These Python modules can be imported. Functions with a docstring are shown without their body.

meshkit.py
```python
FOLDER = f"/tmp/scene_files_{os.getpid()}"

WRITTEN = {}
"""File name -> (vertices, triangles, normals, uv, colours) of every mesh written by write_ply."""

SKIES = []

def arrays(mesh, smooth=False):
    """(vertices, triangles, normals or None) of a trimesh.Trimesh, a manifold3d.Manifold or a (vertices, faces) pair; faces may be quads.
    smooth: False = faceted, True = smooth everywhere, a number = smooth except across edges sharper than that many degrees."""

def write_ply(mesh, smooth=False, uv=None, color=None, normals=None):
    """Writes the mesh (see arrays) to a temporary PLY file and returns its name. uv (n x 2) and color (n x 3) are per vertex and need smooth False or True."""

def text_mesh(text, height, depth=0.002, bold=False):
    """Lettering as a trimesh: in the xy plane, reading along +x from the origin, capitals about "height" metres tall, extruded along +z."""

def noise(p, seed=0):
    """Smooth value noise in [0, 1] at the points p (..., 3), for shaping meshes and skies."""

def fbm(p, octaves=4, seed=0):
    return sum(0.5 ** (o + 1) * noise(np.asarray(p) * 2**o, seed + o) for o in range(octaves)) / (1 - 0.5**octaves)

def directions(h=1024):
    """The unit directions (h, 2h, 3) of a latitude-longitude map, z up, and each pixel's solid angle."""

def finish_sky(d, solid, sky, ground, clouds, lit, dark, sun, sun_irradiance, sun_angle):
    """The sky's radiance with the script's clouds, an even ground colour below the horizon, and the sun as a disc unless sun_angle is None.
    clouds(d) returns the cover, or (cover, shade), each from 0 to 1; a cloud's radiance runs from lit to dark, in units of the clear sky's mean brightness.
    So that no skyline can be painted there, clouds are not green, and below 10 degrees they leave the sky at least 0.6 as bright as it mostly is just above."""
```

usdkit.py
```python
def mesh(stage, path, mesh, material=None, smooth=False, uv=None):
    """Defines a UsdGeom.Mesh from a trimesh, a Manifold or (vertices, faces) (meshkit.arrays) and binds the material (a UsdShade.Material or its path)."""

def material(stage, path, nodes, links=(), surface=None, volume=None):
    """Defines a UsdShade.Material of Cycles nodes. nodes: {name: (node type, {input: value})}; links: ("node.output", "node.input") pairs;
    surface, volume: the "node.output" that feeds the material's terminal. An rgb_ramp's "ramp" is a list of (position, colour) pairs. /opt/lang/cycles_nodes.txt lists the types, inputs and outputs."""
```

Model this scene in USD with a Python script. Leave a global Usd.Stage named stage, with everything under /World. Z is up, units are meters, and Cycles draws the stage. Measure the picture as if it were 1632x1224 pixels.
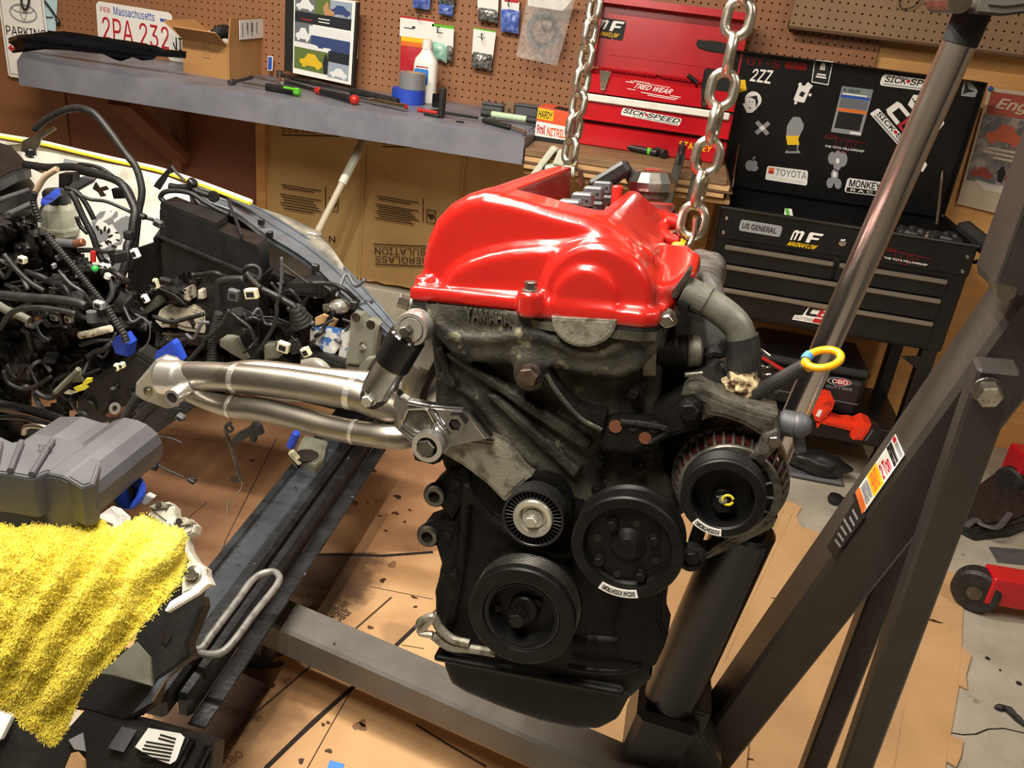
import math, random
import numpy as np
import trimesh
import usdkit, meshkit
from shapely.geometry import Polygon, LineString, Point, box as sbox
from shapely import affinity
from shapely.ops import unary_union
from pxr import Usd, UsdGeom, UsdLux, UsdShade, Gf, Sdf

random.seed(7)
RNG = np.random.default_rng(7)
stage = Usd.Stage.CreateInMemory()
UsdGeom.SetStageUpAxis(stage, UsdGeom.Tokens.z)
UsdGeom.SetStageMetersPerUnit(stage, 1.0)
UsdGeom.Xform.Define(stage, '/World')
UsdGeom.Scope.Define(stage, '/World/Looks')

# ------------------------------------------------------------------ camera, light, exposure
EXPOSURE = 2.72
FPX, CAMH = 1383.0, 1.40
_p, _r, _y = np.radians([24.78, -7.067, 8.232])
_f = np.array([-np.sin(_y) * np.cos(_p), np.cos(_y) * np.cos(_p), -np.sin(_p)])
_rt = np.array([np.cos(_y), np.sin(_y), 0.0]); _dn = np.cross(_f, _rt)
CM = np.array([np.cos(_r) * _rt + np.sin(_r) * _dn, -np.sin(_r) * _rt + np.cos(_r) * _dn, _f])
EYE = np.array([0, 0, CAMH])
cam = UsdGeom.Camera.Define(stage, '/World/camera')
cam.AddTransformOp().Set(Gf.Matrix4d(*CM[0], 0, *(-CM[1]), 0, *(-CM[2]), 0, *EYE, 1))
cam.CreateHorizontalApertureAttr(36.0); cam.CreateVerticalApertureAttr(27.0)
cam.CreateFocalLengthAttr(36.0 * FPX / 1632); cam.CreateClippingRangeAttr(Gf.Vec2f(0.05, 60))
cam.CreateExposureAttr(EXPOSURE)

def tube_light(name, loc, length, width, power, color, along='y'):
    l = UsdLux.RectLight.Define(stage, '/World/' + name)
    l.AddTranslateOp().Set(Gf.Vec3d(*loc))
    l.CreateWidthAttr(width if along == 'y' else length); l.CreateHeightAttr(length if along == 'y' else width)
    l.CreateIntensityAttr(power); l.CreateColorAttr(Gf.Vec3f(*color))

WARM = (1.0, 0.92, 0.80)
LAMP_X, LAMP_Y, LAMP_Z = -0.42, 0.55, 2.10
LAMPS = [(-0.53, 34.0), (-0.31, 34.0)]
for k, (lx, pw) in enumerate(LAMPS):
    tube_light('lamp_tube_light_%d' % k, (lx, LAMP_Y, LAMP_Z), 1.15, 0.035, pw, WARM)
tube_light('bench_lamp_light', (-1.1, 1.45, 2.5), 1.15, 0.10, 34.0, WARM, 'x')
tube_light('door_lamp_light', (1.5, 0.6, 2.6), 1.15, 0.10, 10.0, WARM)
amb = UsdLux.DomeLight.Define(stage, '/World/ambient'); amb.CreateIntensityAttr(0.0)

# ------------------------------------------------------------------ picture rays -> places in the room
def ray(q):
    return CM.T @ np.array([(q[0] - 816) / FPX, (q[1] - 612) / FPX, 1.0])
def wy(q, Y):
    d = ray(q); return EYE + d * (Y / d[1])
def wz(q, z):
    d = ray(q); return EYE + d * ((z - CAMH) / d[2])
def wx(q, x):
    d = ray(q); return EYE + d * (x / d[0])
def wd(q, dep):
    return EYE + ray(q) * dep
def wpl(q, P, n):
    d = ray(q); return EYE + d * (((np.asarray(P) - EYE) @ n) / (d @ n))
class Crop:
    def __init__(s, x0, y0, k): s.x0, s.y0, s.k = x0, y0, k
    def __call__(s, *pts):
        r = [(s.x0 + u / s.k, s.y0 + v / s.k) for u, v in pts]
        return r[0] if len(r) == 1 else r

# ------------------------------------------------------------------ materials
def S(h):
    h = h.lstrip('#'); c = np.array([int(h[i:i + 2], 16) for i in (0, 2, 4)]) / 255.0
    return tuple(np.where(c <= 0.04045, c / 12.92, ((c + 0.055) / 1.055) ** 2.4))
MATS = {}
def mat(name, col, rough=0.5, metal=0.0, col2=None, lo=0.4, hi=0.6, vs=20.0, detail=5.0, dist=0.0, bump=0.0, bs=300.0, spec=0.5, coat=0.0, rvar=0.0, stretch=None, col3=None, lo3=0.6, hi3=0.7, vs3=60.0, emit=0.0, alpha=None, trans=0.0, sheen=0.0, wave=None):
    c = S(col) if isinstance(col, str) else col
    pr = {"base_color": c, "roughness": rough, "metallic": metal, "specular_ior_level": spec}
    if coat: pr["coat_weight"] = coat; pr["coat_roughness"] = 0.08
    if trans: pr["transmission_weight"] = trans
    if sheen: pr["sheen_weight"] = sheen
    if emit: pr["emission_color"] = c; pr["emission_strength"] = emit
    N, L = {"p": ("principled_bsdf", pr)}, []
    N["g"] = ("geometry", {})
    src = "g.position"
    if stretch:
        N["m"] = ("mapping", {"scale": stretch}); L.append(("g.position", "m.vector")); src = "m.vector"
    if col2 is not None:
        c2 = S(col2) if isinstance(col2, str) else col2
        N["n"] = ("noise_texture", {"scale": vs, "detail": detail, "roughness": 0.6, "distortion": dist})
        N["r"] = ("rgb_ramp", {"ramp": [(lo, c), (hi, c2)]})
        L += [(src, "n.vector"), ("n.fac", "r.fac")]
        last = "r.color"
        if col3 is not None:
            N["n3"] = ("noise_texture", {"scale": vs3, "detail": 4.0, "roughness": 0.6})
            N["r3"] = ("rgb_ramp", {"ramp": [(lo3, (0, 0, 0)), (hi3, (1, 1, 1))]})
            N["x"] = ("mix", {"mix_type": "mix", "color2": S(col3) if isinstance(col3, str) else col3})
            L += [(src, "n3.vector"), ("n3.fac", "r3.fac"), ("r3.color", "x.fac"), ("r.color", "x.color1")]
            last = "x.color"
        L.append((last, "p.base_color"))
        if rvar:
            N["rr"] = ("map_range", {"from_min": lo, "from_max": hi, "to_min": rough, "to_max": rough + rvar})
            L += [("n.fac", "rr.value"), ("rr.result", "p.roughness")]
    if bump:
        N["bn"] = ("noise_texture", {"scale": bs, "detail": 3.0})
        N["b"] = ("bump", {"strength": min(1.0, bump), "distance": 0.002 if bump <= 1 else 0.002 * bump})
        L += [(src, "bn.vector"), ("bn.fac", "b.height"), ("b.normal", "p.normal")]
    if alpha is not None:
        N["t"] = ("transparent_bsdf", {}); N["mx"] = ("mix_closure", {"fac": alpha})
        L += [("t.BSDF", "mx.closure1"), ("p.BSDF", "mx.closure2")]
        MATS[name] = usdkit.material(stage, '/World/Looks/' + name, N, L, surface="mx.closure")
    else:
        MATS[name] = usdkit.material(stage, '/World/Looks/' + name, N, L, surface="p.BSDF")
    return MATS[name]

# ------------------------------------------------------------------ scene tree
USED = {}
def numbered(parent, name):
    k = USED.get((parent, name), 0); USED[(parent, name)] = k + 1
    return name if k == 0 else '%s_%03d' % (name, k)
def tagp(prim, label=None, cat=None, group=None, kind=None):
    for k, v in (('label', label), ('category', cat), ('group', group), ('kind', kind)):
        if v: prim.SetCustomDataByKey(k, v)
def arr(m):
    if isinstance(m, trimesh.Trimesh): return m
    if isinstance(m, (list,)): return trimesh.util.concatenate([arr(x) for x in m])
    return trimesh.Trimesh(np.asarray(m[0]), np.asarray(m[1]), process=False)
GROUPS = {'insulation_batt': 'kraft faced insulation batts under the bench', 'hardware_packet': 'packets hanging on the pegboard', 'license_plate': 'number plates on the pegboard', 'tape_roll': 'tape rolls on the bench', 'hoist_chain': 'chains holding the engine', 'cardboard_sheet': 'cardboard sheets on the floor', 'cardboard_scrap': 'torn cardboard scraps', 'peg_hook': 'empty peg hooks', 'clamp': 'clamps on the plywood edge', 'hose_coil': 'hose coils in the cart tray', 'oil_spot': 'spots on the concrete', 'floor_jack': 'red jacks on the floor'}
class Thing:
    def __init__(s, name, label, cat, base=(0, 0, 0), group=None, kind=None):
        s.path = '/World/' + numbered('', name); s.base = np.asarray(base, float)
        x = UsdGeom.Xform.Define(stage, s.path); x.AddTranslateOp().Set(Gf.Vec3d(*map(float, s.base)))
        s.prim = x.GetPrim(); tagp(s.prim, label, cat, group or GROUPS.get(name), kind)
    def part(s, name, m, material, label=None, smooth=False, under=None, kind=None):
        m = arr(m).copy(); m.apply_translation(-s.base)
        par = under or s.path
        path = par + '/' + numbered(par, name)
        p = usdkit.mesh(stage, path, m, MATS[material] if isinstance(material, str) else material, smooth)
        tagp(p.GetPrim(), label, None, None, kind)
        return path
    def group(s, name, label=None):
        path = s.path + '/' + numbered(s.path, name)
        x = UsdGeom.Xform.Define(stage, path); tagp(x.GetPrim(), label)
        return path
def single(name, m, material, label, cat, group=None, kind=None, smooth=False):
    path = '/World/' + numbered('', name)
    m = arr(m).copy(); b = np.array([m.bounds.mean(0)[0], m.bounds.mean(0)[1], m.bounds[0][2]])
    m.apply_translation(-b)
    p = usdkit.mesh(stage, path, m, MATS[material], smooth)
    p.AddTranslateOp().Set(Gf.Vec3d(*map(float, b)))
    tagp(p.GetPrim(), label, cat, group or GROUPS.get(name), kind)
    return path
def struct(name, m, material, label=None, smooth=False):
    path = '/World/' + numbered('', name)
    p = usdkit.mesh(stage, path, arr(m), MATS[material], smooth); tagp(p.GetPrim(), label, None, None, 'structure')
    return path

# ------------------------------------------------------------------ mesh makers
def frame(u, v):
    u = np.asarray(u, float); u = u / np.linalg.norm(u)
    v = np.asarray(v, float); v = v - u * (u @ v); v = v / np.linalg.norm(v)
    return u, v, np.cross(u, v)
def place(m, O, u, v, w=None):
    """maps mesh x,y,z to O + x u + y v + z w (unit vectors expected)"""
    m = arr(m).copy(); w = np.cross(u, v) if w is None else w
    m.vertices = np.asarray(O) + m.vertices @ np.array([u, v, w])
    if np.linalg.det(np.array([u, v, w])) < 0: m.invert()
    return m
def rbox(sx, sy, sz, b=0.003):
    hx, hy, hz = sx / 2, sy / 2, sz / 2; b = min(b, hx * .9, hy * .9, hz * .9)
    P = []
    for X in (-1, 1):
        for Y in (-1, 1):
            for Z in (-1, 1):
                P += [(X * (hx - b), Y * (hy - b), Z * hz), (X * (hx - b), Y * hy, Z * (hz - b)), (X * hx, Y * (hy - b), Z * (hz - b))]
    return trimesh.convex.convex_hull(np.array(P))
def boxat(lo, hi, b=0.003):
    lo, hi = np.minimum(lo, hi), np.maximum(lo, hi)
    m = rbox(*(hi - lo), b); m.apply_translation((lo + hi) / 2); return m
def beam(A, B, w, h, up=(0, 0, 1), b=0.003):
    A, B = np.asarray(A, float), np.asarray(B, float); L = np.linalg.norm(B - A)
    u, v, n = frame(B - A, up)
    return place(rbox(L, h, w, b), (A + B) / 2, u, v, n)
def hullpts(P): return trimesh.convex.convex_hull(np.asarray(P, float))
def spline(P, n=8, closed=False):
    P = np.asarray(P, float)
    if len(P) < 3 and not closed: return P
    Q = np.vstack([P[-1:], P, P[:2]]) if closed else np.vstack([2 * P[0] - P[1], P, 2 * P[-1] - P[-2]])
    out = []
    m = len(P) if closed else len(P) - 1
    for i in range(m):
        a, b, c, d = Q[i:i + 4]
        for t in np.linspace(0, 1, n, endpoint=False):
            out.append(0.5 * (2 * b + (c - a) * t + (2 * a - 5 * b + 4 * c - d) * t * t + (3 * b - a - 3 * c + d) * t ** 3))
    if not closed: out.append(P[-1])
    return np.array(out)
def tube(P, r, seg=10, closed=False, caps=True, flat=None, up=None):
    P = np.asarray(P, float); n = len(P); r = np.broadcast_to(np.asarray(r, float), (n,))
    T = (np.roll(P, -1, 0) - np.roll(P, 1, 0)) if closed else np.gradient(P, axis=0)
    T = T / np.maximum(np.linalg.norm(T, axis=1, keepdims=True), 1e-12)
    N = np.zeros_like(P); a = np.array([0, 0, 1.0]) if up is None else np.asarray(up, float)
    if abs(T[0] @ a) > 0.95 and up is None: a = np.array([1.0, 0, 0])
    N[0] = a - T[0] * (a @ T[0]); N[0] /= np.linalg.norm(N[0])
    for i in range(1, n):
        v = N[i - 1] - T[i] * (N[i - 1] @ T[i]); N[i] = v / max(np.linalg.norm(v), 1e-9)
    B = np.cross(T, N)
    ang = np.linspace(0, 2 * np.pi, seg, endpoint=False)
    if closed:  # spread the twist left over at the seam
        v = N[-1] - T[0] * (N[-1] @ T[0]); tw = math.atan2(v @ B[0], v @ N[0])
        offs = -tw * np.arange(n) / n
    else: offs = np.zeros(n)
    fx, fy = (1, 1) if flat is None else flat
    V = np.concatenate([P[i] + r[i] * (fx * np.cos(ang + offs[i])[:, None] * N[i] + fy * np.sin(ang + offs[i])[:, None] * B[i]) for i in range(n)])
    F = []
    for i in range(n if closed else n - 1):
        j = (i + 1) % n
        for k in range(seg):
            l = (k + 1) % seg
            F += [(i * seg + k, j * seg + k, j * seg + l), (i * seg + k, j * seg + l, i * seg + l)]
    if caps and not closed:
        V = np.vstack([V, P[0], P[-1]]); c0, c1 = len(V) - 2, len(V) - 1
        for k in range(seg):
            l = (k + 1) % seg
            F += [(c0, k, l), (c1, (n - 1) * seg + l, (n - 1) * seg + k)]
    m = trimesh.Trimesh(V, F, process=False)
    if m.volume < 0: m.invert()
    return m
def lathe(prof, seg=48, closed=False):
    """profile (r, h) turned about +z; h along z"""
    prof = np.asarray(prof, float); n = len(prof)
    a = np.linspace(0, 2 * np.pi, seg, endpoint=False)
    V = np.concatenate([np.stack([r * np.cos(a), r * np.sin(a), np.full(seg, h)], 1) for r, h in prof])
    F = []
    for i in range(n if closed else n - 1):
        j = (i + 1) % n
        for k in range(seg):
            l = (k + 1) % seg
            F += [(i * seg + k, i * seg + l, j * seg + l), (i * seg + k, j * seg + l, j * seg + k)]
    m = trimesh.Trimesh(V, F, process=True); m.remove_unreferenced_vertices()
    m.update_faces(m.nondegenerate_faces())
    if m.volume < 0: m.invert()
    return m
def cyl(A, B, r, seg=20, b=0.0, r2=None):
    A, B = np.asarray(A, float), np.asarray(B, float); L = np.linalg.norm(B - A); r2 = r if r2 is None else r2
    prof = [(0, 0), (r - b, 0), (r, b), (r2, L - b), (r2 - b, L), (0, L)] if b else [(0, 0), (r, 0), (r2, L), (0, L)]
    u, v, w = frame(B - A, (0.31, 0.2, 0.93) if abs((B - A)[2]) < 0.9 * L else (1, 0.1, 0))
    return place(lathe(prof, seg), A, v, w, u)
def lathe_at(prof, O, axis, seg=48):
    u, v, w = frame(axis, (0.31, 0.2, 0.93) if abs(axis[2]) < 0.9 else (1, 0.1, 0))
    return place(lathe(prof, seg), O, v, w, u)
def prism(poly, d, b=0.0):
    """2-D polygon (or its points) extruded 0..d along z, with an optional chamfer of the far face"""
    poly = poly if hasattr(poly, 'geom_type') else Polygon(poly)
    if not poly.is_valid: poly = poly.buffer(0)
    out = []
    for g in getattr(poly, 'geoms', [poly]):
        if g.area < 1e-9: continue
        if b:
            out.append(trimesh.creation.extrude_polygon(g, d - b, engine='earcut'))
            for k in (0.35, 0.7, 1.0):
                q = g.buffer(-b * (1 - math.sqrt(1 - k * k)) if k < 1 else -b)
                for h in getattr(q, 'geoms', [q]):
                    if h.area > 1e-9: out.append(trimesh.creation.extrude_polygon(h, d - b + b * k, engine='earcut'))
        else: out.append(trimesh.creation.extrude_polygon(g, d, engine='earcut'))
    return trimesh.util.concatenate(out)
def trace(pts, fn, n, d, b=0.0, back=True, holes=()):
    """picture outline put on a plane by fn, given thickness d along n (pointing away from the viewer if back)"""
    P = np.array([fn(q) for q in pts]); O = P[0]; n = np.asarray(n, float) / np.linalg.norm(n)
    u, v, _ = frame(np.cross(n, [0.12, 0.99, 0.3]) if abs(n[1]) < 0.8 else np.array([1.0, 0, 0]) - n * n[0], [0, 0, 1.0] if abs(n[2]) < 0.9 else [0, 1.0, 0])
    u = u - n * (u @ n); u /= np.linalg.norm(u); v = np.cross(n, u)
    pl = Polygon([((p - O) @ u, (p - O) @ v) for p in P], [[((fn(q) - O) @ u, (fn(q) - O) @ v) for q in h] for h in holes])
    m = prism(pl, d, b)      # near face at z = d after flip
    m.vertices[:, 2] = d - m.vertices[:, 2]; m.invert()
    return place(m, O, u, v, n)
def txt(text, bold=True):
    m = meshkit.text_mesh(text, 1.0, 1.0, bold=bold); b = m.bounds
    m.vertices = (m.vertices - b[0]) / (b[1] - b[0]); return m
def patch(c):
    """four corners tl, tr, br, bl -> f(points in the unit square, height) """
    tl, tr, br, bl = [np.asarray(x, float) for x in c]
    n = np.cross(tr - bl, tl - br); n /= np.linalg.norm(n)
    if n @ (EYE - tl) < 0: n = -n
    def f(V):
        u, v, h = V[:, :1], V[:, 1:2], V[:, 2:3]
        return (bl * (1 - u) + br * u) * (1 - v) + (tl * (1 - u) + tr * u) * v + n * h
    return f
def onpatch(m, c, rect=(0, 0, 1, 1), h=(0.0004, 0.0008), shear=0.0, flip=False):
    m = arr(m).copy(); V = m.vertices.copy()
    if flip: V[:, :2] = 1 - V[:, :2]
    V[:, 0] += shear * (V[:, 1] - .5)
    V[:, 0] = rect[0] + (rect[2] - rect[0]) * V[:, 0]; V[:, 1] = rect[1] + (rect[3] - rect[1]) * V[:, 1]
    V[:, 2] = h[0] + (h[1] - h[0]) * V[:, 2]
    m.vertices = patch(c)(V)
    return m
def rrect(r=0.12, asp=1.0):
    g = sbox(r, r * asp, 1 - r, 1 - r * asp)
    return prism(affinity.scale(affinity.scale(g, 1, 1 / asp, origin=(0, 0)).buffer(r, quad_segs=4), 1, asp, origin=(0, 0)), 1.0)
UNIT = prism(sbox(0, 0, 1, 1), 1.0)
def surfnets(v, lo, h):
    s = v < 0; nx, ny, nz = v.shape
    c = [(i, j, k) for i in (0, 1) for j in (0, 1) for k in (0, 1)]
    sl = lambda o: tuple(slice(o[d], v.shape[d] - 1 + o[d]) for d in range(3))
    acc = np.zeros((nx - 1, ny - 1, nz - 1, 3)); cnt = np.zeros((nx - 1, ny - 1, nz - 1))
    for a in c:
        for d in range(3):
            if a[d] == 0:
                b = list(a); b[d] = 1; b = tuple(b)
                va, vb = v[sl(a)], v[sl(b)]; mk = s[sl(a)] != s[sl(b)]
                t = np.where(mk, va / np.where(mk, va - vb, 1), 0)
                for e in range(3):
                    acc[..., e] += np.where(mk, a[e] + t * (b[e] - a[e]), 0)
                cnt += mk
    act = cnt > 0; idx = np.full(act.shape, -1); idx[act] = np.arange(act.sum())
    V = (acc[act] / cnt[act][:, None] + np.argwhere(act)) * h + lo
    F = []
    for d in range(3):
        e, g = [(1, 2), (2, 0), (0, 1)][d]
        A = np.take(s, range(0, v.shape[d] - 1), d); B = np.take(s, range(1, v.shape[d]), d)
        w = np.argwhere(A != B)
        w = w[(w[:, e] > 0) & (w[:, e] < v.shape[e] - 1) & (w[:, g] > 0) & (w[:, g] < v.shape[g] - 1)]
        ins = A[tuple(w.T)]
        def at(de, dg):
            q = w.copy(); q[:, e] += de; q[:, g] += dg; return idx[tuple(q.T)]
        q = np.stack([at(-1, -1), at(0, -1), at(0, 0), at(-1, 0)], 1)
        q[~ins] = q[~ins][:, ::-1]
        F.append(q)
    F = np.vstack(F); F = np.vstack([F[:, [0, 1, 2]], F[:, [0, 2, 3]]])
    return trimesh.Trimesh(V, F, process=False)
def sd_poly(X, Z, P):
    P = np.asarray(P, float); d = np.full(X.shape, 1e9); ins = np.zeros(X.shape, bool)
    for i in range(len(P)):
        a, b = P[i], P[(i + 1) % len(P)]; e = b - a
        wx_, wz_ = X - a[0], Z - a[1]; t = np.clip((wx_ * e[0] + wz_ * e[1]) / (e @ e + 1e-18), 0, 1)
        d = np.minimum(d, (wx_ - e[0] * t) ** 2 + (wz_ - e[1] * t) ** 2)
        if a[1] != b[1]:
            cr = ((a[1] > Z) != (b[1] > Z)) & (X < (b[0] - a[0]) * (Z - a[1]) / (b[1] - a[1]) + a[0]); ins ^= cr
    return np.where(ins, -1, 1) * np.sqrt(d)
def smin(a, b, k):
    h = np.maximum(k - np.abs(a - b), 0) / k; return np.minimum(a, b) - h * h * k / 4
def smax(a, b, k): return -smin(-a, -b, k)
def ext(d2, w, r=0.004):
    """rounded intersection of a 2-D distance and a slab distance"""
    a, b = d2 + r, w + r
    return np.minimum(np.maximum(a, b), 0) + np.hypot(np.maximum(a, 0), np.maximum(b, 0)) - r
class Grid:
    def __init__(s, lo, hi, h):
        s.lo, s.h = np.asarray(lo, float), h; n = np.ceil((np.asarray(hi) - s.lo) / h).astype(int) + 1
        s.X, s.Y, s.Z = np.meshgrid(*[s.lo[d] + h * np.arange(n[d]) for d in range(3)], indexing='ij')
    def polyxz(s, P, y0, y1, r=0.004):
        d2 = sd_poly(s.X[:, :1, :], s.Z[:, :1, :], P); return ext(np.broadcast_to(d2, s.X.shape), np.abs(s.Y - (y0 + y1) / 2) - (y1 - y0) / 2, r)
    def polyxy(s, P, z0, z1, r=0.004):
        d2 = sd_poly(s.X[:, :, :1], s.Y[:, :, :1], P); return ext(np.broadcast_to(d2, s.X.shape), np.abs(s.Z - (z0 + z1) / 2) - (z1 - z0) / 2, r)
    def box(s, lo, hi, r=0.004):
        q = [np.abs(A - (lo[i] + hi[i]) / 2) - (hi[i] - lo[i]) / 2 + r for i, A in enumerate((s.X, s.Y, s.Z))]
        return np.sqrt(sum(np.maximum(a, 0) ** 2 for a in q)) + np.minimum(np.maximum(np.maximum(q[0], q[1]), q[2]), 0) - r
    def cyly(s, x, z, rad, y0, y1, r=0.004):
        return ext(np.hypot(s.X - x, s.Z - z) - rad, np.abs(s.Y - (y0 + y1) / 2) - (y1 - y0) / 2, r)
    def cylz(s, x, y, rad, z0, z1, r=0.004):
        return ext(np.hypot(s.X - x, s.Y - y) - rad, np.abs(s.Z - (z0 + z1) / 2) - (z1 - z0) / 2, r)
    def cap(s, A, B, ra, rb=None):
        A, B = np.asarray(A, float), np.asarray(B, float); e = B - A; rb = ra if rb is None else rb
        p = [s.X - A[0], s.Y - A[1], s.Z - A[2]]; t = np.clip(sum(p[i] * e[i] for i in range(3)) / (e @ e), 0, 1)
        return np.sqrt(sum((p[i] - t * e[i]) ** 2 for i in range(3))) - (ra + (rb - ra) * t)
    def path(s, P, r):
        d = s.cap(P[0], P[1], r)
        for a, b in zip(P[1:-1], P[2:]): d = np.minimum(d, s.cap(a, b, r))
        return d
    def mesh(s, v): return surfnets(v, s.lo, s.h)
def hexbolt(O, axis, af, h, flange=0.0, fh=0.003, seg=6):
    """head sits on O, grows along axis; af = across flats"""
    u, v, w = frame(axis, (0.2, 0.35, 0.9) if abs(np.asarray(axis)[2]) < .8 else (1, .2, 0)); r = af / math.sqrt(3)
    ms = []
    if flange: ms.append(place(lathe([(0, 0), (flange, 0), (flange * .98, fh * .5), (af * .5, fh), (0, fh)], 24), O, v, w, u))
    hx = lathe([(0, 0), (r, 0), (r, h * .88), (r * .88, h), (0, h)], 6)
    ms.append(place(hx, np.asarray(O) + u * (fh if flange else 0), v, w, u))
    return ms
A1 = Crop(0, 0, 3.6); A2 = Crop(400, 0, 3.6); A3 = Crop(800, 0, 3.6); A4 = Crop(1140, 0, 3.309); A5 = Crop(0, 200, 4.62); A6 = Crop(0, 420, 4.62)
A7 = Crop(300, 300, 4.08); A8 = Crop(0, 600, 3.6); B1 = Crop(0, 880, 3.558); B2 = Crop(350, 850, 3.273); B3 = Crop(620, 240, 3.222); B4 = Crop(620, 580, 3.6)
B5 = Crop(640, 820, 3.308); B6 = Crop(950, 560, 3.4); B7 = Crop(1120, 300, 3.1875); B8 = Crop(980, 800, 2.503); C1 = Crop(0, 0, 5.44); C2 = Crop(400, 150, 5.44)
C8 = Crop(680, 0, 5.44); C4 = Crop(1400, 100, 7.034); C5 = Crop(1400, 330, 7.034); C6 = Crop(1350, 500, 5.787); C7 = Crop(1130, 280, 8.16); D1 = Crop(1260, 560, 4.387)
D2 = Crop(1400, 0, 7.034); D3 = Crop(1150, 480, 6.512); D4 = Crop(950, 380, 5.44); D5 = Crop(560, 470, 6.8); D6 = Crop(200, 540, 3.548); D7 = Crop(860, 250, 6.277)
E1 = Crop(0, 220, 6.8); E2 = Crop(200, 260, 6.8); E3 = Crop(0, 380, 6.8); E4 = Crop(220, 420, 6.8); E5 = Crop(420, 450, 6.8); E6 = Crop(0, 540, 6.8); E7 = Crop(180, 640, 5.1)
E8 = Crop(420, 660, 5.829); F1 = Crop(360, 80, 5.44); F2 = Crop(580, 60, 5.829); F3 = Crop(800, 150, 4.295); F4 = Crop(440, 0, 5.829); F6 = Crop(0, 1080, 4.8)
F7 = Crop(1170, 80, 7.65); F8 = Crop(1300, 100, 5.563)
X3, Y3, Z3 = np.eye(3)

# ------------------------------------------------------------------ materials used all over
mat('concrete', '#b0a798', 0.85, col2='#989080', lo=.35, hi=.65, vs=5, bump=.5, bs=120, col3='#55514b', lo3=.66, hi3=.74, vs3=11)
mat('cardboard', '#c09a70', 0.8, col2='#a67f56', lo=.38, hi=.64, vs=5, bump=.25, bs=90, col3='#6b4a2e', lo3=.68, hi3=.72, vs3=16)
mat('cardboard_clean', '#c59d70', 0.8, col2='#b58d61', lo=.35, hi=.65, vs=3, bump=.2, bs=60)
def stained(name, base, col2, centers, dark):
    """cardboard with soaked oil marks at fixed places on it"""
    N = {"g": ("geometry", {}), "n": ("noise_texture", {"scale": 5.0, "detail": 5.0}), "r": ("rgb_ramp", {"ramp": [(.38, S(base)), (.64, S(col2))]}), "w": ("noise_texture", {"scale": 9.0, "detail": 5.0, "roughness": .62}),
         "ws": ("vector_math", {"math_type": "scale", "scale": .16}), "wa": ("vector_math", {"math_type": "add"}), "p": ("principled_bsdf", {"roughness": .72}), "bn": ("noise_texture", {"scale": 90.0}), "b": ("bump", {"strength": .25, "distance": .002})}
    L = [("g.position", "n.vector"), ("n.fac", "r.fac"), ("g.position", "w.vector"), ("w.color", "ws.vector1"), ("g.position", "wa.vector1"), ("ws.vector", "wa.vector2"), ("g.position", "bn.vector"), ("bn.fac", "b.height"), ("b.normal", "p.normal")]
    last = "r.color"
    for k, (c, r, soft, amt) in enumerate(centers):
        N["d%d" % k] = ("vector_math", {"math_type": "distance", "vector2": (c[0] + .08, c[1] + .08, c[2] + .08)}); N["m%d" % k] = ("map_range", {"from_min": r, "from_max": r * soft, "to_min": 0.0, "to_max": amt, "clamp": True}); N["x%d" % k] = ("mix", {"mix_type": "mix", "color2": S(dark)})
        L += [("wa.vector", "d%d.vector1" % k), ("d%d.value" % k, "m%d.value" % k), ("m%d.result" % k, "x%d.fac" % k), (last, "x%d.color1" % k)]; last = "x%d.color" % k
    MATS[name] = usdkit.material(stage, '/World/Looks/' + name, N, L + [(last, "p.base_color")], surface="p.BSDF")
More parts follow.
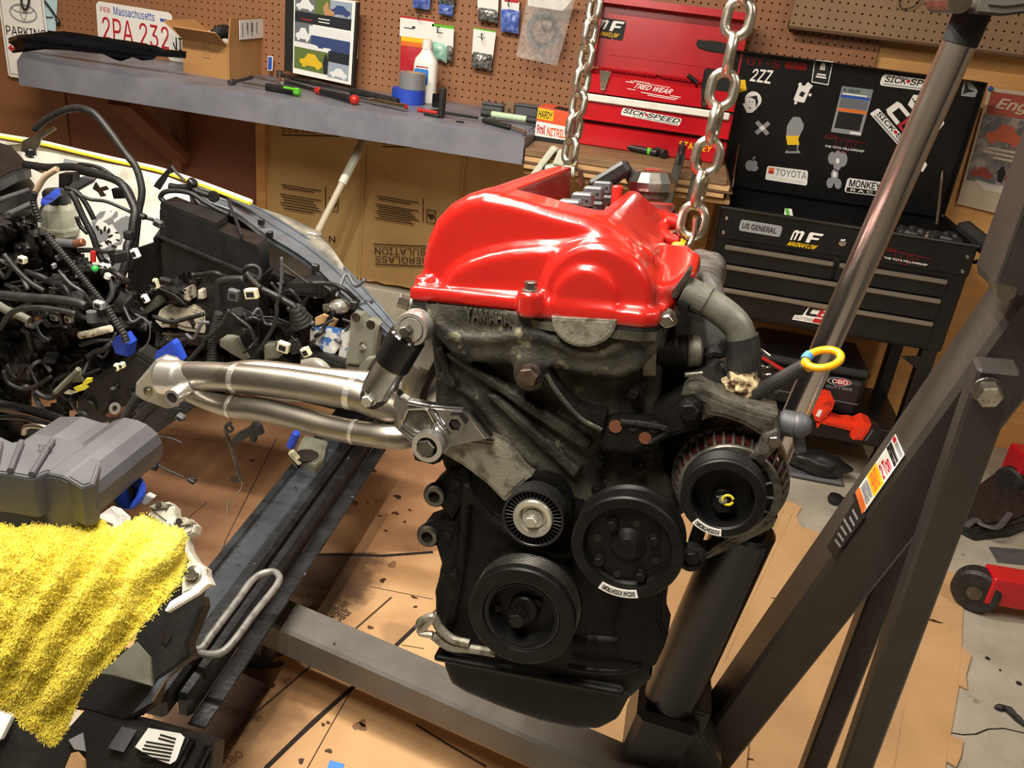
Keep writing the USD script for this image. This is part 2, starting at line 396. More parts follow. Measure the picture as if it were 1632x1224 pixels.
stained('cardboard_dark', '#a9805a', '#93694a', [(wz((300, 740), .005), .55, .3, .55), (wz((480, 850), .005), .16, .2, .7), (wz((660, 862), .005), .10, .4, .5), (wz((330, 850), .005), .2, .3, .6)], '#5a3a22')
stained('cardboard_oiled', '#bd966b', '#a57c53', [(wz((455, 925), .009), .20, .75, .9), (wz((530, 905), .009), .15, .7, .8), (wz((330, 1125), .009), .12, .78, .92), (wz((375, 1090), .009), .08, .75, .8), (wz((300, 1020), .009), .12, .5, .7), (wz((330, 1190), .009), .12, .6, .45), (wz((430, 1120), .009), .10, .6, .35), (wz((635, 1012), .009), .06, .5, .35), (wz((640, 862), .009), .05, .6, .5)], '#3b2414')
mat('oil', '#3a2415', 0.45, col2='#5d3d25', lo=.45, hi=.7, vs=30)
mat('oil_light', '#8a6746', 0.6, col2='#77553a', lo=.4, hi=.6, vs=40)
mat('hardboard', '#8a5c38', 0.6, col2='#7a4e2e', lo=.3, hi=.7, vs=3, bump=.15, bs=400)
mat('pegboard', '#9d6d4b', 0.6, col2='#8f6040', lo=.3, hi=.7, vs=2.5, bump=.1, bs=500)
mat('pegboard_light', '#94775a', 0.65, col2='#86694e', lo=.3, hi=.7, vs=3, bump=.1, bs=500)
mat('hole_dark', '#1c110a', 0.9)
mat('plywood', '#d6a063', 0.6, col2='#c58e50', lo=.35, hi=.65, vs=4, stretch=(1, 1, 9), detail=6)
mat('brown_panel', '#854f36', 0.6, col2='#74442d', lo=.3, hi=.7, vs=3, stretch=(1, 1, 7))
mat('kraft', '#cdab73', 0.75, col2='#b8935d', lo=.35, hi=.65, vs=3.5, bump=.6, bs=18)
mat('ink_brown', '#3d2a18', 0.8)
mat('wood_bench', '#8d7150', 0.6, col2='#6b5138', lo=.35, hi=.65, vs=7, stretch=(1, 6, 6))
mat('ply_light', '#c9a678', 0.65, col2='#b18a5a', lo=.3, hi=.7, vs=8, stretch=(1, 8, 8))
mat('ply_dark', '#5d432c', 0.7)
mat('bench_grey', '#7a7b85', 0.35, col2='#666771', lo=.35, hi=.65, vs=7, bump=.35, bs=25, rvar=.15)
mat('black_plastic', '#141414', 0.42, col2='#1f1f20', lo=.4, hi=.6, vs=15)
mat('black_gloss', '#0c0c0d', 0.18)
mat('black_matte', '#101010', 0.7)
mat('black_rubber', '#191919', 0.55, col2='#2a2928', lo=.45, hi=.65, vs=40)
mat('black_tape', '#151515', 0.5, bump=.6, bs=260)
mat('grey_plastic', '#55565a', 0.45, col2='#4a4b4f', lo=.35, hi=.65, vs=20)
mat('chrome', '#d4d2cc', 0.12, 1.0)
mat('steel', '#b5b0a6', 0.28, 1.0, col2='#8f897e', lo=.4, hi=.65, vs=30)
mat('zinc', '#bdb9ae', 0.3, 1.0, col2='#958f80', lo=.45, hi=.65, vs=60)
mat('dull_steel', '#7c7a75', 0.45, 1.0, col2='#5c5a55', lo=.4, hi=.65, vs=40)
mat('white', '#e8e6df', 0.5)
mat('white_paint', '#e9e7df', 0.35, col2='#cfccc0', lo=.5, hi=.7, vs=9)
mat('white_gloss', '#eeece6', 0.2)
mat('red_plastic', '#b3261e', 0.35)
mat('green_plastic', '#5fc02c', 0.4)
mat('blue_tape', '#2446b8', 0.55, bump=.3, bs=200)
mat('blue_print', '#2a4fae', 0.5); mat('red_print', '#b8202c', 0.5); mat('yellow_print', '#f0c21a', 0.5); mat('orange_print', '#e2702a', 0.5)
mat('black_print', '#111111', 0.55); mat('white_print', '#ecebe6', 0.5); mat('grey_print', '#8f9194', 0.5); mat('teal_bag', '#7fb8a4', 0.3, col2='#a9d2c2', vs=60)
mat('clear_bag', '#d9d8d2', 0.12, alpha=0.17, col2='#ffffff', lo=.45, hi=.6, vs=60, bump=1.5, bs=60)
mat('foil', '#a7a9a4', 0.25, .6, col2='#5c5d58', lo=.4, hi=.6, vs=90, bump=1.5, bs=90)
mat('blue_bag', '#4a63b4', 0.25, col2='#7f95d8', lo=.45, hi=.65, vs=70, bump=1.5, bs=80)

# ------------------------------------------------------------------ the room
WY = 3.23
struct('floor', boxat((-4.2, -3.2, -.05), (4.2, WY + .3, 0), .001), 'concrete')
struct('wall_back', boxat((-4.2, WY + .012, 0), (4.2, WY + .1, 2.8), .001), 'plywood')
mat('drywall', '#b9b2a4', 0.9)
struct('wall_left', boxat((-4.3, -3.2, 0), (-4.2, WY + .1, 2.8), .001), 'drywall')
struct('wall_right', boxat((4.2, -3.2, 0), (4.3, WY + .1, 2.8), .001), 'drywall')
struct('wall_front', boxat((-4.3, -3.3, 0), (4.3, -3.2, 2.8), .001), 'drywall')
struct('ceiling', boxat((-4.3, -3.3, 2.8), (4.3, WY + .1, 2.7), .001), 'drywall')
t = Thing('shop_light', 'twin tube strip light hung from the ceiling above the engine', 'ceiling light', ((LAMPS[0][0] + LAMPS[1][0]) / 2, LAMP_Y, LAMP_Z + .02))
t.part('housing', boxat(t.base + [-.16, -.62, 0.005], t.base + [.16, .62, .05], .01), 'white_paint')
for sx in (-.1, .1):
    for sy in (-.45, .45): t.part('hanger', cyl(t.base + [sx, sy, .05], t.base + [sx, sy, .44], .003, 8), 'steel')

def pegboard(x0, x1, z0, z1, Y, pitch=.0254, hr=.0034, ox=0.0):
    """a sheet with real round holes, 5 mm thick"""
    nx, nz = int((x1 - x0) / pitch), int((z1 - z0) / pitch)
    a = np.arange(8) * np.pi / 4; sq = np.array([(1, 0), (1, 1), (0, 1), (-1, 1), (-1, 0), (-1, -1), (0, -1), (1, -1)]) * pitch / 2
    hl = np.stack([np.cos(a), np.sin(a)], 1) * hr
    loc = np.vstack([np.c_[sq, np.zeros(8)], np.c_[hl, np.zeros(8)], np.c_[hl, np.ones(8) * .005]])
    F = []
    for k in range(8):
        l = (k + 1) % 8
        F += [(k, l, 8 + l), (k, 8 + l, 8 + k), (8 + k, 8 + l, 16 + l), (8 + k, 16 + l, 16 + k)]
    F = np.array(F)
    cx, cz = np.meshgrid(x0 + pitch * (np.arange(nx) + .5), z1 - pitch * (np.arange(nz) + .5)); C = np.c_[cx.ravel(), cz.ravel()]
    V = np.concatenate([np.c_[loc[:, 0] + c[0], Y + loc[:, 2], loc[:, 1] + c[1]] for c in C])
    FF = np.concatenate([F + 24 * i for i in range(len(C))])
    return trimesh.Trimesh(V, FF, process=False), x0 + nx * pitch, z1 - nz * pitch
pb, xe, ze = pegboard(-2.85, .62, .90, 1.72, WY - .005)
t = Thing('pegboard', 'reddish brown pegboard on the back wall above the grey bench', 'pegboard', (-1.1, WY, .9))
t.part('board', pb, 'pegboard'); t.part('backing', boxat((-2.85, WY + .001, ze), (xe, WY + .011, 1.72), .001), 'hole_dark')
pb, xe2, ze2 = pegboard(.30, 2.6, 1.357, 1.72, WY - .062)
t = Thing('pegboard', 'pale brown pegboard strip on battens above the black tool chest', 'pegboard', (1.4, WY - .06, 1.35))
t.part('board', pb, 'pegboard_light'); t.part('backing', boxat((.30, WY - .056, ze2), (xe2, WY - .052, 1.72), .001), 'hole_dark')
t.part('bottom_batten', boxat((.30, WY - .05, ze2 - .004), (xe2, WY + .01, ze2 + .02), .002), 'ply_dark')
t.part('edge_trim', boxat((.30, WY - .066, ze2 - .006), (xe2, WY - .05, ze2 + .004), .002), 'ply_dark')
t = Thing('cable_loop', 'thin dark wire loop hanging on the pale pegboard at the top', 'wire loop', wy((1440, 12), WY - .07))
t.part('wire', tube(spline([wy(q, WY - .072) for q in D2((235, 40), (260, 95), (330, 95), (400, 70), (455, 20), (470, -50), (380, -90), (260, -40))], 6, True), .0016, 6, True), 'black_rubber')

# panels under the bench
x1 = wy((412, 260), WY)[0]
struct('trim_1', boxat((-4.2, WY - .01, 0), (wy((108, 175), WY)[0], WY + .012, .97), .002), 'hardboard', 'tan hardboard at the far left')
struct('trim_2', boxat((wy((108, 175), WY)[0] + .002, WY - .006, 0), (x1, WY + .012, .97), .002), 'brown_panel', 'dark brown panel under the bench')
struct('trim_3', boxat((x1 + .002, WY - .03, 0), (x1 + .04, WY + .012, .97), .003), 'plywood', 'pale stud edge beside the kraft paper')
seams = [wy((426, 300), WY)[0], wy((579, 330), WY)[0], wy((743, 240), WY)[0], -.31, .105]
def kraft_sheet(a, b, name_label, lines):
    nx, nz = 12, 26; z0, z1 = .225, .90
    U, W = np.meshgrid(np.linspace(0, 1, nx), np.linspace(0, 1, nz)); P = np.stack([a + .002 + (b - a - .004) * U, np.zeros_like(U), z0 + (z1 - z0) * W], -1)
    bul = (.012 * np.sin(np.pi * U) ** .7 + .014 * (meshkit.fbm(P * 6 + a * 9, 3) - .5) * np.sin(np.pi * U))
    P[..., 1] = WY - .006 - bul
    P[0, :, 2] += .02 * meshkit.noise(np.c_[P[0, :, 0] * 30, P[0, :, 0] * 0, P[0, :, 0] * 0])
    V = P.reshape(-1, 3); F = []
    for j in range(nz - 1):
        for i in range(nx - 1):
            q = j * nx + i; F += [(q, q + 1, q + nx + 1), (q, q + nx + 1, q + nx)]
    Vb = V.copy(); Vb[:, 1] = WY - .004; n = len(V); F = np.array(F)
    m = trimesh.Trimesh(np.vstack([V, Vb]), np.vstack([F, F[:, ::-1] + n]), process=False)
    t = Thing('insulation_batt', name_label, 'insulation', ((a + b) / 2, WY, z0))
    pth = t.part('paper_facing', m, 'kraft', smooth=True)
    t.part('stapled_edge', boxat((a - .004, WY - .016, z0), (a + .004, WY - .004, z1), .001), 'kraft')
    PYk = WY - .0345
    for it in lines:
        if it[0] == 'bar':
            (xa, ya), (xb, yb), w = it[1:]; c = [wy(q, PYk) for q in ((xa, ya), (xb, yb), (xb, yb + w), (xa, ya + w))]; t.part('printed_line', onpatch(UNIT, c, h=(0, .0006)), 'ink_brown')
        else:
            c = [wy(q, PYk) for q in it[2]]
            if it[0] == 'text': t.part('printed_lettering', onpatch(txt(it[1], False), c, h=(0, .0006), flip=True), 'ink_brown')
            else:
                t.part('printed_frame', onpatch(prism(sbox(0, 0, 1, 1).difference(sbox(.08, .06, .92, .94)), 1), c, h=(0, .0006)), 'ink_brown')
                hrt = Polygon([(.5 + .34 * math.sin(a) ** 3, .5 + .3 * (13 * math.cos(a) - 5 * math.cos(2 * a) - 2 * math.cos(3 * a) - math.cos(4 * a)) / 17) for a in np.linspace(0, 2 * np.pi, 32)[:-1]]); t.part('printed_heart', onpatch(prism(hrt, 1), c, h=(0, .0006)), 'ink_brown')
    return t
def para(x0, x1, y, n, st): return [('bar', (x0 + 3 * (k % 3), y + st * k + .167 * 3 * (k % 3)), (x1 - 4 * ((k * 7) % 4), y + st * k + .167 * (x1 - x0 - 4 * ((k * 7) % 4))), 1.6) for k in range(n)]
def band(s, x0, x1, y0, y1, dy): return ('text', s, ((x0, y0), (x1, y0 + dy), (x1 + .5, y1 + dy), (x0 + .5, y1)))
def badge(x, y): return ('frame', '', ((x, y), (x + 15, y + 2.5), (x + 14, y + 24), (x - 1, y + 21)))
kraft_sheet(seams[0], seams[1], 'brown kraft paper insulation batt beside the dark brown panel, left of three printed sheets',
    [band('INSULATION', 448, 538, 184.5, 195.5, 1), band('FIBERGLASS', 448, 540, 200, 211, 1.5), ('bar', (449, 214), (541, 216), 2)] + para(446, 512, 308, 6, 4.4) + para(448, 512, 293, 2, 4) + [('bar', (518, 298), (519.5, 298), 40), badge(525, 314), band('N', 524, 534, 376, 386, 0)])
kraft_sheet(seams[1], seams[2], 'brown kraft paper insulation batt behind the red valve cover, with a heart stamp',
    [band('INSULATION', 608, 700, 206, 215, 2), band('FIBERGLASS', 608, 702, 219.5, 230, 1), ('bar', (609, 232.5), (703, 234), 2)] + para(598, 667, 324, 7, 3.7) + para(600, 667, 311, 2, 4) + [('bar', (673.5, 316), (675, 316), 37), badge(680, 333), band('INSULATION', 597, 697, 394, 405, 3), band('FIBERGLASS', 598, 698, 408, 418.5, 3), ('bar', (595, 388), (698, 392.5), 1.8), ('bar', (598, 420), (698, 424.5), 1.8)])
kraft_sheet(seams[2], seams[3], 'brown kraft paper insulation batt under the wooden bench end, mostly behind the engine', [('bar', (777, 237), (840, 239), 2)])
kraft_sheet(seams[3], seams[4], 'brown kraft paper insulation batt behind the clamps and hanging chain', [])
# low concrete kerb under the paper
struct('baseboard_back', boxat((x1, WY - .05, 0), (.25, WY + .012, .222), .006), 'concrete')

# ------------------------------------------------------------------ grey bench and its wooden end
BZ = .975; BF = 2.70
xr = wy((838, 222), BF)[0]
t = Thing('workbench', 'grey painted long workbench fixed along the pegboard wall', 'workbench', ((-2.3 + xr) / 2, 3.0, .89))
pl = Polygon([(-2.21, 2.74), (xr, BF - .02), (xr, WY - .008), (-2.42, WY - .008), (-2.42, 3.05)])
top = prism(pl, .085, .012); top.apply_translation((0, 0, BZ - .085)); t.part('top', top, 'bench_grey')
lo_ = prism(Polygon([(-2.1, 2.90), (xr - .02, 2.82), (xr - .02, WY - .01), (-2.3, WY - .01)]), .02); lo_.apply_translation((0, 0, BZ - .107)); t.part('underside_frame', lo_, 'bench_grey')
pa, pb_ = wy((190, 152), 2.86), wy((287, 252), WY - .03); pa[2] = min(pa[2], BZ - .11)
t.part('diagonal_brace', beam(pa, pb_, .04, .09, (1, 0, 0)), 'brown_panel')
t.part('wall_cleat', boxat((pb_[0] - .02, WY - .06, pb_[2] - .05), (pb_[0] + .02, WY - .011, BZ - .108), .003), 'brown_panel')
WZT = wy((1000, 250), BF - .01)[2]
p0, p1 = wy((838, 228), BF - .01), wy((1158, 292), BF - .01); WZ = (p0[2] + p1[2]) / 2
t = Thing('plywood_bench_end', 'bare plywood bench section under the red tool chest', 'workbench', ((p0[0] + p1[0]) / 2, 2.95, WZ - .09))
for k, (h0, h1, m) in enumerate(((0, .022, 'wood_bench'), (.022, .040, 'ply_light'), (.040, .046, 'ply_dark'), (.046, .062, 'ply_light'), (.062, .070, 'ply_dark'), (.070, .085, 'ply_light'))):
    t.part('ply_layer' if k else 'top_board', boxat((xr + .003, BF - .012 + .004 * (k % 2) + (.03 if h0 > .06 else 0), WZ - h1), (p1[0] + .012 * (k % 3), WY - .008, WZ - h0 - .0005), .0015), m)

def ontop(q, z=BZ): return wz(q, z)
# ---- plates and signs on the wall
def plate(tl, tr, h, name, label, cat, off=.012, base_mat='white_gloss', thick=.002):
    a, b = wy(tl, WY - off), wy(tr, WY - off); d = np.array([0, 0, -h])
    up = np.cross(b - a, [0, 1, 0]); up = up / np.linalg.norm(up)
    if up[2] < 0: up = -up
    c = [a, b, b - up * h, a - up * h]
    t = Thing(name, label, cat, (a + b) / 2 - up * h); asp = np.linalg.norm(b - a) / h
    t.part('plate', onpatch(rrect(.06, asp), c, h=(-thick, 0)), base_mat)
    return t, c
t, c = plate((152.5, 1), (274, 20.5), .152, 'license_plate', 'white licence plate reading 2PA 232 on the pegboard', 'license plate')
t.part('number_lettering', onpatch(txt('2PA 232', False), c, (.07, .12, .95, .66)), 'red_print')
t.part('state_lettering', onpatch(txt('Massachusetts', False), c, (.23, .74, .77, .93)), 'blue_print')
t.part('month_lettering', onpatch(txt('FEB', False), c, (.055, .77, .185, .88)), 'red_print')
t.part('date_sticker', onpatch(UNIT, c, (.845, .76, .935, .83)), 'blue_print')
a, b = wy((266, 44), WY - .006), wy((390, 62), WY - .006)
t, c = plate((265.5, 38), (385, 57), .13, 'license_plate', 'white plate reading NIAG half hidden behind the cardboard box', 'license plate', .007)
t.part('lettering', onpatch(txt('NIAGARA', False), c, (.04, .3, .75, .68)), 'black_print')
t, c = plate((-6, -22), (68, -13), wy((68, -13), WY - .03)[2] - wy((81, 131), WY - .03)[2], 'parking_sign', 'white parking sign with an oval emblem hung at the left wall end', 'sign', .03)
g = sbox(.04, .03, .96, .97).difference(sbox(.055, .04, .945, .96)); t.part('border_line', onpatch(prism(g, 1), c), 'grey_print')
t.part('lettering', onpatch(txt('PARKING', False), c, (.09, .48, .98, .585)), 'black_print')
def ring(cx, cy, rx, ry, w): return affinity.scale(Point(cx, cy).buffer(1, quad_segs=12), rx, ry).difference(affinity.scale(Point(cx, cy).buffer(1, quad_segs=12), rx - w, ry - w * .7))
em = unary_union([ring(.52, .74, .30, .105, .03), ring(.52, .785, .24, .05, .025), ring(.52, .75, .07, .09, .02)])
t.part('emblem', onpatch(prism(em, 1), c), 'grey_print')
t.part('arrow', onpatch(prism(Polygon([(.08, .33), (.17, .38), (.17, .345), (.24, .345), (.24, .315), (.17, .315), (.17, .28)]), 1), c), 'red_print')
t = Thing('wall_hook', 'black hook hanging over the top of the parking sign', 'hook', wy((40, 0), WY - .05))
t.part('hook', tube(spline([wy(q, WY - .045) for q in C1((195, -60), (185, 10), (200, 70), (225, 82), (245, 40), (255, -30))], 6), .004, 8), 'black_rubber')
mat('blue_paper', '#bcd9df', .7)
a = [wy(q, WY - .015) for q in ((58, -14), (92, -9), (89, 50), (60, 46))]
t = Thing('paper_sheet', 'pale blue paper sheet behind the parking sign', 'paper', a[3]); t.part('sheet', onpatch(UNIT, a, h=(0, .001)), 'blue_paper')
t = Thing('cable_tie', 'black strap with a clip lying over the pale blue paper', 'strap', wy((95, 45), WY - .025))
t.part('strap', tube([wy(q, WY - .024) for q in C1((385, 5), (450, 90), (515, 195))], .006, 6, flat=(.3, 1)), 'black_plastic')
t.part('buckle', beam(wy(C1((490, 160)), WY - .025), wy(C1((515, 205)), WY - .025), .016, .012, (1, 0, 0)), 'black_plastic')
t.part('pin', cyl(wy(C1((385, 148)), WY - .02), wy(C1((455, 150)), WY - .02), .0022, 8), 'dull_steel')

# ---- black undertray on the bench
o = C1((80, 345), (155, 310), (270, 290), (400, 272), (560, 268), (700, 285), (900, 320), (1180, 360), (1370, 400), (1440, 432), (1620, 440), (1620, 480), (1370, 462), (1335, 492), (1240, 500), (1160, 470), (1060, 506), (1000, 490), (900, 442), (760, 430), (600, 410), (400, 402), (250, 420), (120, 436), (115, 420), (148, 402), (110, 360))
n = np.array([0, .62, .78]); PP = np.array([-2, 2.94, BZ + .012])
t = Thing('splash_shield', 'long black plastic splash shield lying on the left end of the grey bench', 'car part', wz((150, 75), BZ))
t.part('panel', trace(o, lambda q: wpl(q, PP, n), -n, .012, .003), 'black_gloss')
t.part('rolled_edge', tube(spline([wpl(q, PP + n * .004, n) for q in C1((90, 345), (200, 318), (400, 322), (600, 330), (760, 380), (860, 400), (1000, 470), (1130, 430), (1250, 440), (1400, 445), (1580, 462))], 5), .008, 8), 'black_gloss')
t.part('clip_pad', trace(C1((590, 300), (770, 310), (775, 375), (600, 350)), lambda q: wpl(q, PP + n * .012, n), -n, .012, .004), 'black_plastic')
t.part('clip_pad', trace(C1((1180, 430), (1330, 440), (1330, 492), (1240, 500), (1170, 470)), lambda q: wpl(q, PP + n * .01, n), -n, .01, .004), 'black_plastic')

# ---- cardboard box
mat('box_card', '#b98a57', .75, col2='#a97b49', lo=.35, hi=.65, vs=4); mat('box_inside', '#a67d50', .8)
cc, cl, cr = ontop((364, 127)), ontop((294, 115)), ontop((426, 116)); hB = wy((364, 73), cc[1])[2] - BZ
cb = cl + cr - cc; up = np.array([0, 0, hB])
t = Thing('cardboard_box', 'small open cardboard box with raised flaps on the grey bench', 'box', (cc + cb) / 2)
def panel(a, b, h, th=.004, m='box_card', name='side'):
    n = np.cross(b - a, [0, 0, 1]); n /= np.linalg.norm(n); return t.part(name, hullpts([a, b, a + h, b + h, a + n * th, b + n * th, a + h + n * th, b + h + n * th]), m)
panel(cl, cc, up); panel(cc, cr, up); panel(cr, cb, up); panel(cb, cl, up)
t.part('bottom', hullpts([cl, cc, cr, cb, cl + [0, 0, .003], cc + [0, 0, .003], cr + [0, 0, .003], cb + [0, 0, .003]]), 'box_inside')
cen = (cc + cb) / 2
def flap(a, b, d, name='flap'):
    e = np.array(d); th = np.cross(b - a, e); th = th / np.linalg.norm(th) * .004
    return t.part(name, hullpts([a + up, b + up, a + up + e + (b - a) * .03, b + up + e - (b - a) * .03, a + up + th, b + up + th, a + up + e + th + (b - a) * .03, b + up + e + th - (b - a) * .03]), 'box_card')
ul, ur = (cl - cc) / np.linalg.norm(cl - cc), (cr - cc) / np.linalg.norm(cr - cc)
flap(cl, cc, -ur * .075 + [0, 0, .045]); fl = flap(cc, cr, -ul * .006 + [0, 0, .088]); flap(cr, cb, ur * .02 + [0, 0, .10]); flap(cb, cl, ul * .085 + [0, 0, .05])
e = np.array([0, 0, .088]); ca = cc + up - ul * .011; cz = cr + up - ul * .011
lab = [ca + (cz - ca) * .22 + e * .93, ca + (cz - ca) * .95 + e * .95, ca + (cz - ca) * .95 + e * .2, ca + (cz - ca) * .22 + e * .2]
t.part('shipping_label', onpatch(UNIT, lab, h=(-.0005, .001)), 'white_print')
for k in range(7): t.part('label_print', onpatch(UNIT, lab, (.08 + .12 * (k % 3) + .05 * k, .15 + .1 * (k % 4), .12 + .12 * (k % 3) + .05 * k, .85), h=(.001, .0014)), 'grey_print')
tp = cc + (cl - cc) * .47; t.part('tape_strip', hullpts([tp + up * f + ul * s - ur * o for f in (.55, 1.0) for s in (-.015, .015) for o in (.0045, .006)]), 'box_inside')
t2 = Thing('rubber_hose', 'black corrugated rubber hose sticking out of the cardboard box', 'hose', cen + [0, 0, .04])
hp = spline([cen + [-.05, 0, .06], cen + [-.04, 0, hB + .012], cen + [0, -.01, hB + .03], cen + [.04, -.01, hB + .015], cen + [.05, -.01, .06]], 12)
t2.part('hose', tube(hp, .022 + .003 * np.sin(np.arange(len(hp)) * 2.1), 12), 'black_rubber')
a = [wy(q, WY - .03) for q in ((427, 89), (435, 90), (434, 113), (426, 112))]
t = Thing('card', 'narrow blue card with a white border standing behind the cardboard box', 'card', ontop((430, 113)))
t.part('card', onpatch(UNIT, a, h=(-.003, 0)), 'white_print'); t.part('face', onpatch(UNIT, a, (.1, .06, .85, .94)), 'blue_print')

# ---- photo board leaning on the pegboard
PY = 3.13
t = Thing('photo_board', 'black framed board of car photos leaning on the pegboard', 'photo board', ontop((515, 128)))
bk = [wy(q, PY) for q in ((455, -12), (571, 4), (563, 138), (453, 112))]
bk[2][2] = max(bk[2][2], BZ + .002); bk[3][2] = max(bk[3][2], BZ + .002)
t.part('backing', onpatch(UNIT, bk, h=(-.02, 0)), 'black_matte')
fr = [wy(q, PY) for q in ((469, -10), (567, 3), (559.5, 135.5), (467, 116))]
t.part('mount', onpatch(UNIT, fr, h=(.0004, .002)), 'white_print')
fr2 = [wy(q, PY) for q in ((471, -8), (562, 5), (555, 132), (469, 112))]
mat('ph_grey', '#6c7076', .3); mat('ph_dark', '#2b2d33', .3); mat('ph_blue', '#3c4a78', .3); mat('ph_green', '#61733f', .3); mat('ph_yellow', '#d9b52c', .3); mat('ph_white', '#dfe1e3', .3); mat('ph_skin', '#b98a62', .3); mat('ph_sky', '#98a4b4', .3)
PH = [('ph_grey', (0, .80, .36, 1)), ('ph_green', (.36, .80, .62, 1)), ('ph_sky', (.62, .8, 1, 1)), ('ph_dark', (0, .66, 1, .80)), ('ph_grey', (0, .40, .32, .66)), ('ph_white', (.26, .5, 1, .64)), ('ph_blue', (.3, .36, 1, .52)), ('ph_white', (0, .33, .66, .40)), ('ph_green', (0, .04, .62, .33)), ('ph_sky', (.62, .02, 1, .22)), ('ph_dark', (.62, .22, 1, .36))]
for k, (m, r) in enumerate(PH): t.part('photo_print', onpatch(UNIT, fr2, r, h=(.002, .0024 + .0001 * k)), m)
CAR = Polygon([(0, .25), (.03, .5), (.22, .58), (.36, .95), (.66, .97), (.84, .6), (.98, .5), (1, .22), (.9, .15), (.86, .0), (.74, 0), (.7, .14), (.3, .14), (.26, 0), (.14, 0), (.1, .18)])
def carpic(m, r): t.part('car_print', onpatch(prism(CAR, 1), fr2, r, h=(.0036, .004)), m)
carpic('ph_white', (.02, .82, .34, .97)); carpic('ph_blue', (.6, .82, .98, .95)); carpic('ph_white', (.02, .42, .28, .6)); carpic('ph_blue', (.35, .37, .98, .5)); carpic('ph_yellow', (.1, .08, .52, .28)); carpic('ph_white', (.66, .03, .98, .16))
t.part('figure_print', onpatch(prism(Polygon([(.4, 0), (.3, .5), (.42, .8), (.5, 1), (.6, .8), (.62, .5), (.95, .3), (.9, .05)]), 1), fr2, (.4, .8, .72, .98), h=(.004, .0045)), 'ph_skin')
t.part('figure_print', onpatch(prism(Polygon([(.3, 0), (.2, .6), (.4, 1), (.6, 1), (.8, .6), (.7, 0)]), 1), fr2, (.5, .05, .66, .3), h=(.004, .0045)), 'ph_dark')
for k in range(3): t.part('print_line', onpatch(UNIT, fr2, (.12 + .3 * (k > 0), .70 + .04 * (k == 1), .3 + .32 * (k > 0), .712 + .04 * (k == 1)), h=(.0026, .003)), 'red_print' if k == 0 else 'white_print')
a = [wy(q, PY + .03) for q in ((563, 2), (572, 3), (570, 94), (563, 96))]
t = Thing('file_folder', 'manila folder edge behind the framed car photos', 'folder', ontop((566, 125))); mat('manila', '#d8c78f', .7)
t.part('sheet', onpatch(UNIT, [wy(q, PY + .03) for q in ((480, -10), (568, 2), (563, 128), (475, 112))], h=(-.002, 0)), 'white_print'); t.part('tab', onpatch(UNIT, a, h=(-.001, .001)), 'manila')

# ---- packets hanging on the pegboard
def packet(name, label, quad, colors, thick=.014, Y=None, hook=None, group=None):
    Y = WY - .03 if Y is None else Y
    c = [wy(q, Y) for q in quad]; t = Thing(name, label, 'packet', (c[2] + c[3]) / 2, group)
    for k, (pn, m, r, th) in enumerate(colors):
        if th:
            n = 12; U, V = np.meshgrid(np.linspace(0, 1, n), np.linspace(0, 1, n)); b = np.maximum(0, np.sin(np.pi * U) * np.sin(np.pi * np.clip(V * 1.05, 0, 1))) ** .5 * th * (.6 + .8 * meshkit.noise(np.stack([U * 6 + k * 7, V * 6 + quad[0][0], U * 0], -1)))
            P = np.stack([U, V, b], -1).reshape(-1, 3); F = [(j * n + i, j * n + i + 1, (j + 1) * n + i + 1) for j in range(n - 1) for i in range(n - 1)] + [(j * n + i, (j + 1) * n + i + 1, (j + 1) * n + i) for j in range(n - 1) for i in range(n - 1)]
            Q = P.copy(); Q[:, 2] = -.002; F = np.array(F); m_ = trimesh.Trimesh(np.vstack([P, Q]), np.vstack([F, F[:, ::-1] + n * n]), process=False)
            V0 = m_.vertices.copy(); V0[:, 0] = r[0] + (r[2] - r[0]) * V0[:, 0]; V0[:, 1] = r[1] + (r[3] - r[1]) * V0[:, 1]; m_.vertices = patch(c)(V0)
            t.part(pn, m_, m, smooth=True)
        else: t.part(pn, onpatch(UNIT, c, r, h=(0, .0012 + .0004 * k)), m)
    if hook:
        a = wy(hook, WY - .004); t.part('hook', tube(spline([a, a + [0, -.045, .004], a + [.002, -.055, -.006], a + [.006, -.052, -.016]], 5), .002, 8), 'dull_steel')
    return t
packet('sandpaper_pack', 'red and yellow pack under a white card, behind the white bottle', [(640, 25), (691, 32), (681, 123), (636, 118)], [('pouch', 'red_print', (.02, 0, .98, .5), .004), ('band', 'orange_print', (.02, .5, .98, .58), 0), ('band', 'yellow_print', (.02, .58, .98, .68), 0), ('header_card', 'white_print', (-.03, .66, 1.03, 1), 0), ('stripe', 'red_print', (-.03, .97, 1.03, 1), 0), ('print', 'black_print', (.1, .80, .42, .815), 0), ('print', 'black_print', (.36, .82, .46, .85), 0)], hook=(672, 22))
packet('hardware_packet', 'white packet with green top and teal parts on the pegboard', [(689, 38), (724, 42), (721, 104), (688, 92)], [('bag', 'teal_bag', (.02, 0, .72, .52), .014), ('bag', 'foil', (.7, .08, 1, .5), .01), ('header_card', 'white_print', (0, .45, 1, 1), 0), ('stripe', 'green_plastic', (0, .93, 1, 1), 0), ('print', 'black_print', (.2, .77, .5, .79), 0)], hook=(703, 44))
packet('hardware_packet', 'white packet with silver parts at the bottom, third from left in its row', [(755, 44), (791, 50), (783, 113), (751, 107)], [('bag', 'foil', (0, 0, 1, .42), .016), ('header_card', 'white_print', (0, .33, 1, 1), 0), ('stripe', 'green_plastic', (0, .97, 1, 1), 0), ('print', 'grey_print', (.2, .78, .55, .8), 0)], hook=(772, 55))
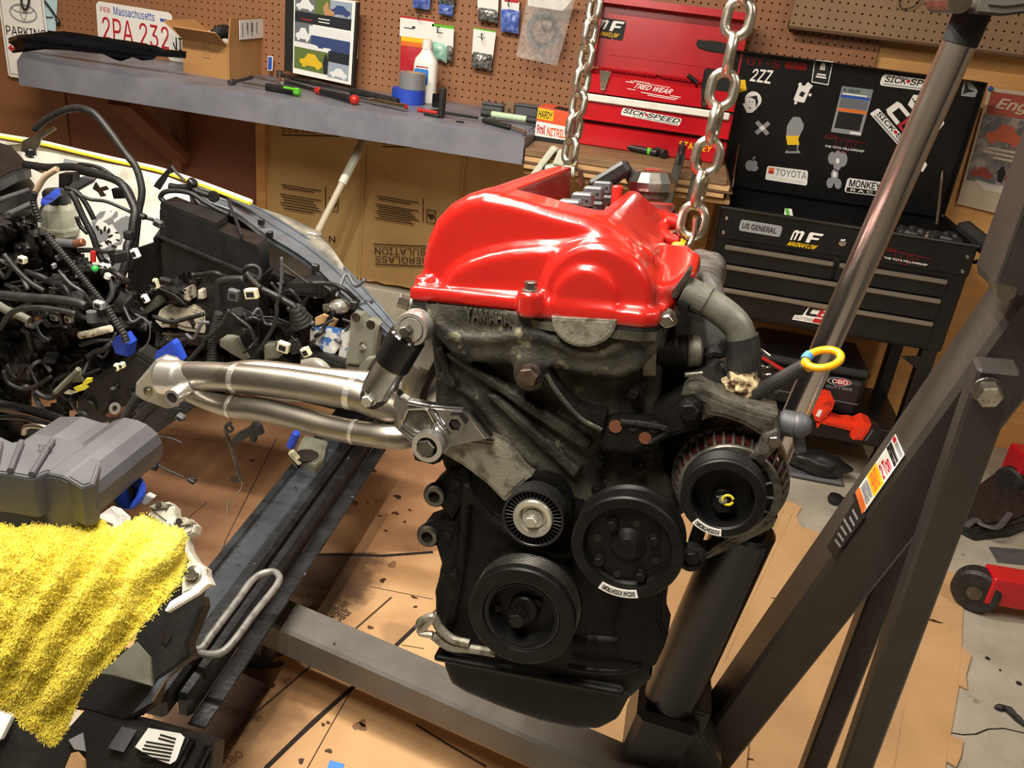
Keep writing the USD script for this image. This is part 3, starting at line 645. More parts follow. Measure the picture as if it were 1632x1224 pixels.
packet('hardware_packet', 'blue packet beside the clear bag of cable', [(798, 8), (829, 12), (826, 54), (798, 50)], [('bag', 'blue_bag', (0, 0, 1, .9), .015), ('header_card', 'white_print', (.05, .8, .95, 1.2), 0), ('band', 'red_print', (.2, 1.15, .9, 1.4), 0)], hook=(814, 2))
packet('hardware_packet', 'small blue packet at the top edge above the red pack', [(661, -24), (690, -20), (684, 16), (657, 12)], [('bag', 'blue_bag', (0, 0, 1, 1), .012)])
packet('hardware_packet', 'silver and blue packet at the top edge right of the small blue packet', [(700, -30), (728, -26), (722, 27), (696, 22)], [('bag', 'foil', (0, .3, 1, 1), .014), ('bag', 'blue_bag', (.1, 0, .95, .35), .012)])
packet('hardware_packet', 'white packet with olive bottom at the top edge beside the blue packet', [(760, -30), (796, -24), (793, 37), (762, 33)], [('bag', 'foil', (0, 0, 1, .36), .014), ('header_card', 'white_print', (0, .28, 1, 1), 0)])
t = packet('cable_bag', 'clear plastic bag with a coil of grey cable beside the chain', [(842, -16), (917, -6), (892, 105), (823, 90)], [('coil_card', 'grey_print', (.3, .55, .7, .56), 0)], Y=WY - .055)
cen = wy(C8((1012, 268)), WY - .06)
for k in range(15):
    r = .056 - .0042 * (k % 5); yy = -.004 * (k // 5)
    t.part('cable_coil', tube([cen + [r * math.cos(a), yy, r * 1.02 * math.sin(a)] for a in np.linspace(0, 2 * np.pi, 28)[:-1]], .0022, 6, True), 'grey_plastic')
cw = wy(C8((1045, 205)), WY - .075); t.part('cable_tie', tube([cw + [.019 * math.cos(a), 0, .021 * math.sin(a)] for a in np.linspace(0, 2 * np.pi, 20)[:-1]], .002, 6, True), 'black_rubber')
hdr = [wy(q, WY - .062) for q in C8((875, -40), (1290, -30), (1180, 95), (880, 50))]; t.part('header_card', onpatch(UNIT, hdr, h=(0, .001)), 'white_print')
n = 20; U, V = np.meshgrid(np.linspace(0, 1, n), np.linspace(0, 1, n)); cq = [wy(q, WY - .082) for q in C8((880, -60), (1300, -50), (1130, 572), (775, 490))]
for sgn in (1, -1):
    P = np.stack([U, V, sgn * .016 * (np.sin(np.pi * U) * np.sin(np.pi * V)) ** .5 + .008 * (meshkit.fbm(np.stack([U * 6, V * 6, U * 0 + sgn], -1), 3) - .5)], -1).reshape(-1, 3)
    F = [(j * n + i, j * n + i + 1, (j + 1) * n + i + 1) for j in range(n - 1) for i in range(n - 1)] + [(j * n + i, (j + 1) * n + i + 1, (j + 1) * n + i) for j in range(n - 1) for i in range(n - 1)]
    t.part('bag_sheet', trimesh.Trimesh(patch(cq)(P), F, process=False), 'clear_bag', smooth=True)
for q in ((655, 16), (740, 92), (860, 108)):
    a = wy(q, WY - .006); t = Thing('peg_hook', 'small empty steel peg hook on the pegboard %s' % {655: 'above the red pack', 740: 'right of the white bottle', 860: 'under the clear cable bag'}[q[0]], 'hook', a)
    t.part('wire', tube(spline([a, a + [0, -.03, 0], a + [.002, -.036, -.006]], 4), .0017, 6), 'dull_steel')

# ---- things standing and lying on the bench
pB = ontop((675, 163)); t = Thing('alcohol_bottle', 'white plastic bottle with a blue label behind the tape rolls', 'bottle', pB)
hh = wy((674, 63), pB[1])[2] - BZ
def ovals(zs, rx, ry, O, seg=28, sup=.7):
    V, F = [], []
    for z, a, b in zip(zs, rx, ry):
        for k in range(seg):
            th = 2 * np.pi * k / seg; c_, s_ = math.cos(th), math.sin(th); V.append(O + np.array([a * np.sign(c_) * abs(c_) ** sup, b * np.sign(s_) * abs(s_) ** sup, z]))
    for i in range(len(zs) - 1):
        for k in range(seg):
            l = (k + 1) % seg; F += [(i * seg + k, i * seg + l, (i + 1) * seg + l), (i * seg + k, (i + 1) * seg + l, (i + 1) * seg + k)]
    n0 = len(V); V += [O + [0, 0, zs[0]], O + [0, 0, zs[-1]]]
    for k in range(seg): F += [(n0, (k + 1) % seg, k), (n0 + 1, (len(zs) - 1) * seg + k, (len(zs) - 1) * seg + (k + 1) % seg)]
    return trimesh.Trimesh(V, F, process=False)
bw = .042
t.part('body', ovals([0, .004, .02, hh * .62, hh * .70, hh * .80, hh * .86], [bw * .9, bw, bw, bw, bw * .9, bw * .5, bw * .36], [bw * .6, bw * .68, bw * .7, bw * .7, bw * .62, bw * .4, bw * .36], pB), 'white_gloss', smooth=40)
t.part('cap', cyl(pB + [0, 0, hh * .85], pB + [0, 0, hh], bw * .42, 24, .002), 'white')
lb = [pB + [-bw * .75, -bw * .72, hh * .55], pB + [bw * .45, -bw * .72, hh * .55], pB + [bw * .45, -bw * .72, hh * .30], pB + [-bw * .75, -bw * .72, hh * .30]]
mat('label_blue', '#2f7cc8', .4)
t.part('label', onpatch(rrect(.1), lb), 'label_blue'); t.part('lettering', onpatch(txt('70%'), lb, (.15, .5, .65, .78), h=(.0008, .0012)), 'white_print'); t.part('print_line', onpatch(UNIT, lb, (.1, 1.1, .95, 1.16)), 'red_print')
pT = ontop((655, 163)) + [-.004, -.022, 0]
mat('duct', '#8e9092', .35, .3, bump=.5, bs=250)
t = Thing('tape_roll', 'wide blue masking tape roll under the silver roll', 'tape', pT); t.part('roll', lathe_at([(.030, 0), (.056, 0), (.057, .001), (.057, .047), (.056, .048), (.030, .048), (.030, 0)], pT, Z3), 'blue_tape')
t.part('core', lathe_at([(.027, .001), (.0299, .001), (.0299, .047), (.027, .047), (.027, .001)], pT, Z3, 32), 'cardboard_clean')
p2 = pT + [.012, -.004, .0482]; t = Thing('tape_roll', 'silver duct tape roll stacked on the blue roll', 'tape', p2); t.part('roll', lathe_at([(.032, 0), (.044, 0), (.045, .001), (.045, .054), (.044, .055), (.032, .055), (.032, 0)], p2, Z3), 'duct')
t.part('core', lathe_at([(.029, .001), (.0319, .001), (.0319, .054), (.029, .054), (.029, .001)], p2, Z3, 32), 'cardboard_clean')
def rod(q0, q1, r, z=None, r2=None, seg=14, b=.001):
    z = BZ + max(r, r2 or 0) if z is None else z
    return cyl(wz(q0, z), wz(q1, z), r, seg, b, r2)
def tool(name, label, cat, q): return Thing(name, label, cat, wz(q, BZ))
t = tool('breaker_bar', 'long dark grey breaker bar lying in front of the photo board', 'wrench', (540, 140)); t.part('shaft', rod((446, 118), (560, 145), .007, BZ + .012), 'dull_steel'); t.part('grip', rod((560, 145), (634, 162), .012), 'black_rubber'); t.part('head', lathe_at([(0, -.012), (.012, -.012), (.012, .012), (0, .012)], wz((446, 118), BZ + .0125), Z3, 16), 'dull_steel')
t = tool('combination_wrench', 'chrome wrench lying beside the cardboard box', 'wrench', (420, 127)); a, b = wz((392, 118), BZ + .005), wz((445, 131), BZ + .005); t.part('shank', beam(a, b, .009, .004), 'chrome')
for q, r in ((a, .012), (b, .011)): t.part('ring_end', lathe_at([(r * .55, -.004), (r, -.004), (r, .004), (r * .55, .004), (r * .55, -.004)], q, Z3, 24), 'chrome')
t = tool('screwdriver', 'green and black screwdriver at the front edge of the bench', 'screwdriver', (440, 140)); t.part('shaft', rod((386, 132), (428, 139), .0045, BZ + .012), 'chrome'); t.part('handle', rod((425, 138.5), (471, 146), .0125), 'black_plastic'); t.part('end_cap', lathe_at([(0, 0), (.013, 0), (.0135, .01), (.010, .018), (0, .02)], wz((470, 146), BZ + .0135), wz((480, 147.6), BZ + .0135) - wz((470, 146), BZ + .0135), 20), 'green_plastic'); t.part('stripe', rod((452, 139.2), (476, 143.5), .004, BZ + .026), 'green_plastic')
t = tool('ratchet', 'black ratchet handle with a red knob lying on the grey bench', 'ratchet', (520, 150)); t.part('shaft', rod((448, 128), (508, 145), .007, BZ + .012), 'black_plastic'); t.part('collar', rod((505, 144), (512, 146), .0125), 'red_plastic'); t.part('handle', rod((512, 146), (560, 158), .011, BZ + .015, .014), 'black_plastic'); k0 = wz((565, 159), BZ + .0165); t.part('knob', trimesh.creation.icosphere(3, .0165).apply_translation(k0), 'red_plastic', smooth=True); t.part('head', lathe_at([(0, -.01), (.016, -.01), (.017, .0), (.016, .01), (0, .01)], wz((450, 129), BZ + .012), Z3, 24), 'chrome')
t = tool('socket_extension', 'chrome socket extension lying left of the tape rolls', 'socket', (610, 166)); t.part('bar', rod((566, 155), (592, 160.5), .007, BZ + .012), 'chrome'); t.part('sleeve', rod((592, 160.5), (638, 170), .0105, BZ + .012), 'chrome'); t.part('socket', rod((637, 169.6), (647, 171.8), .0125, BZ + .0125), 'chrome')
t = tool('punch', 'slim dark punch lying at the left front bench edge beside the box', 'punch', (375, 128)); t.part('shaft', rod((372, 130), (402, 123), .005), 'dull_steel'); t.part('tip', rod((366, 131.5), (373, 130), .009), 'dull_steel')
pH = ontop((703, 188)); t = Thing('t_handle_wrench', 'black T-handle wrench standing on its grip right of the tape rolls', 'wrench', pH)
t.part('handle', rbox(.02, .026, .095, .006).apply_translation(pH + [0, 0, .0475]), 'black_rubber'); t.part('shaft', cyl(pH + [.01, 0, .018], wz((762, 188), BZ + .012), .0045, 12), 'black_matte'); t.part('tip', cyl(wz((762, 188), BZ + .012), wz((790, 188), BZ + .008), .0018, 8), 'chrome')
t = tool('pen_light', 'red and black pen light lying behind the T-handle', 'flashlight', (680, 180)); t.part('barrel', rod((672, 176), (697, 180), .006), 'red_plastic'); t.part('tail', rod((666, 175), (673, 176.2), .0065), 'red_plastic'); t.part('grip', rod((676, 181), (700, 186), .005), 'black_rubber')
t = tool('washer', 'small black washer on the bench near the front edge', 'washer', (733, 195)); t.part('ring', lathe_at([(.006, 0), (.013, 0), (.013, .003), (.006, .003), (.006, 0)], wz((733, 195), BZ), Z3, 24), 'black_matte')
t = Thing('safety_glasses', 'dark lens of safety glasses behind the T-handle', 'glasses', ontop((690, 172))); t.part('lens', rbox(.03, .006, .045, .003).apply_translation(ontop((690, 172)) + [.005, .02, .023]), 'black_gloss'); t.part('temple', rod((686, 176), (700, 176), .003), 'black_gloss')
for k, (q0, q1, lb_) in enumerate((((769, 166), (802, 172), 'dark grey plastic tool case left of the steel latch on the bench'), ((822, 168), (858, 174), 'dark grey plastic tool case next to the nitrile glove box'))):
    a, b = wy(q0, 3.0), wy(q1, 3.0); t = Thing('tool_case', lb_, 'case', ((a[0] + b[0]) / 2, 3.0, BZ)); top_ = a[2] - .0
    t.part('body', boxat((a[0], 2.99, BZ), (b[0], 3.03, top_), .004), 'grey_plastic'); t.part('lid', boxat((a[0] - .002, 2.987, top_), (b[0] + .002, 3.033, top_ + .008), .003), 'grey_plastic')
a = wy((812, 176), 3.0); t = Thing('steel_latch', 'small bright steel latch between the two grey tool cases', 'latch', (a[0], 3.0, BZ)); t.part('plate', boxat((a[0] - .016, 3.0, BZ), (a[0] + .016, 3.02, BZ + .055), .003), 'wood_bench'); t.part('pin', boxat((a[0] - .004, 2.992, BZ + .008), (a[0] + .004, 3.0, BZ + .034), .002), 'chrome')
t = tool('flashlight', 'pale green tube flashlight lying in front of the grey tool cases', 'flashlight', (810, 187)); mat('pale_green', '#b9cfae', .3); t.part('tube', rod((782, 181.5), (840, 190), .010, BZ + .02), 'pale_green'); t.part('head', rod((767, 179.5), (783, 181.7), .0125, BZ + .02), 'black_plastic'); t.part('tail', rod((839, 190), (856, 192.5), .012, BZ + .02), 'black_plastic'); t.part('stand', rod((800, 184.2), (815, 186.4), .010, BZ + .01), 'black_plastic')
t = tool('utility_knife', 'black handled utility knife with a pale blade at the bench corner', 'knife', (800, 200)); t.part('handle', beam(wz((770, 191), BZ + .009), wz((814, 203), BZ + .009), .024, .016, b=.006), 'black_rubber'); t.part('blade_holder', beam(wz((811, 202), BZ + .008), wz((838, 211), BZ + .008), .014, .010, b=.003), 'chrome')
# glove box on the plywood
pts = [wy(q, 2.86) for q in ((858, 170), (908, 181), (907, 208), (854, 198))]
for p in pts[2:]: p[2] = WZ
d = np.array([.01, .11, 0]); t = Thing('glove_box', 'orange and white box of nitrile gloves beside the left chain', 'box', (pts[2] + pts[3]) / 2)
t.part('carton', hullpts(pts + [p + d for p in pts]), 'white_print')
mat('glove_orange', '#d9542b', .5)
t.part('top_print', hullpts([p + d * f + [0, 0, g] for p in pts[:2] for f in (.02, .98) for g in (.0005, .0012)]), 'glove_orange')
t.part('opening', hullpts([pts[0] + (pts[1] - pts[0]) * f + d * g + [0, 0, e] for f in (.42, .85) for g in (.25, .85) for e in (.0012, .002)]), 'black_matte')
t.part('band', onpatch(UNIT, pts, (0, .58, 1, 1)), 'glove_orange'); t.part('brand_panel', onpatch(UNIT, pts, (0, .66, .5, .97), h=(.001, .0014)), 'yellow_print')
t.part('lettering', onpatch(txt('HARDY'), pts, (.04, .7, .47, .92), h=(.0014, .0018)), 'black_print'); t.part('lettering', onpatch(txt('9mil'), pts, (.04, .22, .3, .5), h=(.001, .0014)), 'red_print'); t.part('lettering', onpatch(txt('NITRILE'), pts, (.36, .2, .99, .46), h=(.001, .0014)), 'glove_orange'); t.part('base_band', onpatch(UNIT, pts, (0, 0, 1, .14)), 'black_print')
# loose tools on plywood
def wood(q, r=0.0): return wz(q, WZ + r)
t = Thing('pliers', 'chrome pliers lying on the plywood under the glove box', 'pliers', wood((850, 210))); t.part('jaw', beam(wood((838, 204), .006), wood((852, 211), .006), .014, .008), 'chrome')
for q in ((880, 216), (884, 209)): t.part('handle', tube(spline([wood((850, 210), .007), wood(((850 + q[0]) / 2, q[1] - 3), .008), wood(q, .007)], 6), .005, 8), 'chrome')
t = Thing('tool_pouch', 'black tool roll lying between the glove box and the chain', 'pouch', wood((900, 214))); t.part('roll', beam(wood((880, 209), .014), wood((913, 217), .014), .03, .028, b=.01), 'black_rubber'); t.part('buckle', beam(wood((876, 212), .012), wood((884, 214), .012), .03, .02, b=.004), 'dull_steel')
t = Thing('ratchet', 'chrome ratchet with a black handle in front of the red tool chest', 'ratchet', wood((1000, 235))); a = wood((962, 224), .012); t.part('head', lathe_at([(0, -.01), (.015, -.01), (.017, 0), (.015, .01), (0, .01)], a, Z3, 24), 'chrome'); t.part('shaft', cyl(a, wood((992, 233), .01), .005, 12), 'chrome'); t.part('handle', cyl(wood((990, 232), .012), wood((1048, 244), .012), .011, 16, .002), 'black_plastic'); t.part('green_band', cyl(wood((1032, 240.6), .012), wood((1038, 242), .012), .0115, 16), 'green_plastic')
t = Thing('socket', 'dark impact socket beside the black ratchet handle', 'socket', wood((1055, 246))); t.part('body', cyl(wood((1046, 240), .014), wood((1060, 246), .014), .014, 18, .002), 'black_plastic')
t = Thing('paper_scrap', 'crumpled white paper scrap lying behind the ratchet on the plywood', 'paper', wood((1018, 232))); sc = trimesh.creation.icosphere(3, 1.0); sc.vertices = sc.vertices * (.6 + .8 * meshkit.noise(sc.vertices * 2.3)[:, None]) * [.024, .012, .016]; t.part('scrap', sc.apply_translation(wood((1018, 230), .014)), 'white_print')
t = Thing('rag', 'red shop rag lying on the plywood at the chest foot', 'rag', wood((945, 222))); sc = trimesh.creation.icosphere(3, 1.0); sc.vertices = sc.vertices * (.6 + .7 * meshkit.noise(sc.vertices * 2.0 + 5)[:, None]) * [.075, .03, .02]; t.part('cloth', sc.apply_translation(wood((945, 220), .014)), 'red_plastic', smooth=True)
# C clamps on the plywood edge
for k, (qt, qb) in enumerate((((1086, 245), (1062, 330)), ((1112, 268), (1098, 330)))):
    Y0 = BF - .045; a, b = wy(qt, Y0), wy(qb, Y0); t = Thing('clamp', ('black steel F-clamp on the plywood edge, left of the right chain', 'black steel F-clamp on the plywood edge, hidden half by the right chain')[k], 'clamp', b)
    t.part('bar', beam(a, b, .012, .026, (1, 0, 0), .002), 'dull_steel'); t.part('upper_jaw', tube(spline([a + [0, 0, -.03], a + [0, .0, .002], a + [.0, .04, .016], a + [0, .09, .014]], 6), .010, 8, flat=(.7, 1)), 'black_plastic'); t.part('pad', cyl((a[0], a[1] + .088, WZ + .001), (a[0], a[1] + .088, a[2] + .012), .011, 16), 'black_plastic'); t.part('lower_jaw', beam(b + [0, 0, .02], b + [0, .09, .03], .014, .022, (1, 0, 0)), 'black_plastic'); t.part('screw', cyl(b + [0, .08, -.05], (b[0], b[1] + .08, WZ - .09), .006, 12), 'steel')
# white swivel bracket behind the valve cover
mat('offwhite', '#c9cdbc', .45)
t = Thing('plastic_bracket', 'pale white plastic bracket hanging under the plywood behind the valve cover', 'bracket', wy((880, 265), 2.66))
for k, o in enumerate((F3((185, 560), (215, 520), (330, 365), (352, 362), (378, 380), (280, 500), (260, 540)), F3((345, 480), (385, 385), (425, 388), (430, 470), (415, 495)), F3((470, 490), (480, 440), (505, 430), (510, 470), (498, 495)))):
    t.part('plate', trace(o, lambda q: wy(q, 2.66), Y3, .03, .004), 'offwhite')
t.part('hub', cyl(wy(F3((300, 520)), 2.68), wy(F3((500, 520)), 2.68), .02, 16), 'offwhite')
# broom pole
t = Thing('broom_pole', 'pale telescopic pole leaning under the bench against the paper', 'pole', wy((508, 364), 2.78))
a, b = wy((589, 206), 2.92), wy((508, 366), 2.72); e_ = b + (b - a) * (b[2] / (a[2] - b[2])) * .965; mat('pole_grey', '#b3a992', .5)
def on(q): s = (q - 203) / (366 - 203); return a + (b - a) * s
t.part('upper_tube', cyl(a, on(248), .0165, 16), 'pole_grey'); t.part('sleeve', cyl(on(246), on(292), .0150, 16, .002), 'offwhite'); t.part('lower_tube', cyl(on(290), on(360), .0115, 16), 'pole_grey'); t.part('tip', cyl(on(357), e_, .0125, 16, .003), 'pole_grey')
# ------------------------------------------------------------------ red tool chest on the plywood
mat('chest_red', '#c0101f', 0.28, col2='#b00d1b', lo=.4, hi=.6, vs=6, coat=.3)
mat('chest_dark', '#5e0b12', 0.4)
mat('badge_red', '#7d1d24', 0.2, .3)
CY = 2.90
xl, xr_ = wy((922, 190), CY)[0], wy((1168, 190), CY)[0]
zt = wy((1050, 132), CY)[2]; CX = (xl + xr_) / 2
t = Thing('tool_chest', 'open red metal tool chest with stickers on the plywood bench', 'tool chest', (CX, CY + .1, WZ))
zd1 = wy((1040, 166), CY)[2]; zd0 = wy((1040, 205), CY)[2]; zb = WZ
t.part('base', boxat((xl, CY + .012, zb), (xr_, 3.14, zd0 - .012), .004), 'chest_red')
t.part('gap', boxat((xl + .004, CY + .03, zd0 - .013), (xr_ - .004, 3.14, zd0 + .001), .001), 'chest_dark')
dr = t.part('drawer', boxat((xl, CY, zd0), (xr_, 3.14, zd1), .004), 'chest_red')
t.part('drawer_pull', boxat((xl + .008, CY - .012, zd1 - .016), (xr_ - .012, CY + .001, zd1 + .006), .003), 'white_paint', under=dr)
t.part('drawer_lip', boxat((xl, CY - .006, zd0 - .001), (xr_, CY + .001, zd0 + .006), .002), 'chest_red', under=dr)
t.part('slot', boxat((xl + .004, CY + .006, zd1), (xr_ - .004, 3.13, zd1 + .010), .001), 'black_matte')
for a, b in (((xl, CY, zd1 + .009), (xr_, CY + .004, zt)), ((xl, 3.136, zd1 + .009), (xr_, 3.14, zt)), ((xl, CY, zd1 + .009), (xl + .004, 3.14, zt)), ((xr_ - .004, CY, zd1 + .009), (xr_, 3.14, zt))):
    t.part('till_wall', boxat(a, b, .0015), 'chest_red')
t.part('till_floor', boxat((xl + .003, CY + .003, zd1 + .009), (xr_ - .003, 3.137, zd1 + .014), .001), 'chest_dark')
LY = 3.14
lq = [wy(q, LY + .02) for q in ((964, -8), (1197, 26))] + [wy((1170, 140), LY), wy((948, 100), LY)]
lq[3][0] = xl; lq[2][0] = xr_; lq[0][0] = xl; lq[1][0] = xr_; zz = (lq[0][2] + lq[1][2]) / 2; lq[0][2] = lq[1][2] = zz; lq[2][2] = lq[3][2] = zt + .004
ld = t.part('lid', onpatch(UNIT, lq, h=(-.004, 0)), 'chest_red')
for r, h in (((0, .9, 1, 1), (0, .05)), ((0, 0, .012, 1), (0, .05)), ((.988, 0, 1, 1), (0, .05))): t.part('lid_rim', onpatch(UNIT, lq, r, h=h), 'chest_red', under=ld)
g = sbox(.10, .2, .93, .80).difference(sbox(.108, .215, .922, .785)); t.part('lid_bead', onpatch(prism(g, 1), lq, h=(0, .002)), 'chest_red', under=ld)
t.part('hinge', boxat((xl + .02, LY - .012, zt - .004), (xl + .215, LY + .002, zt + .010), .002), 'chest_red', under=ld); t.part('hinge', boxat((xl + .235, LY - .012, zt - .004), (xr_ - .02, LY + .002, zt + .010), .002), 'chest_red', under=ld)
for k in range(26): t.part('hinge_knuckle', cyl((xl + .03 + .0175 * k, LY - .013, zt + .004), (xl + .041 + .0175 * k, LY - .013, zt + .004), .0035, 8), 'chest_red', under=ld)
def wl(q): return wy(q, LY + .005)
def decal(T, name, quad, Y, m, r=.06, h=(.0006, .0012), under=None, asp=None):
    c = [wy(q, Y) for q in quad]; asp = asp or np.linalg.norm(c[1] - c[0]) / np.linalg.norm(c[3] - c[0])
    T.part(name, onpatch(rrect(r, asp) if r else UNIT, c, h=h), m, under=under); return c
MFM = unary_union([Polygon([(0, 0), (.12, .75), (.2, .95), (.34, 1), (.46, .9), (.52, .95), (.64, 1), (.76, .86), (.6, .1), (.44, .02), (.56, .72), (.5, .78), (.42, .7), (.3, .05), (.2, 0), (.31, .7), (.26, .78), (.2, .7), (.1, 0)]).buffer(0)])
MFF = unary_union([Polygon([(0, .0), (.25, .0), (.33, .35), (.75, .35), (.85, .55), (.37, .55), (.42, .78), (.95, .78), (1.05, 1), (.25, 1), (.14, .9)])])
def mflogo(T, c, r0, h=(.0012, .0018)):
    x0, y0, x1, y1 = r0; w = x1 - x0; hh = y1 - y0
    T.part('logo', onpatch(prism(MFM, 1), c, (x0, y0 + .36 * hh, x0 + .56 * w, y1), h=h), 'white_print'); T.part('logo', onpatch(prism(MFF, 1), c, (x0 + .5 * w, y0 + .36 * hh, x1, y1), h=h), 'white_print')
    T.part('lettering', onpatch(txt('MAGNAFLOW'), c, (x0 - .03 * w, y0, x1 - .12 * w, y0 + .27 * hh), h=h, shear=.12), 'yellow_print')
c = decal(t, 'sticker', ((952, 27), (998, 33), (992, 65), (944, 58)), LY + .008, 'black_print'); mflogo(t, c, (.05, .1, .95, .93))
c = decal(t, 'sticker', ((1111, 63), (1162, 70), (1164, 83), (1113, 77)), LY + .008, 'black_print', 0);
ov = [wy(q, LY + .004) for q in ((1110, 61), (1172, 70), (1170, 87), (1108, 78))]; t.part('oval_badge', onpatch(prism(affinity.scale(Point(.5, .5).buffer(.5, quad_segs=10), 1, 1), 1), ov, h=(.001, .0022)), 'black_print')
c = [wy(q, CY) for q in ((998, 126), (1086, 141), (1084, 162), (994, 146))]
t.part('lettering', onpatch(txt('TRED WEAR'), c, (.17, .42, .84, .82), shear=.1), 'white_print'); t.part('lettering', onpatch(txt('STREET'), c, (.14, .9, .42, 1.02), shear=.1), 'white_print')
for r in ((0, .78, .15, .84), (.05, .26, .2, .31), (.08, .9, .8, .94), (.82, .30, 1, .36), (.3, .16, .96, .22), (.42, .04, .92, .09)): t.part('sticker_line', onpatch(UNIT, c, r), 'white_print')
c = [wy(q, CY - .0002) for q in ((993, 171), (1087, 189), (1082, 201), (989, 183))]
t.part('sticker', onpatch(rrect(.03, 6), c), 'white_print'); t.part('lettering', onpatch(txt('SICK'), c, (.03, .34, .39, .94), h=(.001, .0016), shear=.06), 'black_print'); t.part('lettering', onpatch(txt('SPEED'), c, (.44, .34, .98, .94), h=(.001, .0016), shear=.06), 'black_print'); t.part('star', onpatch(prism(Polygon([(0, .5), (.5, 1), (1, .5), (.5, 0)]), 1), c, (.375, .45, .45, .85), h=(.0012, .0018)), 'red_print'); t.part('lettering', onpatch(txt('ULTRA HIGH PERFORMANCE', False), c, (.2, .07, .97, .27), h=(.001, .0016)), 'black_print')
c = [wy(q, CY + .012) for q in ((1083, 224), (1136, 233), (1132, 243), (1082, 235))]; t.part('lettering', onpatch(txt('STANLEY'), c), 'yellow_print')
for q in ((963, 128), (1124, 156)):
    a = wy(q, CY - .002); t.part('latch', hullpts([a + [x, y, z] for x, z in ((-.018, .028), (.018, .028), (-.006, -.03), (.006, -.03)) for y in (-.008, .002)]), 'chrome'); t.part('latch_rivet', cyl(a + [0, -.006, -.018], a + [0, -.012, -.018], .005, 12), 'steel')
a = wy((1117, 135), CY + .05)
t2 = Thing('hook_tool', 'black handled hook sticking out of the red chest', 'tool', (a[0], CY + .06, zd1 + .015)); t2.part('handle', cyl(wy((1096, 120), CY + .05), wy((1110, 131), CY + .05), .007, 12), 'black_plastic'); t2.part('shaft', cyl(wy((1110, 131), CY + .05), (a[0], CY + .06, zd1 + .015), .004, 8), 'chrome')
a = wy((1150, 120), CY + .08); t2 = Thing('black_pouch', 'black box standing in the right end of the red chest', 'box', (a[0], CY + .1, zd1 + .014)); t2.part('body', boxat((a[0] - .055, CY + .06, zd1 + .0145), (min(a[0] + .055, xr_ - .006), CY + .14, a[2] + .012), .006), 'black_matte')

# ------------------------------------------------------------------ black tool cart
mat('cart_black', '#0b0b0c', 0.32, col2='#121213', lo=.4, hi=.6, vs=9)
mat('handle_silver', '#a9a39a', 0.32, .9)
TY = 2.72; TB = 3.12
tl_, tr_ = wy((1150, 331), TY), wy((1560, 392), TY); X0, X1 = tl_[0], tr_[0]; ZT = (tl_[2] + tr_[2]) / 2
ZB = (wy((1195, 507), TY)[2] + wy((1490, 566), TY)[2]) / 2 - .0
t = Thing('tool_cart', 'black rolling tool cart with silver drawer pulls and a sticker covered open lid', 'tool cart', ((X0 + X1) / 2, (TY + TB) / 2, 0))
zdr = wy((1330, 418), TY)[2]; zdl = wy((1350, 395), TY)[2]
# tray walls and floor, then the drawer case
zf = ZT - .09
t.part('case', boxat((X0, TY + .006, ZB), (X1, TB, zf), .004), 'cart_black')
for a, b in (((X0, TY, zf - .003), (X1, TY + .004, ZT)), ((X0, TB - .004, zf - .003), (X1, TB, ZT)), ((X0, TY, zf - .003), (X0 + .004, TB, ZT)), ((X1 - .004, TY, zf - .003), (X1, TB, ZT))): t.part('tray_wall', boxat(a, b, .0015), 'cart_black')
t.part('tray_rim', tube([(X0, TY, ZT), (X1, TY, ZT), (X1, TB, ZT), (X0, TB, ZT)], .006, 8, True), 'cart_black')
def zrow(ql, qr): return (wy(ql, TY)[2] + wy(qr, TY)[2]) / 2
rows = [zrow((1161, 390), (1520, 450)), zrow((1155, 420), (1508, 481)), zrow((1145, 457), (1491, 515))]
xm = wy((1334, 416), TY)[0]; xd0, xd1 = X0 + .03, X1 - .05
def drawer(x0, x1, z1, z0):
    d = t.part('drawer', boxat((x0, TY - .003, z0), (x1, TY + .008, z1), .002), 'cart_black')
    t.part('drawer_pull', boxat((x0 + .004, TY - .016, z1 - .012), (x1 - .004, TY - .003, z1 + .004), .004), 'handle_silver', under=d)
drawer(xd0, xm - .004, rows[0], rows[1] + .006); drawer(xm + .004, xd1, rows[0], rows[1] + .006); drawer(xd0, xd1, rows[1], rows[2] + .006); drawer(xd0, xd1, rows[2], ZB + .012)
lk = wy(B7((710, 275)), TY); t.part('lock', lathe_at([(0, 0), (.011, 0), (.011, .004), (.007, .006), (0, .006)], lk, -Y3, 24), 'chrome')
for q in B7((122, 153), (105, 225), (1345, 350), (1320, 423), (1136, 243)): t.part('rivet', lathe_at([(0, 0), (.0065, 0), (.005, .004), (0, .0055)], wy(q, TY), -Y3, 14), 'zinc')
# lid: stands open at the back
LQ = 3.10
lc = [wy((1163, 80), LQ), wy((1571, 129), LQ), None, None]
zl = (lc[0][2] + lc[1][2]) / 2; lx0, lx1 = min(lc[0][0], X0 + .01), lc[1][0]
lid = t.part('lid', boxat((lx0, LQ, ZT - .004), (lx1, LQ + .03, zl), .004), 'cart_black')
for a, b in (((lx0, LQ - .03, ZT + .012), (lx0 + .004, LQ + .002, zl)), ((lx1 - .004, LQ - .03, ZT + .012), (lx1, LQ + .002, zl)), ((lx0, LQ - .03, zl - .004), (lx1, LQ + .002, zl))): t.part('lid_rim', boxat(a, b, .0015), 'cart_black', under=lid)
for q0, q1 in ((A4((122, 765)), A4((100, 990))), (A4((1200, 905)), B7((1187, 185)))):
    a, b = wy(q0, LQ - .01), wy(q1, LQ - .12); t.part('gas_strut', cyl(a, (a[0], b[1], max(b[2], ZT - .06)), .0045, 10), 'chrome')
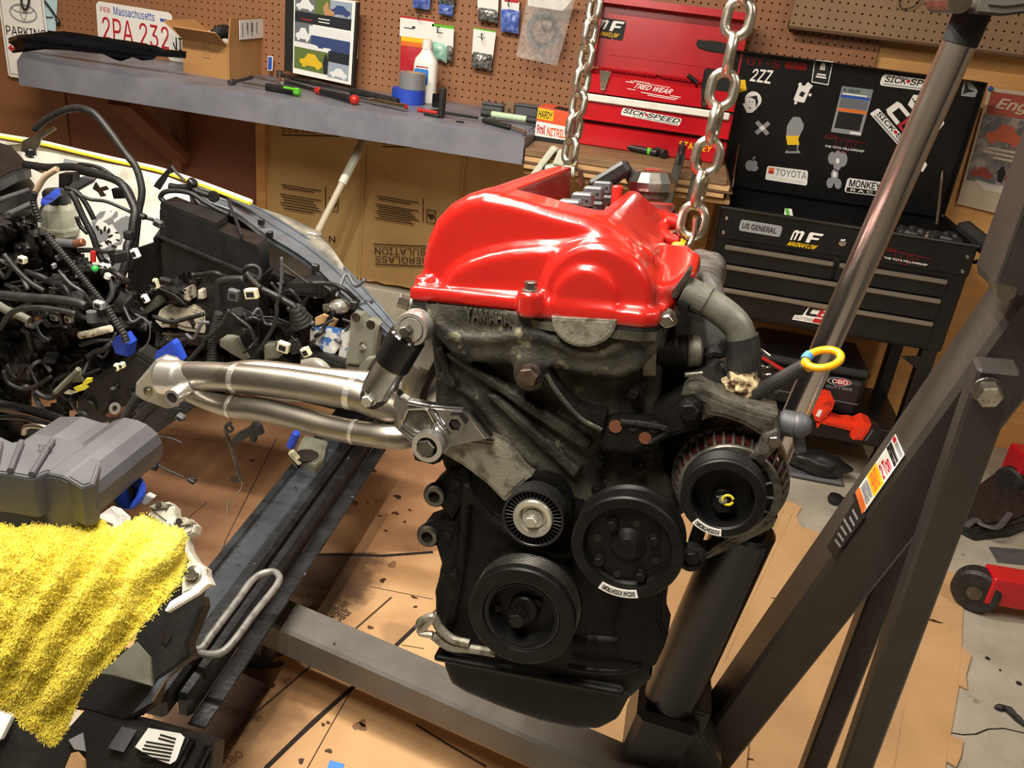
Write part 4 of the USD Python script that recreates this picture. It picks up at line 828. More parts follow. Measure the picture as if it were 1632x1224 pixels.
# posts, shelf, handle, casters
for x in (X0 + .025, X1 - .03):
    for y in (TY + .03, TB - .03): t.part('post', boxat((x - .022, y - .022, .10), (x + .022, y + .022, ZB + .004), .003), 'cart_black')
gx = wy(C6((390, 500)), TY + .10)[0]
SH = .20
t.part('shelf', boxat((X0 + .01, TY + .01, SH - .05), (X1 - .01, TB - .01, SH), .005), 'cart_black')
t.part('shelf_lip', boxat((X0 + .01, TY, SH - .055), (X1 - .01, TY + .012, SH + .012), .003), 'cart_black')
for x in (X0 + .05, X1 - .06):
    for y in (TY + .06, TB - .06):
        t.part('caster_fork', boxat((x - .02, y - .02, .06), (x + .02, y + .02, .15), .004), 'dull_steel'); t.part('caster_wheel', cyl((x - .016, y, .05), (x + .016, y, .05), .05, 24, .006), 'black_rubber')
ha, hb = wy(C5((905, 195)), TY + .10), wy(C5((1335, 545)), TY - .02)
t.part('side_handle', beam(ha, hb, .05, .05, (0, 0, 1), .018), 'black_plastic'); t.part('handle_end', trimesh.creation.icosphere(3, .026).apply_translation(hb), 'black_plastic', smooth=True)
t.part('handle_bolt', lathe_at([(0, 0), (.008, 0), (.006, .005), (0, .006)], hb - Y3 * .024, -Y3, 12), 'zinc'); t.part('handle_stay', cyl(wy(C5((1075, 620)), TY + .05), hb, .006, 10), 'black_plastic')
t.part('gusset', trace(C6((500, 395), (760, 395), (700, 560)), lambda q: wy(q, TY + .012), Y3, .006), 'cart_black')
# stickers on the lid face and drawers
LF = LQ - .0004
def lpq(*pts): return [wy(q, LF) for q in pts]
def ring_border(T, c, w=.03, m='white_print'):
    asp = np.linalg.norm(c[1] - c[0]) / np.linalg.norm(c[3] - c[0]); T.part('border', onpatch(prism(sbox(0, 0, 1, 1).difference(sbox(w / asp if asp > 1 else w, w if asp > 1 else w * asp, 1 - (w / asp if asp > 1 else w), 1 - (w if asp > 1 else w * asp))), 1), c, h=(.0006, .0014)), m)
t.part('badge', onpatch(txt('GT-S'), lpq((1190, 91), (1244, 97), (1242, 110), (1190, 103)), h=(.0006, .003)), 'badge_red', label='dark red raised letter badge on the lid')
c = decal(t, 'badge', ((1252, 97), (1287, 101), (1285, 113), (1250, 109)), LF, 'badge_red', .1); t.part('badge_line', onpatch(UNIT, c, (.36, 0, .4, 1), h=(.0012, .002)), 'black_print'); t.part('badge_line', onpatch(UNIT, c, (.05, .78, .95, .84), h=(.0012, .002)), 'black_print')
t.part('lettering', onpatch(txt('2ZZ'), lpq((1201, 109), (1232, 112), (1228, 134), (1195, 129)), shear=.05, h=(.0006, .0014)), 'white_print')
c = decal(t, 'sticker', ((1298, 95), (1328, 98), (1320, 136), (1293, 131)), LF, 'black_print', 0); ring_border(t, c, .05); t.part('sticker_figure', onpatch(prism(unary_union([Point(.5, .76).buffer(.14), sbox(.34, .6, .66, .76)]), 1), c, (.05, .0, .95, 1), h=(.001, .0016)), 'white_print'); t.part('print_line', onpatch(UNIT, c, (.25, .36, .75, .43), h=(.001, .0016)), 'white_print'); t.part('print_line', onpatch(UNIT, c, (.2, .25, .8, .32), h=(.001, .0016)), 'white_print')
c = lpq((1264, 134), (1296, 131), (1292, 162), (1262, 165)); blob = unary_union([affinity.rotate(sbox(.25, .12, .72, .78).buffer(.08), -18), affinity.rotate(sbox(.62, .72, .98, .95), -40), Point(.35, .95).buffer(.09), Point(.92, .36).buffer(.08), Point(.2, .02).buffer(.08)]); t.part('sticker', onpatch(prism(blob, 1), c, h=(.0006, .0012)), 'white_print'); t.part('sticker_print', onpatch(prism(affinity.rotate(sbox(.38, .32, .62, .56), -30), 1), c, h=(.0012, .0018)), 'black_print')
# yellow and dark sticker at the left edge, white round sticker
t.part('sticker', onpatch(prism(Polygon([(0, 0), (.3, 1), (.85, 1), (1, .25)]), 1), lpq((1174, 127), (1190, 127), (1190, 149), (1174, 149)), h=(.0006, .0012)), 'yellow_print')
c = lpq((1180, 145), (1215, 145), (1215, 180), (1180, 180)); t.part('sticker', onpatch(prism(unary_union([Point(.58, .6).buffer(.38), Polygon([(.1, .42), (.3, .5), (.4, .2), (.8, .25), (.55, .02), (.3, 0)])]), 1), c, h=(.0006, .0012)), 'white_print'); t.part('sticker_print', onpatch(prism(Polygon([(.32, .72), (.75, .8), (.82, .5), (.7, .25), (.68, .6), (.5, .7)]).union(sbox(.4, .5, .45, .54)).union(sbox(.55, .5, .6, .54)), 1), c, h=(.0012, .0018)), 'black_print')
c = lpq((1203, 191), (1229, 193), (1226, 217), (1202, 215)); cr = affinity.rotate(sbox(.36, -.05, .64, 1.05), 45).union(affinity.rotate(sbox(.36, -.05, .64, 1.05), -45)); t.part('sticker', onpatch(prism(cr, 1), c, h=(.0006, .0012)), 'grey_print'); t.part('sticker_pad', onpatch(prism(affinity.rotate(sbox(.36, .36, .64, .64), 45), 1), c, h=(.0012, .0018)), 'white_print')
c = lpq((1250, 187), (1283, 187), (1283, 243), (1250, 243)); pill = Polygon([(.45, 1), (.75, .98), (.92, .8), (.9, .7), (.65, .4), (.7, .25), (.62, .08), (.75, 0), (.05, 0), (.2, .1), (.1, .45), (.15, .75), (.3, .9)]).buffer(.02); t.part('sticker', onpatch(prism(pill, 1), c, h=(.0006, .0012)), 'grey_print'); t.part('sticker_band', onpatch(prism(pill.intersection(sbox(-1, .22, 2, .48)), 1), c, h=(.0012, .0018)), 'yellow_print'); t.part('sticker_base', onpatch(prism(pill.intersection(sbox(.15, .04, .6, .22)), 1), c, h=(.0012, .0018)), 'black_print')
ap = unary_union([affinity.scale(Point(.36, .4).buffer(.3), 1, 1.15), affinity.scale(Point(.64, .4).buffer(.3), 1, 1.15), Polygon([(.52, .78), (.54, .95), (.7, 1.02), (.68, .85)])]).difference(Point(1.0, .5).buffer(.17))
t.part('logo', onpatch(prism(ap, 1), lpq((1187, 248), (1211, 250), (1210, 275), (1186, 273)), h=(.0006, .0014)), 'grey_print', label='grey apple shaped sticker')
c = decal(t, 'sticker', ((1223, 264), (1288, 272), (1286, 296), (1219, 286)), LF, 'white_print', .05); t.part('logo_block', onpatch(UNIT, c, (.05, .48, .18, .9), h=(.0012, .0018)), 'red_print'); t.part('logo_block', onpatch(UNIT, c, (.05, .66, .18, .9), h=(.0016, .0022)), 'orange_print'); t.part('lettering', onpatch(txt('TOYOTA'), c, (.22, .42, .97, .9), h=(.0012, .0018)), 'grey_print'); t.part('print_line', onpatch(UNIT, c, (.2, .12, .9, .3), h=(.0012, .0016)), 'white_paint')
c = decal(t, 'sticker', ((1342, 137), (1392, 143), (1372, 217), (1324, 210)), LF, 'grey_print', 0)
mat('panel_green', '#7c8a86', .4); t.part('panel_print', onpatch(UNIT, c, (0, .86, 1, 1), h=(.001, .0016)), 'panel_green'); t.part('lettering', onpatch(txt('N-GAUGE'), c, (.08, .89, .6, .96), h=(.0016, .002)), 'black_print'); t.part('panel_print', onpatch(UNIT, c, (.03, .76, .97, .82), h=(.001, .0016)), 'blue_print'); t.part('panel_print', onpatch(UNIT, c, (.08, .83, .85, .86), h=(.001, .0016)), 'white_print'); t.part('panel_print', onpatch(UNIT, c, (.06, .55, .94, .75), h=(.001, .0016)), 'ph_grey'); t.part('panel_print', onpatch(UNIT, c, (.04, .47, .98, .54), h=(.001, .0016)), 'orange_print'); t.part('panel_print', onpatch(UNIT, c, (.08, .10, .9, .46), h=(.001, .0016)), 'black_print'); t.part('panel_print', onpatch(UNIT, c, (.62, .02, .98, .07), h=(.001, .0016)), 'white_print')
mat('script_red', '#7c1420', .4)
def yota(c):
    for P in ([(0, .75), (.12, .95), (.3, .9), (.2, .78), (.02, .78)], [(.12, .86), (.5, .8), (1, .74)], [(.3, .85), (.28, .45)], [(.42, .82), (.4, .45)], [(.52, .45), (.58, .8), (.66, .45)], [(.75, .8), (.72, .45)], [(.28, .5), (.35, .2), (.5, .12), (.6, .3), (.58, .45)]):
        pts = patch(c)(np.array([(x, y, .001) for x, y in P])); t.part('script_stroke', tube(spline(pts, 5), .0011, 5), 'script_red')
    t.part('lettering', onpatch(txt('THE YOTA FELLOWSHIP'), c, (.06, .28, .94, .40), h=(.0014, .002)), 'white_print')
yota(lpq((1313, 212), (1384, 222), (1380, 252), (1309, 242)))
c = lpq((1318, 241), (1354, 245), (1350, 300), (1313, 296)); t.part('sticker', onpatch(prism(unary_union([Point(.25, .82).buffer(.18), Point(.7, .82).buffer(.22), Point(.5, .64).buffer(.17), Point(.5, .9).buffer(.16)]), 1), c, h=(.0006, .0012)), 'grey_print'); t.part('sticker', onpatch(prism(unary_union([Point(.42, .36).buffer(.16), Point(.25, .1).buffer(.15), Point(.6, .1).buffer(.15), sbox(.28, .1, .58, .34)]), 1), c, h=(.0006, .0012)), 'grey_print'); t.part('sticker_print', onpatch(prism(unary_union([Point(.42, .36).buffer(.09), Point(.5, .76).buffer(.08)]), 1), c, h=(.0012, .0018)), 'white_print')
c = decal(t, 'sticker', ((1351, 283), (1440, 295), (1438, 317), (1345, 306)), LF, 'white_print', .05); t.part('lettering', onpatch(txt('MONKEY WRENCH'), c, (.05, .42, 1.2, .92), h=(.0012, .0018)), 'black_print'); t.part('print_band', onpatch(UNIT, c, (.03, .06, .98, .36), h=(.0012, .0018)), 'black_print'); t.part('lettering', onpatch(txt('R A C I N G'), c, (.1, .12, .9, .3), h=(.0018, .0022)), 'white_print')
c = decal(t, 'sticker', ((1407, 118), (1512, 131), (1508, 149), (1401, 136)), LF, 'white_print', .05); t.part('lettering', onpatch(txt('SICK'), c, (.06, .36, .38, .92), h=(.0012, .0018), shear=.04), 'black_print'); t.part('lettering', onpatch(txt('SPEED'), c, (.44, .36, .92, .92), h=(.0012, .0018), shear=.04), 'black_print'); t.part('star', onpatch(prism(Polygon([(0, .5), (.5, 1), (1, .5), (.5, 0)]), 1), c, (.37, .45, .44, .85), h=(.0012, .0018)), 'red_print'); t.part('print_line', onpatch(UNIT, c, (.05, .12, .92, .22), h=(.0012, .0018)), 'grey_print')
c = lpq((1399, 171), (1457, 235), (1440, 253), (1385, 180)); c = lpq((1400, 172), (1478, 262), (1470, 275), (1386, 181)); t.part('sticker', onpatch(rrect(.02, 6), c, h=(.0006, .0012)), 'white_print'); t.part('lettering', onpatch(txt('SICK'), c, (.05, .42, .36, .95), h=(.0012, .0018)), 'black_print'); t.part('lettering', onpatch(txt('SPEED'), c, (.42, .42, .9, .95), h=(.0012, .0018)), 'black_print'); t.part('star', onpatch(prism(Polygon([(0, .5), (.5, 1), (1, .5), (.5, 0)]), 1), c, (.35, .5, .43, .9), h=(.0012, .0018)), 'red_print'); t.part('print_line', onpatch(UNIT, c, (.05, .1, .92, .28), h=(.0012, .0018)), 'grey_print')
c = lpq((1432, 160), (1484, 222), (1462, 240), (1410, 176)); CG = Polygon([(0, .1), (0, .9), (.08, 1), (.36, 1), (.36, .75), (.12, .75), (.12, .25), (.36, .25), (.36, 0), (.08, 0)]); t.part('lettering', onpatch(prism(CG, 1), c, h=(.0006, .0014)), 'white_print'); t.part('lettering', onpatch(txt('E'), c, (.38, 0, .56, 1), h=(.0006, .0014)), 'red_print'); t.part('lettering', onpatch(txt('G'), c, (.6, 0, .95, 1), h=(.0006, .0014)), 'white_print')
c = lpq((1448, 152), (1476, 152), (1476, 184), (1448, 184)); gg = Polygon([(.0, .55), (.3, 1), (.65, .95), (1, .5), (.95, .2), (.6, 0)]).buffer(.04)
for i in range(4):
    for j in range(3): gg = gg.difference(Point(.36 + .13 * i - .06 * j, .72 - .13 * i + .1 * j - .1).buffer(.045))
t.part('sticker', onpatch(prism(gg, 1), c, h=(.0006, .0012)), 'white_print')
c = lpq((1530, 127), (1558, 127), (1558, 156), (1530, 156)); t.part('sticker', onpatch(prism(Polygon([(.05, .12), (.2, .98), (.55, .95), (1, .4), (.85, .03)]), 1), c, h=(.0006, .0012)), 'grey_print'); t.part('sticker_print', onpatch(prism(Polygon([(.15, .2), (.35, .85), (.5, .5), (.85, .35), (.4, .3)]), 1), c, h=(.0012, .0018)), 'black_print'); t.part('sticker', onpatch(prism(Polygon([(0, 0), (.3, .6), (.6, 1), (.8, .7)]), 1), lpq((1497, 192), (1507, 192), (1507, 207), (1497, 207)), h=(.0006, .0012)), 'white_print')
DF = TY - .001
c = [wy(q, DF) for q in ((1181, 349.5), (1247.5, 360.5), (1243, 378), (1177, 367))]; t.part('name_plate', onpatch(rrect(.06, 3.8), c, h=(.0, .002)), 'grey_print'); t.part('lettering', onpatch(txt('US GENERAL'), c, (.06, .25, .88, .75), h=(.002, .0026)), 'black_print')
c = [wy(q, DF) for q in ((1260, 365), (1312, 373), (1306, 399), (1256, 391))]; mflogo(t, c, (.03, 0, 1, 1), h=(.0006, .0014))
yota([wy(q, DF) for q in ((1404, 392), (1484, 406), (1482, 432), (1404, 418))])
c = [wy(q, TY - .0035) for q in ((1276, 486), (1332, 492), (1314, 518), (1262, 509))]; t.part('sticker', onpatch(prism(Polygon([(0, 0), (0, .32), (.22, .36), (.24, .9), (.34, 1), (1, 1), (.95, 0)]), 1), c, h=(.0006, .0012)), 'white_print'); t.part('lettering', onpatch(prism(CG, 1), c, (.28, .4, 1.2, .95), h=(.0012, .0018)), 'black_print'); t.part('lettering', onpatch(txt('E'), c, (.62, .4, .96, .95), h=(.0014, .002)), 'red_print'); t.part('lettering', onpatch(txt('CUTTING'), c, (.04, .08, .58, .26), h=(.0012, .0018)), 'grey_print'); t.part('sticker_print', onpatch(UNIT, c, (.6, .05, .94, .3), h=(.0012, .0018)), 'red_print')
# things on the cart
def tray(q, Y): a = wy(q, Y); return np.array([a[0], Y, zf])
a = tray((1258, 340), TY + .03); u_ = Thing('card', 'small green and white card standing in the cart tray', 'card', a); c = [wy(q, TY + .03) for q in ((1251, 332), (1262, 333), (1264, 345), (1254, 344))]; u_.part('card', hullpts([c[0], c[1], c[2], c[3], c[0] + Y3 * .003, c[2] + Y3 * .003, (c[3][0], c[3][1], zf + .001), (c[2][0], c[2][1], zf + .001)]), 'white_print'); u_.part('print', onpatch(UNIT, c, (0, .05, .5, 1)), 'green_plastic')
for k, (q, lb_) in enumerate((((1470, 350), 'black twisted hose coil in the right part of the cart tray'), ((1525, 362), 'black twisted hose coil at the right end of the cart tray'))):
    a = wy(q, TY + .12); u_ = Thing('hose_coil', lb_, 'hose', (a[0], a[1], zf)); rr = .05
    for j in range(3): u_.part('turn', tube([(a[0] + rr * math.cos(s), a[1] + .8 * rr * math.sin(s), zf + .022 + .026 * j + .004 * math.sin(5 * s)) for s in np.linspace(0, 2 * np.pi, 40)[:-1]], .014 + .0025 * np.sin(np.arange(39) * 1.9), 8, True), 'black_rubber')
a = wy((1440, 360), TY + .06); u_ = Thing('socket', 'small chrome sockets lying in the cart tray behind the ram', 'socket', (a[0], a[1], zf)); u_.part('body', cyl((a[0] - .03, a[1], zf + .012), (a[0] + .02, a[1], zf + .012), .012, 16, .002), 'chrome')
a = wy((1345, 352), TY + .05); u_ = Thing('tray_tool', 'flat dark steel bar lying in the cart tray', 'tool', (a[0], a[1], zf)); u_.part('bar', boxat((a[0] - .07, a[1] - .02, zf + .0005), (a[0] + .08, a[1] + .03, zf + .06), .004), 'dull_steel')
# red cable, case and drill on the shelf
q4 = [wy(q, TY + .06) for q in ((1290, 588), (1386, 600), (1371, 632), (1292, 630))]
cx0, cx1 = q4[0][0] - .16, wy((1384, 610), TY + .06)[0]; ch = q4[1][2]
u_ = Thing('tool_case', 'black plastic tool case with a round red logo on the cart shelf', 'case', ((cx0 + cx1) / 2, TY + .2, SH)); u_.part('body', boxat((cx0, TY + .065, SH + .001), (cx1, TB - .06, ch - .02), .02), 'black_plastic'); u_.part('lid', boxat((cx0 - .003, TY + .06, ch - .02), (cx1 + .003, TB - .055, ch + .012), .012), 'black_plastic'); u_.part('seam', boxat((cx0 + .02, TY + .0615, ch - .11), (cx1 - .01, TY + .066, ch - .105), .001), 'grey_plastic')
c = [wy(q, TY + .0638) for q in ((1319, 600), (1357, 604), (1358, 624), (1316, 618))]; u_.part('logo_ring', onpatch(prism(ring(.5, .68, .5, .34, .08), 1), c, h=(.001, .0018)), 'grey_print'); u_.part('logo', onpatch(prism(affinity.scale(Point(.62, .68).buffer(.3), 1, .9), 1), c, h=(.001, .0016)), 'red_print'); u_.part('lettering', onpatch(txt('CBD'), c, (.2, .5, .85, .85), h=(.0018, .0022)), 'white_print'); u_.part('lettering', onpatch(txt('CUTTING'), c, (0, .04, 1, .28), h=(.001, .0016)), 'grey_print')
mat('drill_orange', '#e5381c', .4)
DY = TY + .0
def wdr(q): return wy(q, DY)
dz = wdr((1340, 712))[2]; G = Crop(1240, 540, 4.37)
u_ = Thing('cordless_drill', 'orange cordless drill lying on the black case edge under the cart', 'drill', (wdr((1330, 690))[0], DY, min(dz, SH)))
def dp(pts, d, b=.006, Y=DY): return trace([G(p) for p in pts], lambda q: wy(q, Y), Y3, d, b)
u_.part('motor_housing', dp([(232, 510), (250, 460), (290, 415), (340, 402), (380, 415), (400, 450), (385, 500), (330, 560), (300, 590), (262, 580)], .06, .014, DY - .03), 'drill_orange')
u_.part('handle', dp([(330, 550), (372, 545), (440, 570), (500, 570), (560, 590), (520, 655), (470, 640), (400, 622), (345, 610), (300, 600), (275, 635), (268, 600)], .045, .012, DY - .022), 'drill_orange')
u_.part('battery_boot', dp([(505, 690), (525, 610), (600, 578), (655, 605), (640, 650), (590, 716), (520, 712)], .07, .012, DY - .035), 'drill_orange')
u_.part('battery', dp([(592, 716), (655, 605), (720, 650), (705, 735), (640, 740)], .065, .01, DY - .032), 'black_plastic')
u_.part('battery_stripe', dp([(602, 708), (655, 632), (668, 640), (615, 716)], .004, 0, DY - .036), 'grey_plastic')
u_.part('chuck', dp([(232, 512), (262, 578), (225, 610), (200, 560)], .04, .01, DY - .02), 'black_plastic')
u_.part('label', dp([(262, 535), (285, 492), (310, 500), (285, 548)], .002, 0, DY - .0315), 'white_print')
for k in range(3): u_.part('vent_slot', dp([(318 + 18 * k, 460), (335 + 18 * k, 432), (341 + 18 * k, 436), (324 + 18 * k, 466)], .002, 0, DY - .0312), 'red_plastic')
u_ = Thing('jump_cable', 'red cable lying on the cart shelf behind the yellow dipstick ring', 'cable', wy((1245, 600), TY + .08));
u_.part('cable', tube(spline([wy(q, TY + .045) for q in ((1215, 570), (1240, 585), (1262, 600), (1240, 606), (1268, 602), (1290, 612))], 6), .007, 8), 'red_plastic')
# dark bag under the cart
a = wz((1300, 770), .0); u_ = Thing('boot', 'dark boot standing on the floor under the cart', 'boot', a)
sp = wz((1305, 765), .0); blobm = trimesh.creation.icosphere(3, 1.0); blobm.vertices = blobm.vertices * (.7 + .6 * meshkit.noise(blobm.vertices * 1.7 + 9)[:, None]) * [.10, .055, .045]; u_.part('upper', blobm.apply_translation(a + [0, .05, .05]), 'black_plastic', smooth=True); u_.part('sole', boxat(a + [-.09, .0, 0.001], a + [.09, .10, .02], .008), 'grey_plastic')
a = wz((1355, 800), .012); u_ = Thing('brush_handle', 'black handle with a round end lying on the concrete by the cart', 'handle', wz((1345, 800), 0)); u_.part('grip', cyl(wz((1335, 796), .016), wz((1375, 803), .016), .012, 14), 'black_plastic'); u_.part('knob', lathe_at([(0, -.014), (.02, -.012), (.024, 0), (.02, .012), (0, .014)], wz((1331, 795), .016), Z3, 24), 'black_plastic')

# ------------------------------------------------------------------ poster on the right wall part
PY2 = WY - .004
c = [wy(q, PY2) for q in ((1576, 139), (1668, 151), (1640, 362), (1523, 324))]
c = [wy(q, PY2) for q in ((1576, 139), (1690, 154), (1650, 355), (1525, 325))]
t = Thing('poster', 'faded red car poster pinned to the plywood beside the black cart lid', 'poster', c[3]); mat('poster_paper', '#b9a991', .7); mat('poster_red', '#8f3a30', .6, col2='#9c4a3a', lo=.4, hi=.6, vs=20); mat('poster_grey', '#7a746c', .6, col2='#5b5a5c', lo=.4, hi=.6, vs=25, col3='#9a8f86', vs3=18, lo3=.5, hi3=.6); mat('poster_orange', '#b5583a', .6)
t.part('sheet', onpatch(UNIT, c, h=(-.001, 0)), 'poster_paper'); t.part('print_red', onpatch(UNIT, c, (.05, .79, 1, .97), h=(0, .0006)), 'poster_red'); t.part('print_grey', onpatch(UNIT, c, (.03, .22, 1, .79), h=(0, .0006)), 'poster_grey')
t.part('lettering', onpatch(txt('Engine'), c, (.18, .82, .95, .93), h=(.0008, .0013), shear=.12), 'poster_paper')
t.part('print_car', onpatch(prism(CAR, 1), c, (.12, .56, .62, .73), h=(.0008, .0013)), 'poster_orange'); t.part('print_car', onpatch(prism(CAR, 1), c, (.5, .24, 1.0, .42), h=(.0008, .0013)), 'poster_red'); t.part('print_car', onpatch(prism(CAR, 1), c, (.06, .26, .35, .36), h=(.0008, .0013)), 'poster_red'); t.part('print_figure', onpatch(prism(Polygon([(.3, 0), (.1, .6), (.5, 1), (.9, .6), (.7, 0)]), 1), c, (.38, .26, .52, .40), h=(.0008, .0013)), 'black_print')
for k in range(3): t.part('print_line', onpatch(UNIT, c, (.2 - .05 * (k == 1) + .1 * (k == 2), .51 - .035 * k, .95 - .2 * (k == 2), .53 - .035 * k), h=(.0008, .0013)), 'poster_paper')
for k in range(5): t.part('print_line', onpatch(UNIT, c, (.15 + .03 * k, .225 - .012 * k, .8, .231 - .012 * k), h=(.0008, .0013)), 'white_paint')
t.part('push_pin', trimesh.creation.icosphere(2, .008).apply_translation(wy(C4((1257, 290)), PY2 - .006)), 'blue_print')

# ------------------------------------------------------------------ cardboard and clutter on the floor
def sheet(name, label, pts, z, m='cardboard', th=.004, extra=None):
    P = [wz(q, z) for q in pts]; pl = Polygon([(p[0], p[1]) for p in P]); mm = prism(pl, th, .001); mm.apply_translation((0, 0, z - th)); c0 = np.array([*pl.centroid.coords[0], z - th])
    T = Thing(name, label, 'cardboard', c0); T.part('sheet', mm, m); return T
def blot(T, cx, cy, r, z, m='oil', seed=0, sx=1.0, sy=1.0, n=72, name='oil_stain'):
    o = wz((cx, cy), z); R = np.random.default_rng(seed + int(cx * 7 + cy)); a = np.linspace(0, 2 * np.pi, n, endpoint=False)
    rr = r * (1 + .22 * np.sin(2 * a + R.random() * 6) + .14 * np.sin(3 * a + R.random() * 6) + .07 * np.sin(7 * a + R.random() * 6) + .04 * np.sin(13 * a + R.random() * 6) + .03 * np.sin(23 * a)); pl = Polygon([(o[0] + sx * x * math.cos(s), o[1] + sy * x * math.sin(s)) for x, s in zip(rr, a)]).buffer(0)
    mm = prism(pl, .0005); mm.apply_translation((0, 0, z)); T.part(name, mm, m)
def crease(T, pts, z, w=.003, m='ink_brown', name='crease'):
    T.part(name, tube(np.array([wz(q, z) for q in pts]) + [0, 0, .0001], w, 6, flat=(.12, 1), up=(0, 0, 1)), m)
Za, Zb, Zc, Zd = .0085, .0045, .013, .0045
sA = sheet('cardboard_sheet', 'brown stained cardboard sheet under the open engine bay', [(-150, 560), (215, 590), (455, 640), (700, 640), (900, 660), (905, 870), (560, 885), (470, 880), (300, 1010), (-200, 1010)], Zd, 'cardboard_dark')
sB = sheet('cardboard_sheet', 'cardboard sheet with oil drips and black print behind the hoist leg', [(150, 985), (330, 950), (470, 882), (690, 878), (1010, 840), (1010, 930), (700, 965), (664, 1000), (560, 1094), (420, 1224), (330, 1310), (-40, 1330), (-60, 1240), (120, 1180)], Za, 'cardboard_oiled')
sC = sheet('cardboard_sheet', 'front cardboard sheet under the middle of the hoist leg', [(672, 992), (1060, 950), (1200, 1110), (1180, 1330), (330, 1330), (426, 1224), (567, 1094)], Zc, 'cardboard_clean')
sD = sheet('cardboard_sheet', 'large clean cardboard sheet with a torn corner at the right of the ram', [(930, 935), (1010, 770), (1120, 770), (1180, 790), (1262, 800), (1278, 808), (1270, 822), (1275, 838), (1310, 850), (1541, 918), (1536, 960), (1530, 1085), (1507, 1224), (1500, 1330), (1190, 1330), (1120, 1150), (1010, 1160)], Zd - .0003, 'cardboard_clean')
for q in (((1385, 0),),): pass
sE = sheet('cardboard_scrap', 'torn cardboard flap at the right edge of the clean sheet', [(1533, 1030), (1549, 1045), (1540, 1075), (1542, 1098), (1526, 1090)], .0065, 'cardboard_clean')
sF = sheet('cardboard_scrap', 'torn pinkish cardboard scrap near the lower right corner', [(1512, 1170), (1536, 1180), (1532, 1205), (1524, 1222), (1508, 1212)], .0065, 'cardboard_clean')
crease(sA, [(440, 700), (360, 860), (345, 910)], Zd, .002); crease(sA, [(240, 690), (350, 705), (470, 640)], Zd, .0015); crease(sA, [(330, 800), (295, 830), (250, 870)], Zd, .002)
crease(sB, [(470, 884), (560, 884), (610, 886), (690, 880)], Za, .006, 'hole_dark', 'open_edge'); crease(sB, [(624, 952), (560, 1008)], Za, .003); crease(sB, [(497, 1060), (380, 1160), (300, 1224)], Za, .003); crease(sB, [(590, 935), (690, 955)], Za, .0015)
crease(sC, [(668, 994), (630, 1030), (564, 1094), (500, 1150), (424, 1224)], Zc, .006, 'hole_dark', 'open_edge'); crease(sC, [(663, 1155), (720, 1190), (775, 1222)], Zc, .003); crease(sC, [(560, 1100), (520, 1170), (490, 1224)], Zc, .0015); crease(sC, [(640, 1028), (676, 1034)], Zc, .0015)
crease(sD, [(1250, 810), (1160, 1000), (1110, 1130)], Zd, .0014, 'cardboard'); crease(sD, [(1262, 820), (1215, 920), (1130, 1110)], Zd, .0012, 'cardboard'); crease(sD, [(1457, 1010), (1440, 1130), (1425, 1224)], Zd, .0016, 'cardboard')
for k, (x, y, r) in enumerate(((582, 726, .024), (562, 738, .007), (560, 730, .006), (592, 741, .006), (566, 749, .008), (596, 750, .009), (634, 792, .011), (529, 796, .014), (536, 803, .013), (565, 801, .010), (550, 790, .008), (586, 801, .004), (600, 799, .004), (608, 798, .004), (521, 814, .010), (531, 826, .019), (529, 841, .012), (630, 818, .009), (645, 832, .005), (653, 813, .005), (567, 786, .008), (540, 757, .009), (535, 769, .006), (450, 713, .018), (402, 734, .008), (345, 695, .012), (290, 713, .014), (615, 846, .005), (605, 822, .005))):
    blot(sA, x, y, r, Zd, 'oil_light' if k in (8, 10, 13, 20, 23, 25, 26) else 'oil', k)
for k, (x, y, r, m, sx, sy) in enumerate(((625, 900, .012, 'oil_light', 1, 1), (610, 925, .008, 'oil', 1, 1), (435, 1093, .006, 'oil', 1, 1), (459, 1085, .010, 'oil_light', 1, 1), (505, 964, .010, 'oil', 1, 1), (493, 947, .006, 'oil', 1, 1), (517, 945, .008, 'oil', 1, 1), (660, 952, .006, 'oil', 1.4, .6), (662, 967, .005, 'oil', 1, .7), (590, 1000, .006, 'oil', 1, 1))):
    blot(sB, x, y, r, Za + .0001 * k, m, k, sx, sy)
for k, (x, y, r) in enumerate(((573, 1158, .012), (578, 1152, .008), (515, 1155, .004), (523, 1152, .004), (524, 1197, .006), (480, 1213, .006), (700, 1010, .004))): blot(sC, x, y, r, Zc, 'oil_light' if k in (0, 1, 7) else 'oil', k)
for k, (x, y, r) in enumerate(((1138, 1088, .006), (1236, 954, .006), (1490, 990, .010), (1195, 1210, .005), (1168, 985, .005))): blot(sD, x, y, r, Zd, 'oil', k, 1.6, .5)
# print on the floor cardboard
def floortext(T, s, q0, q1, h, z, m='ink_brown', name='printed_lettering'):
    a, b = wz(q0, z), wz(q1, z); u = b - a; L = np.linalg.norm(u); u /= L; v = np.cross(Z3, u); c = [a + v * h, a + v * h + u * L, b, a]; T.part(name, onpatch(txt(s), c, h=(.0002, .0006)), m)
floortext(sB, 'Drug', (513, 986), (538, 969), .030, Za); floortext(sB, 'chapper', (522, 994), (562, 963), .026, Za); floortext(sB, 'Caur', (539, 995), (563, 976), .030, Za)
mat('print_faded', '#70452b', .7)
floortext(sB, 'U', (252, 1132), (272, 1122), .045, Za, 'print_faded'); floortext(sB, 'D', (262, 1103), (281, 1095), .040, Za, 'print_faded'); floortext(sB, '2.7', (228, 1146), (240, 1142), .018, Za, 'print_faded'); floortext(sB, 'T', (290, 1085), (312, 1075), .03, Za, 'ink_brown'); floortext(sB, '002', (347, 1210), (366, 1192), .022, Za, 'print_faded'); floortext(sB, '1B0', (362, 1224), (390, 1205), .02, Za, 'print_faded')
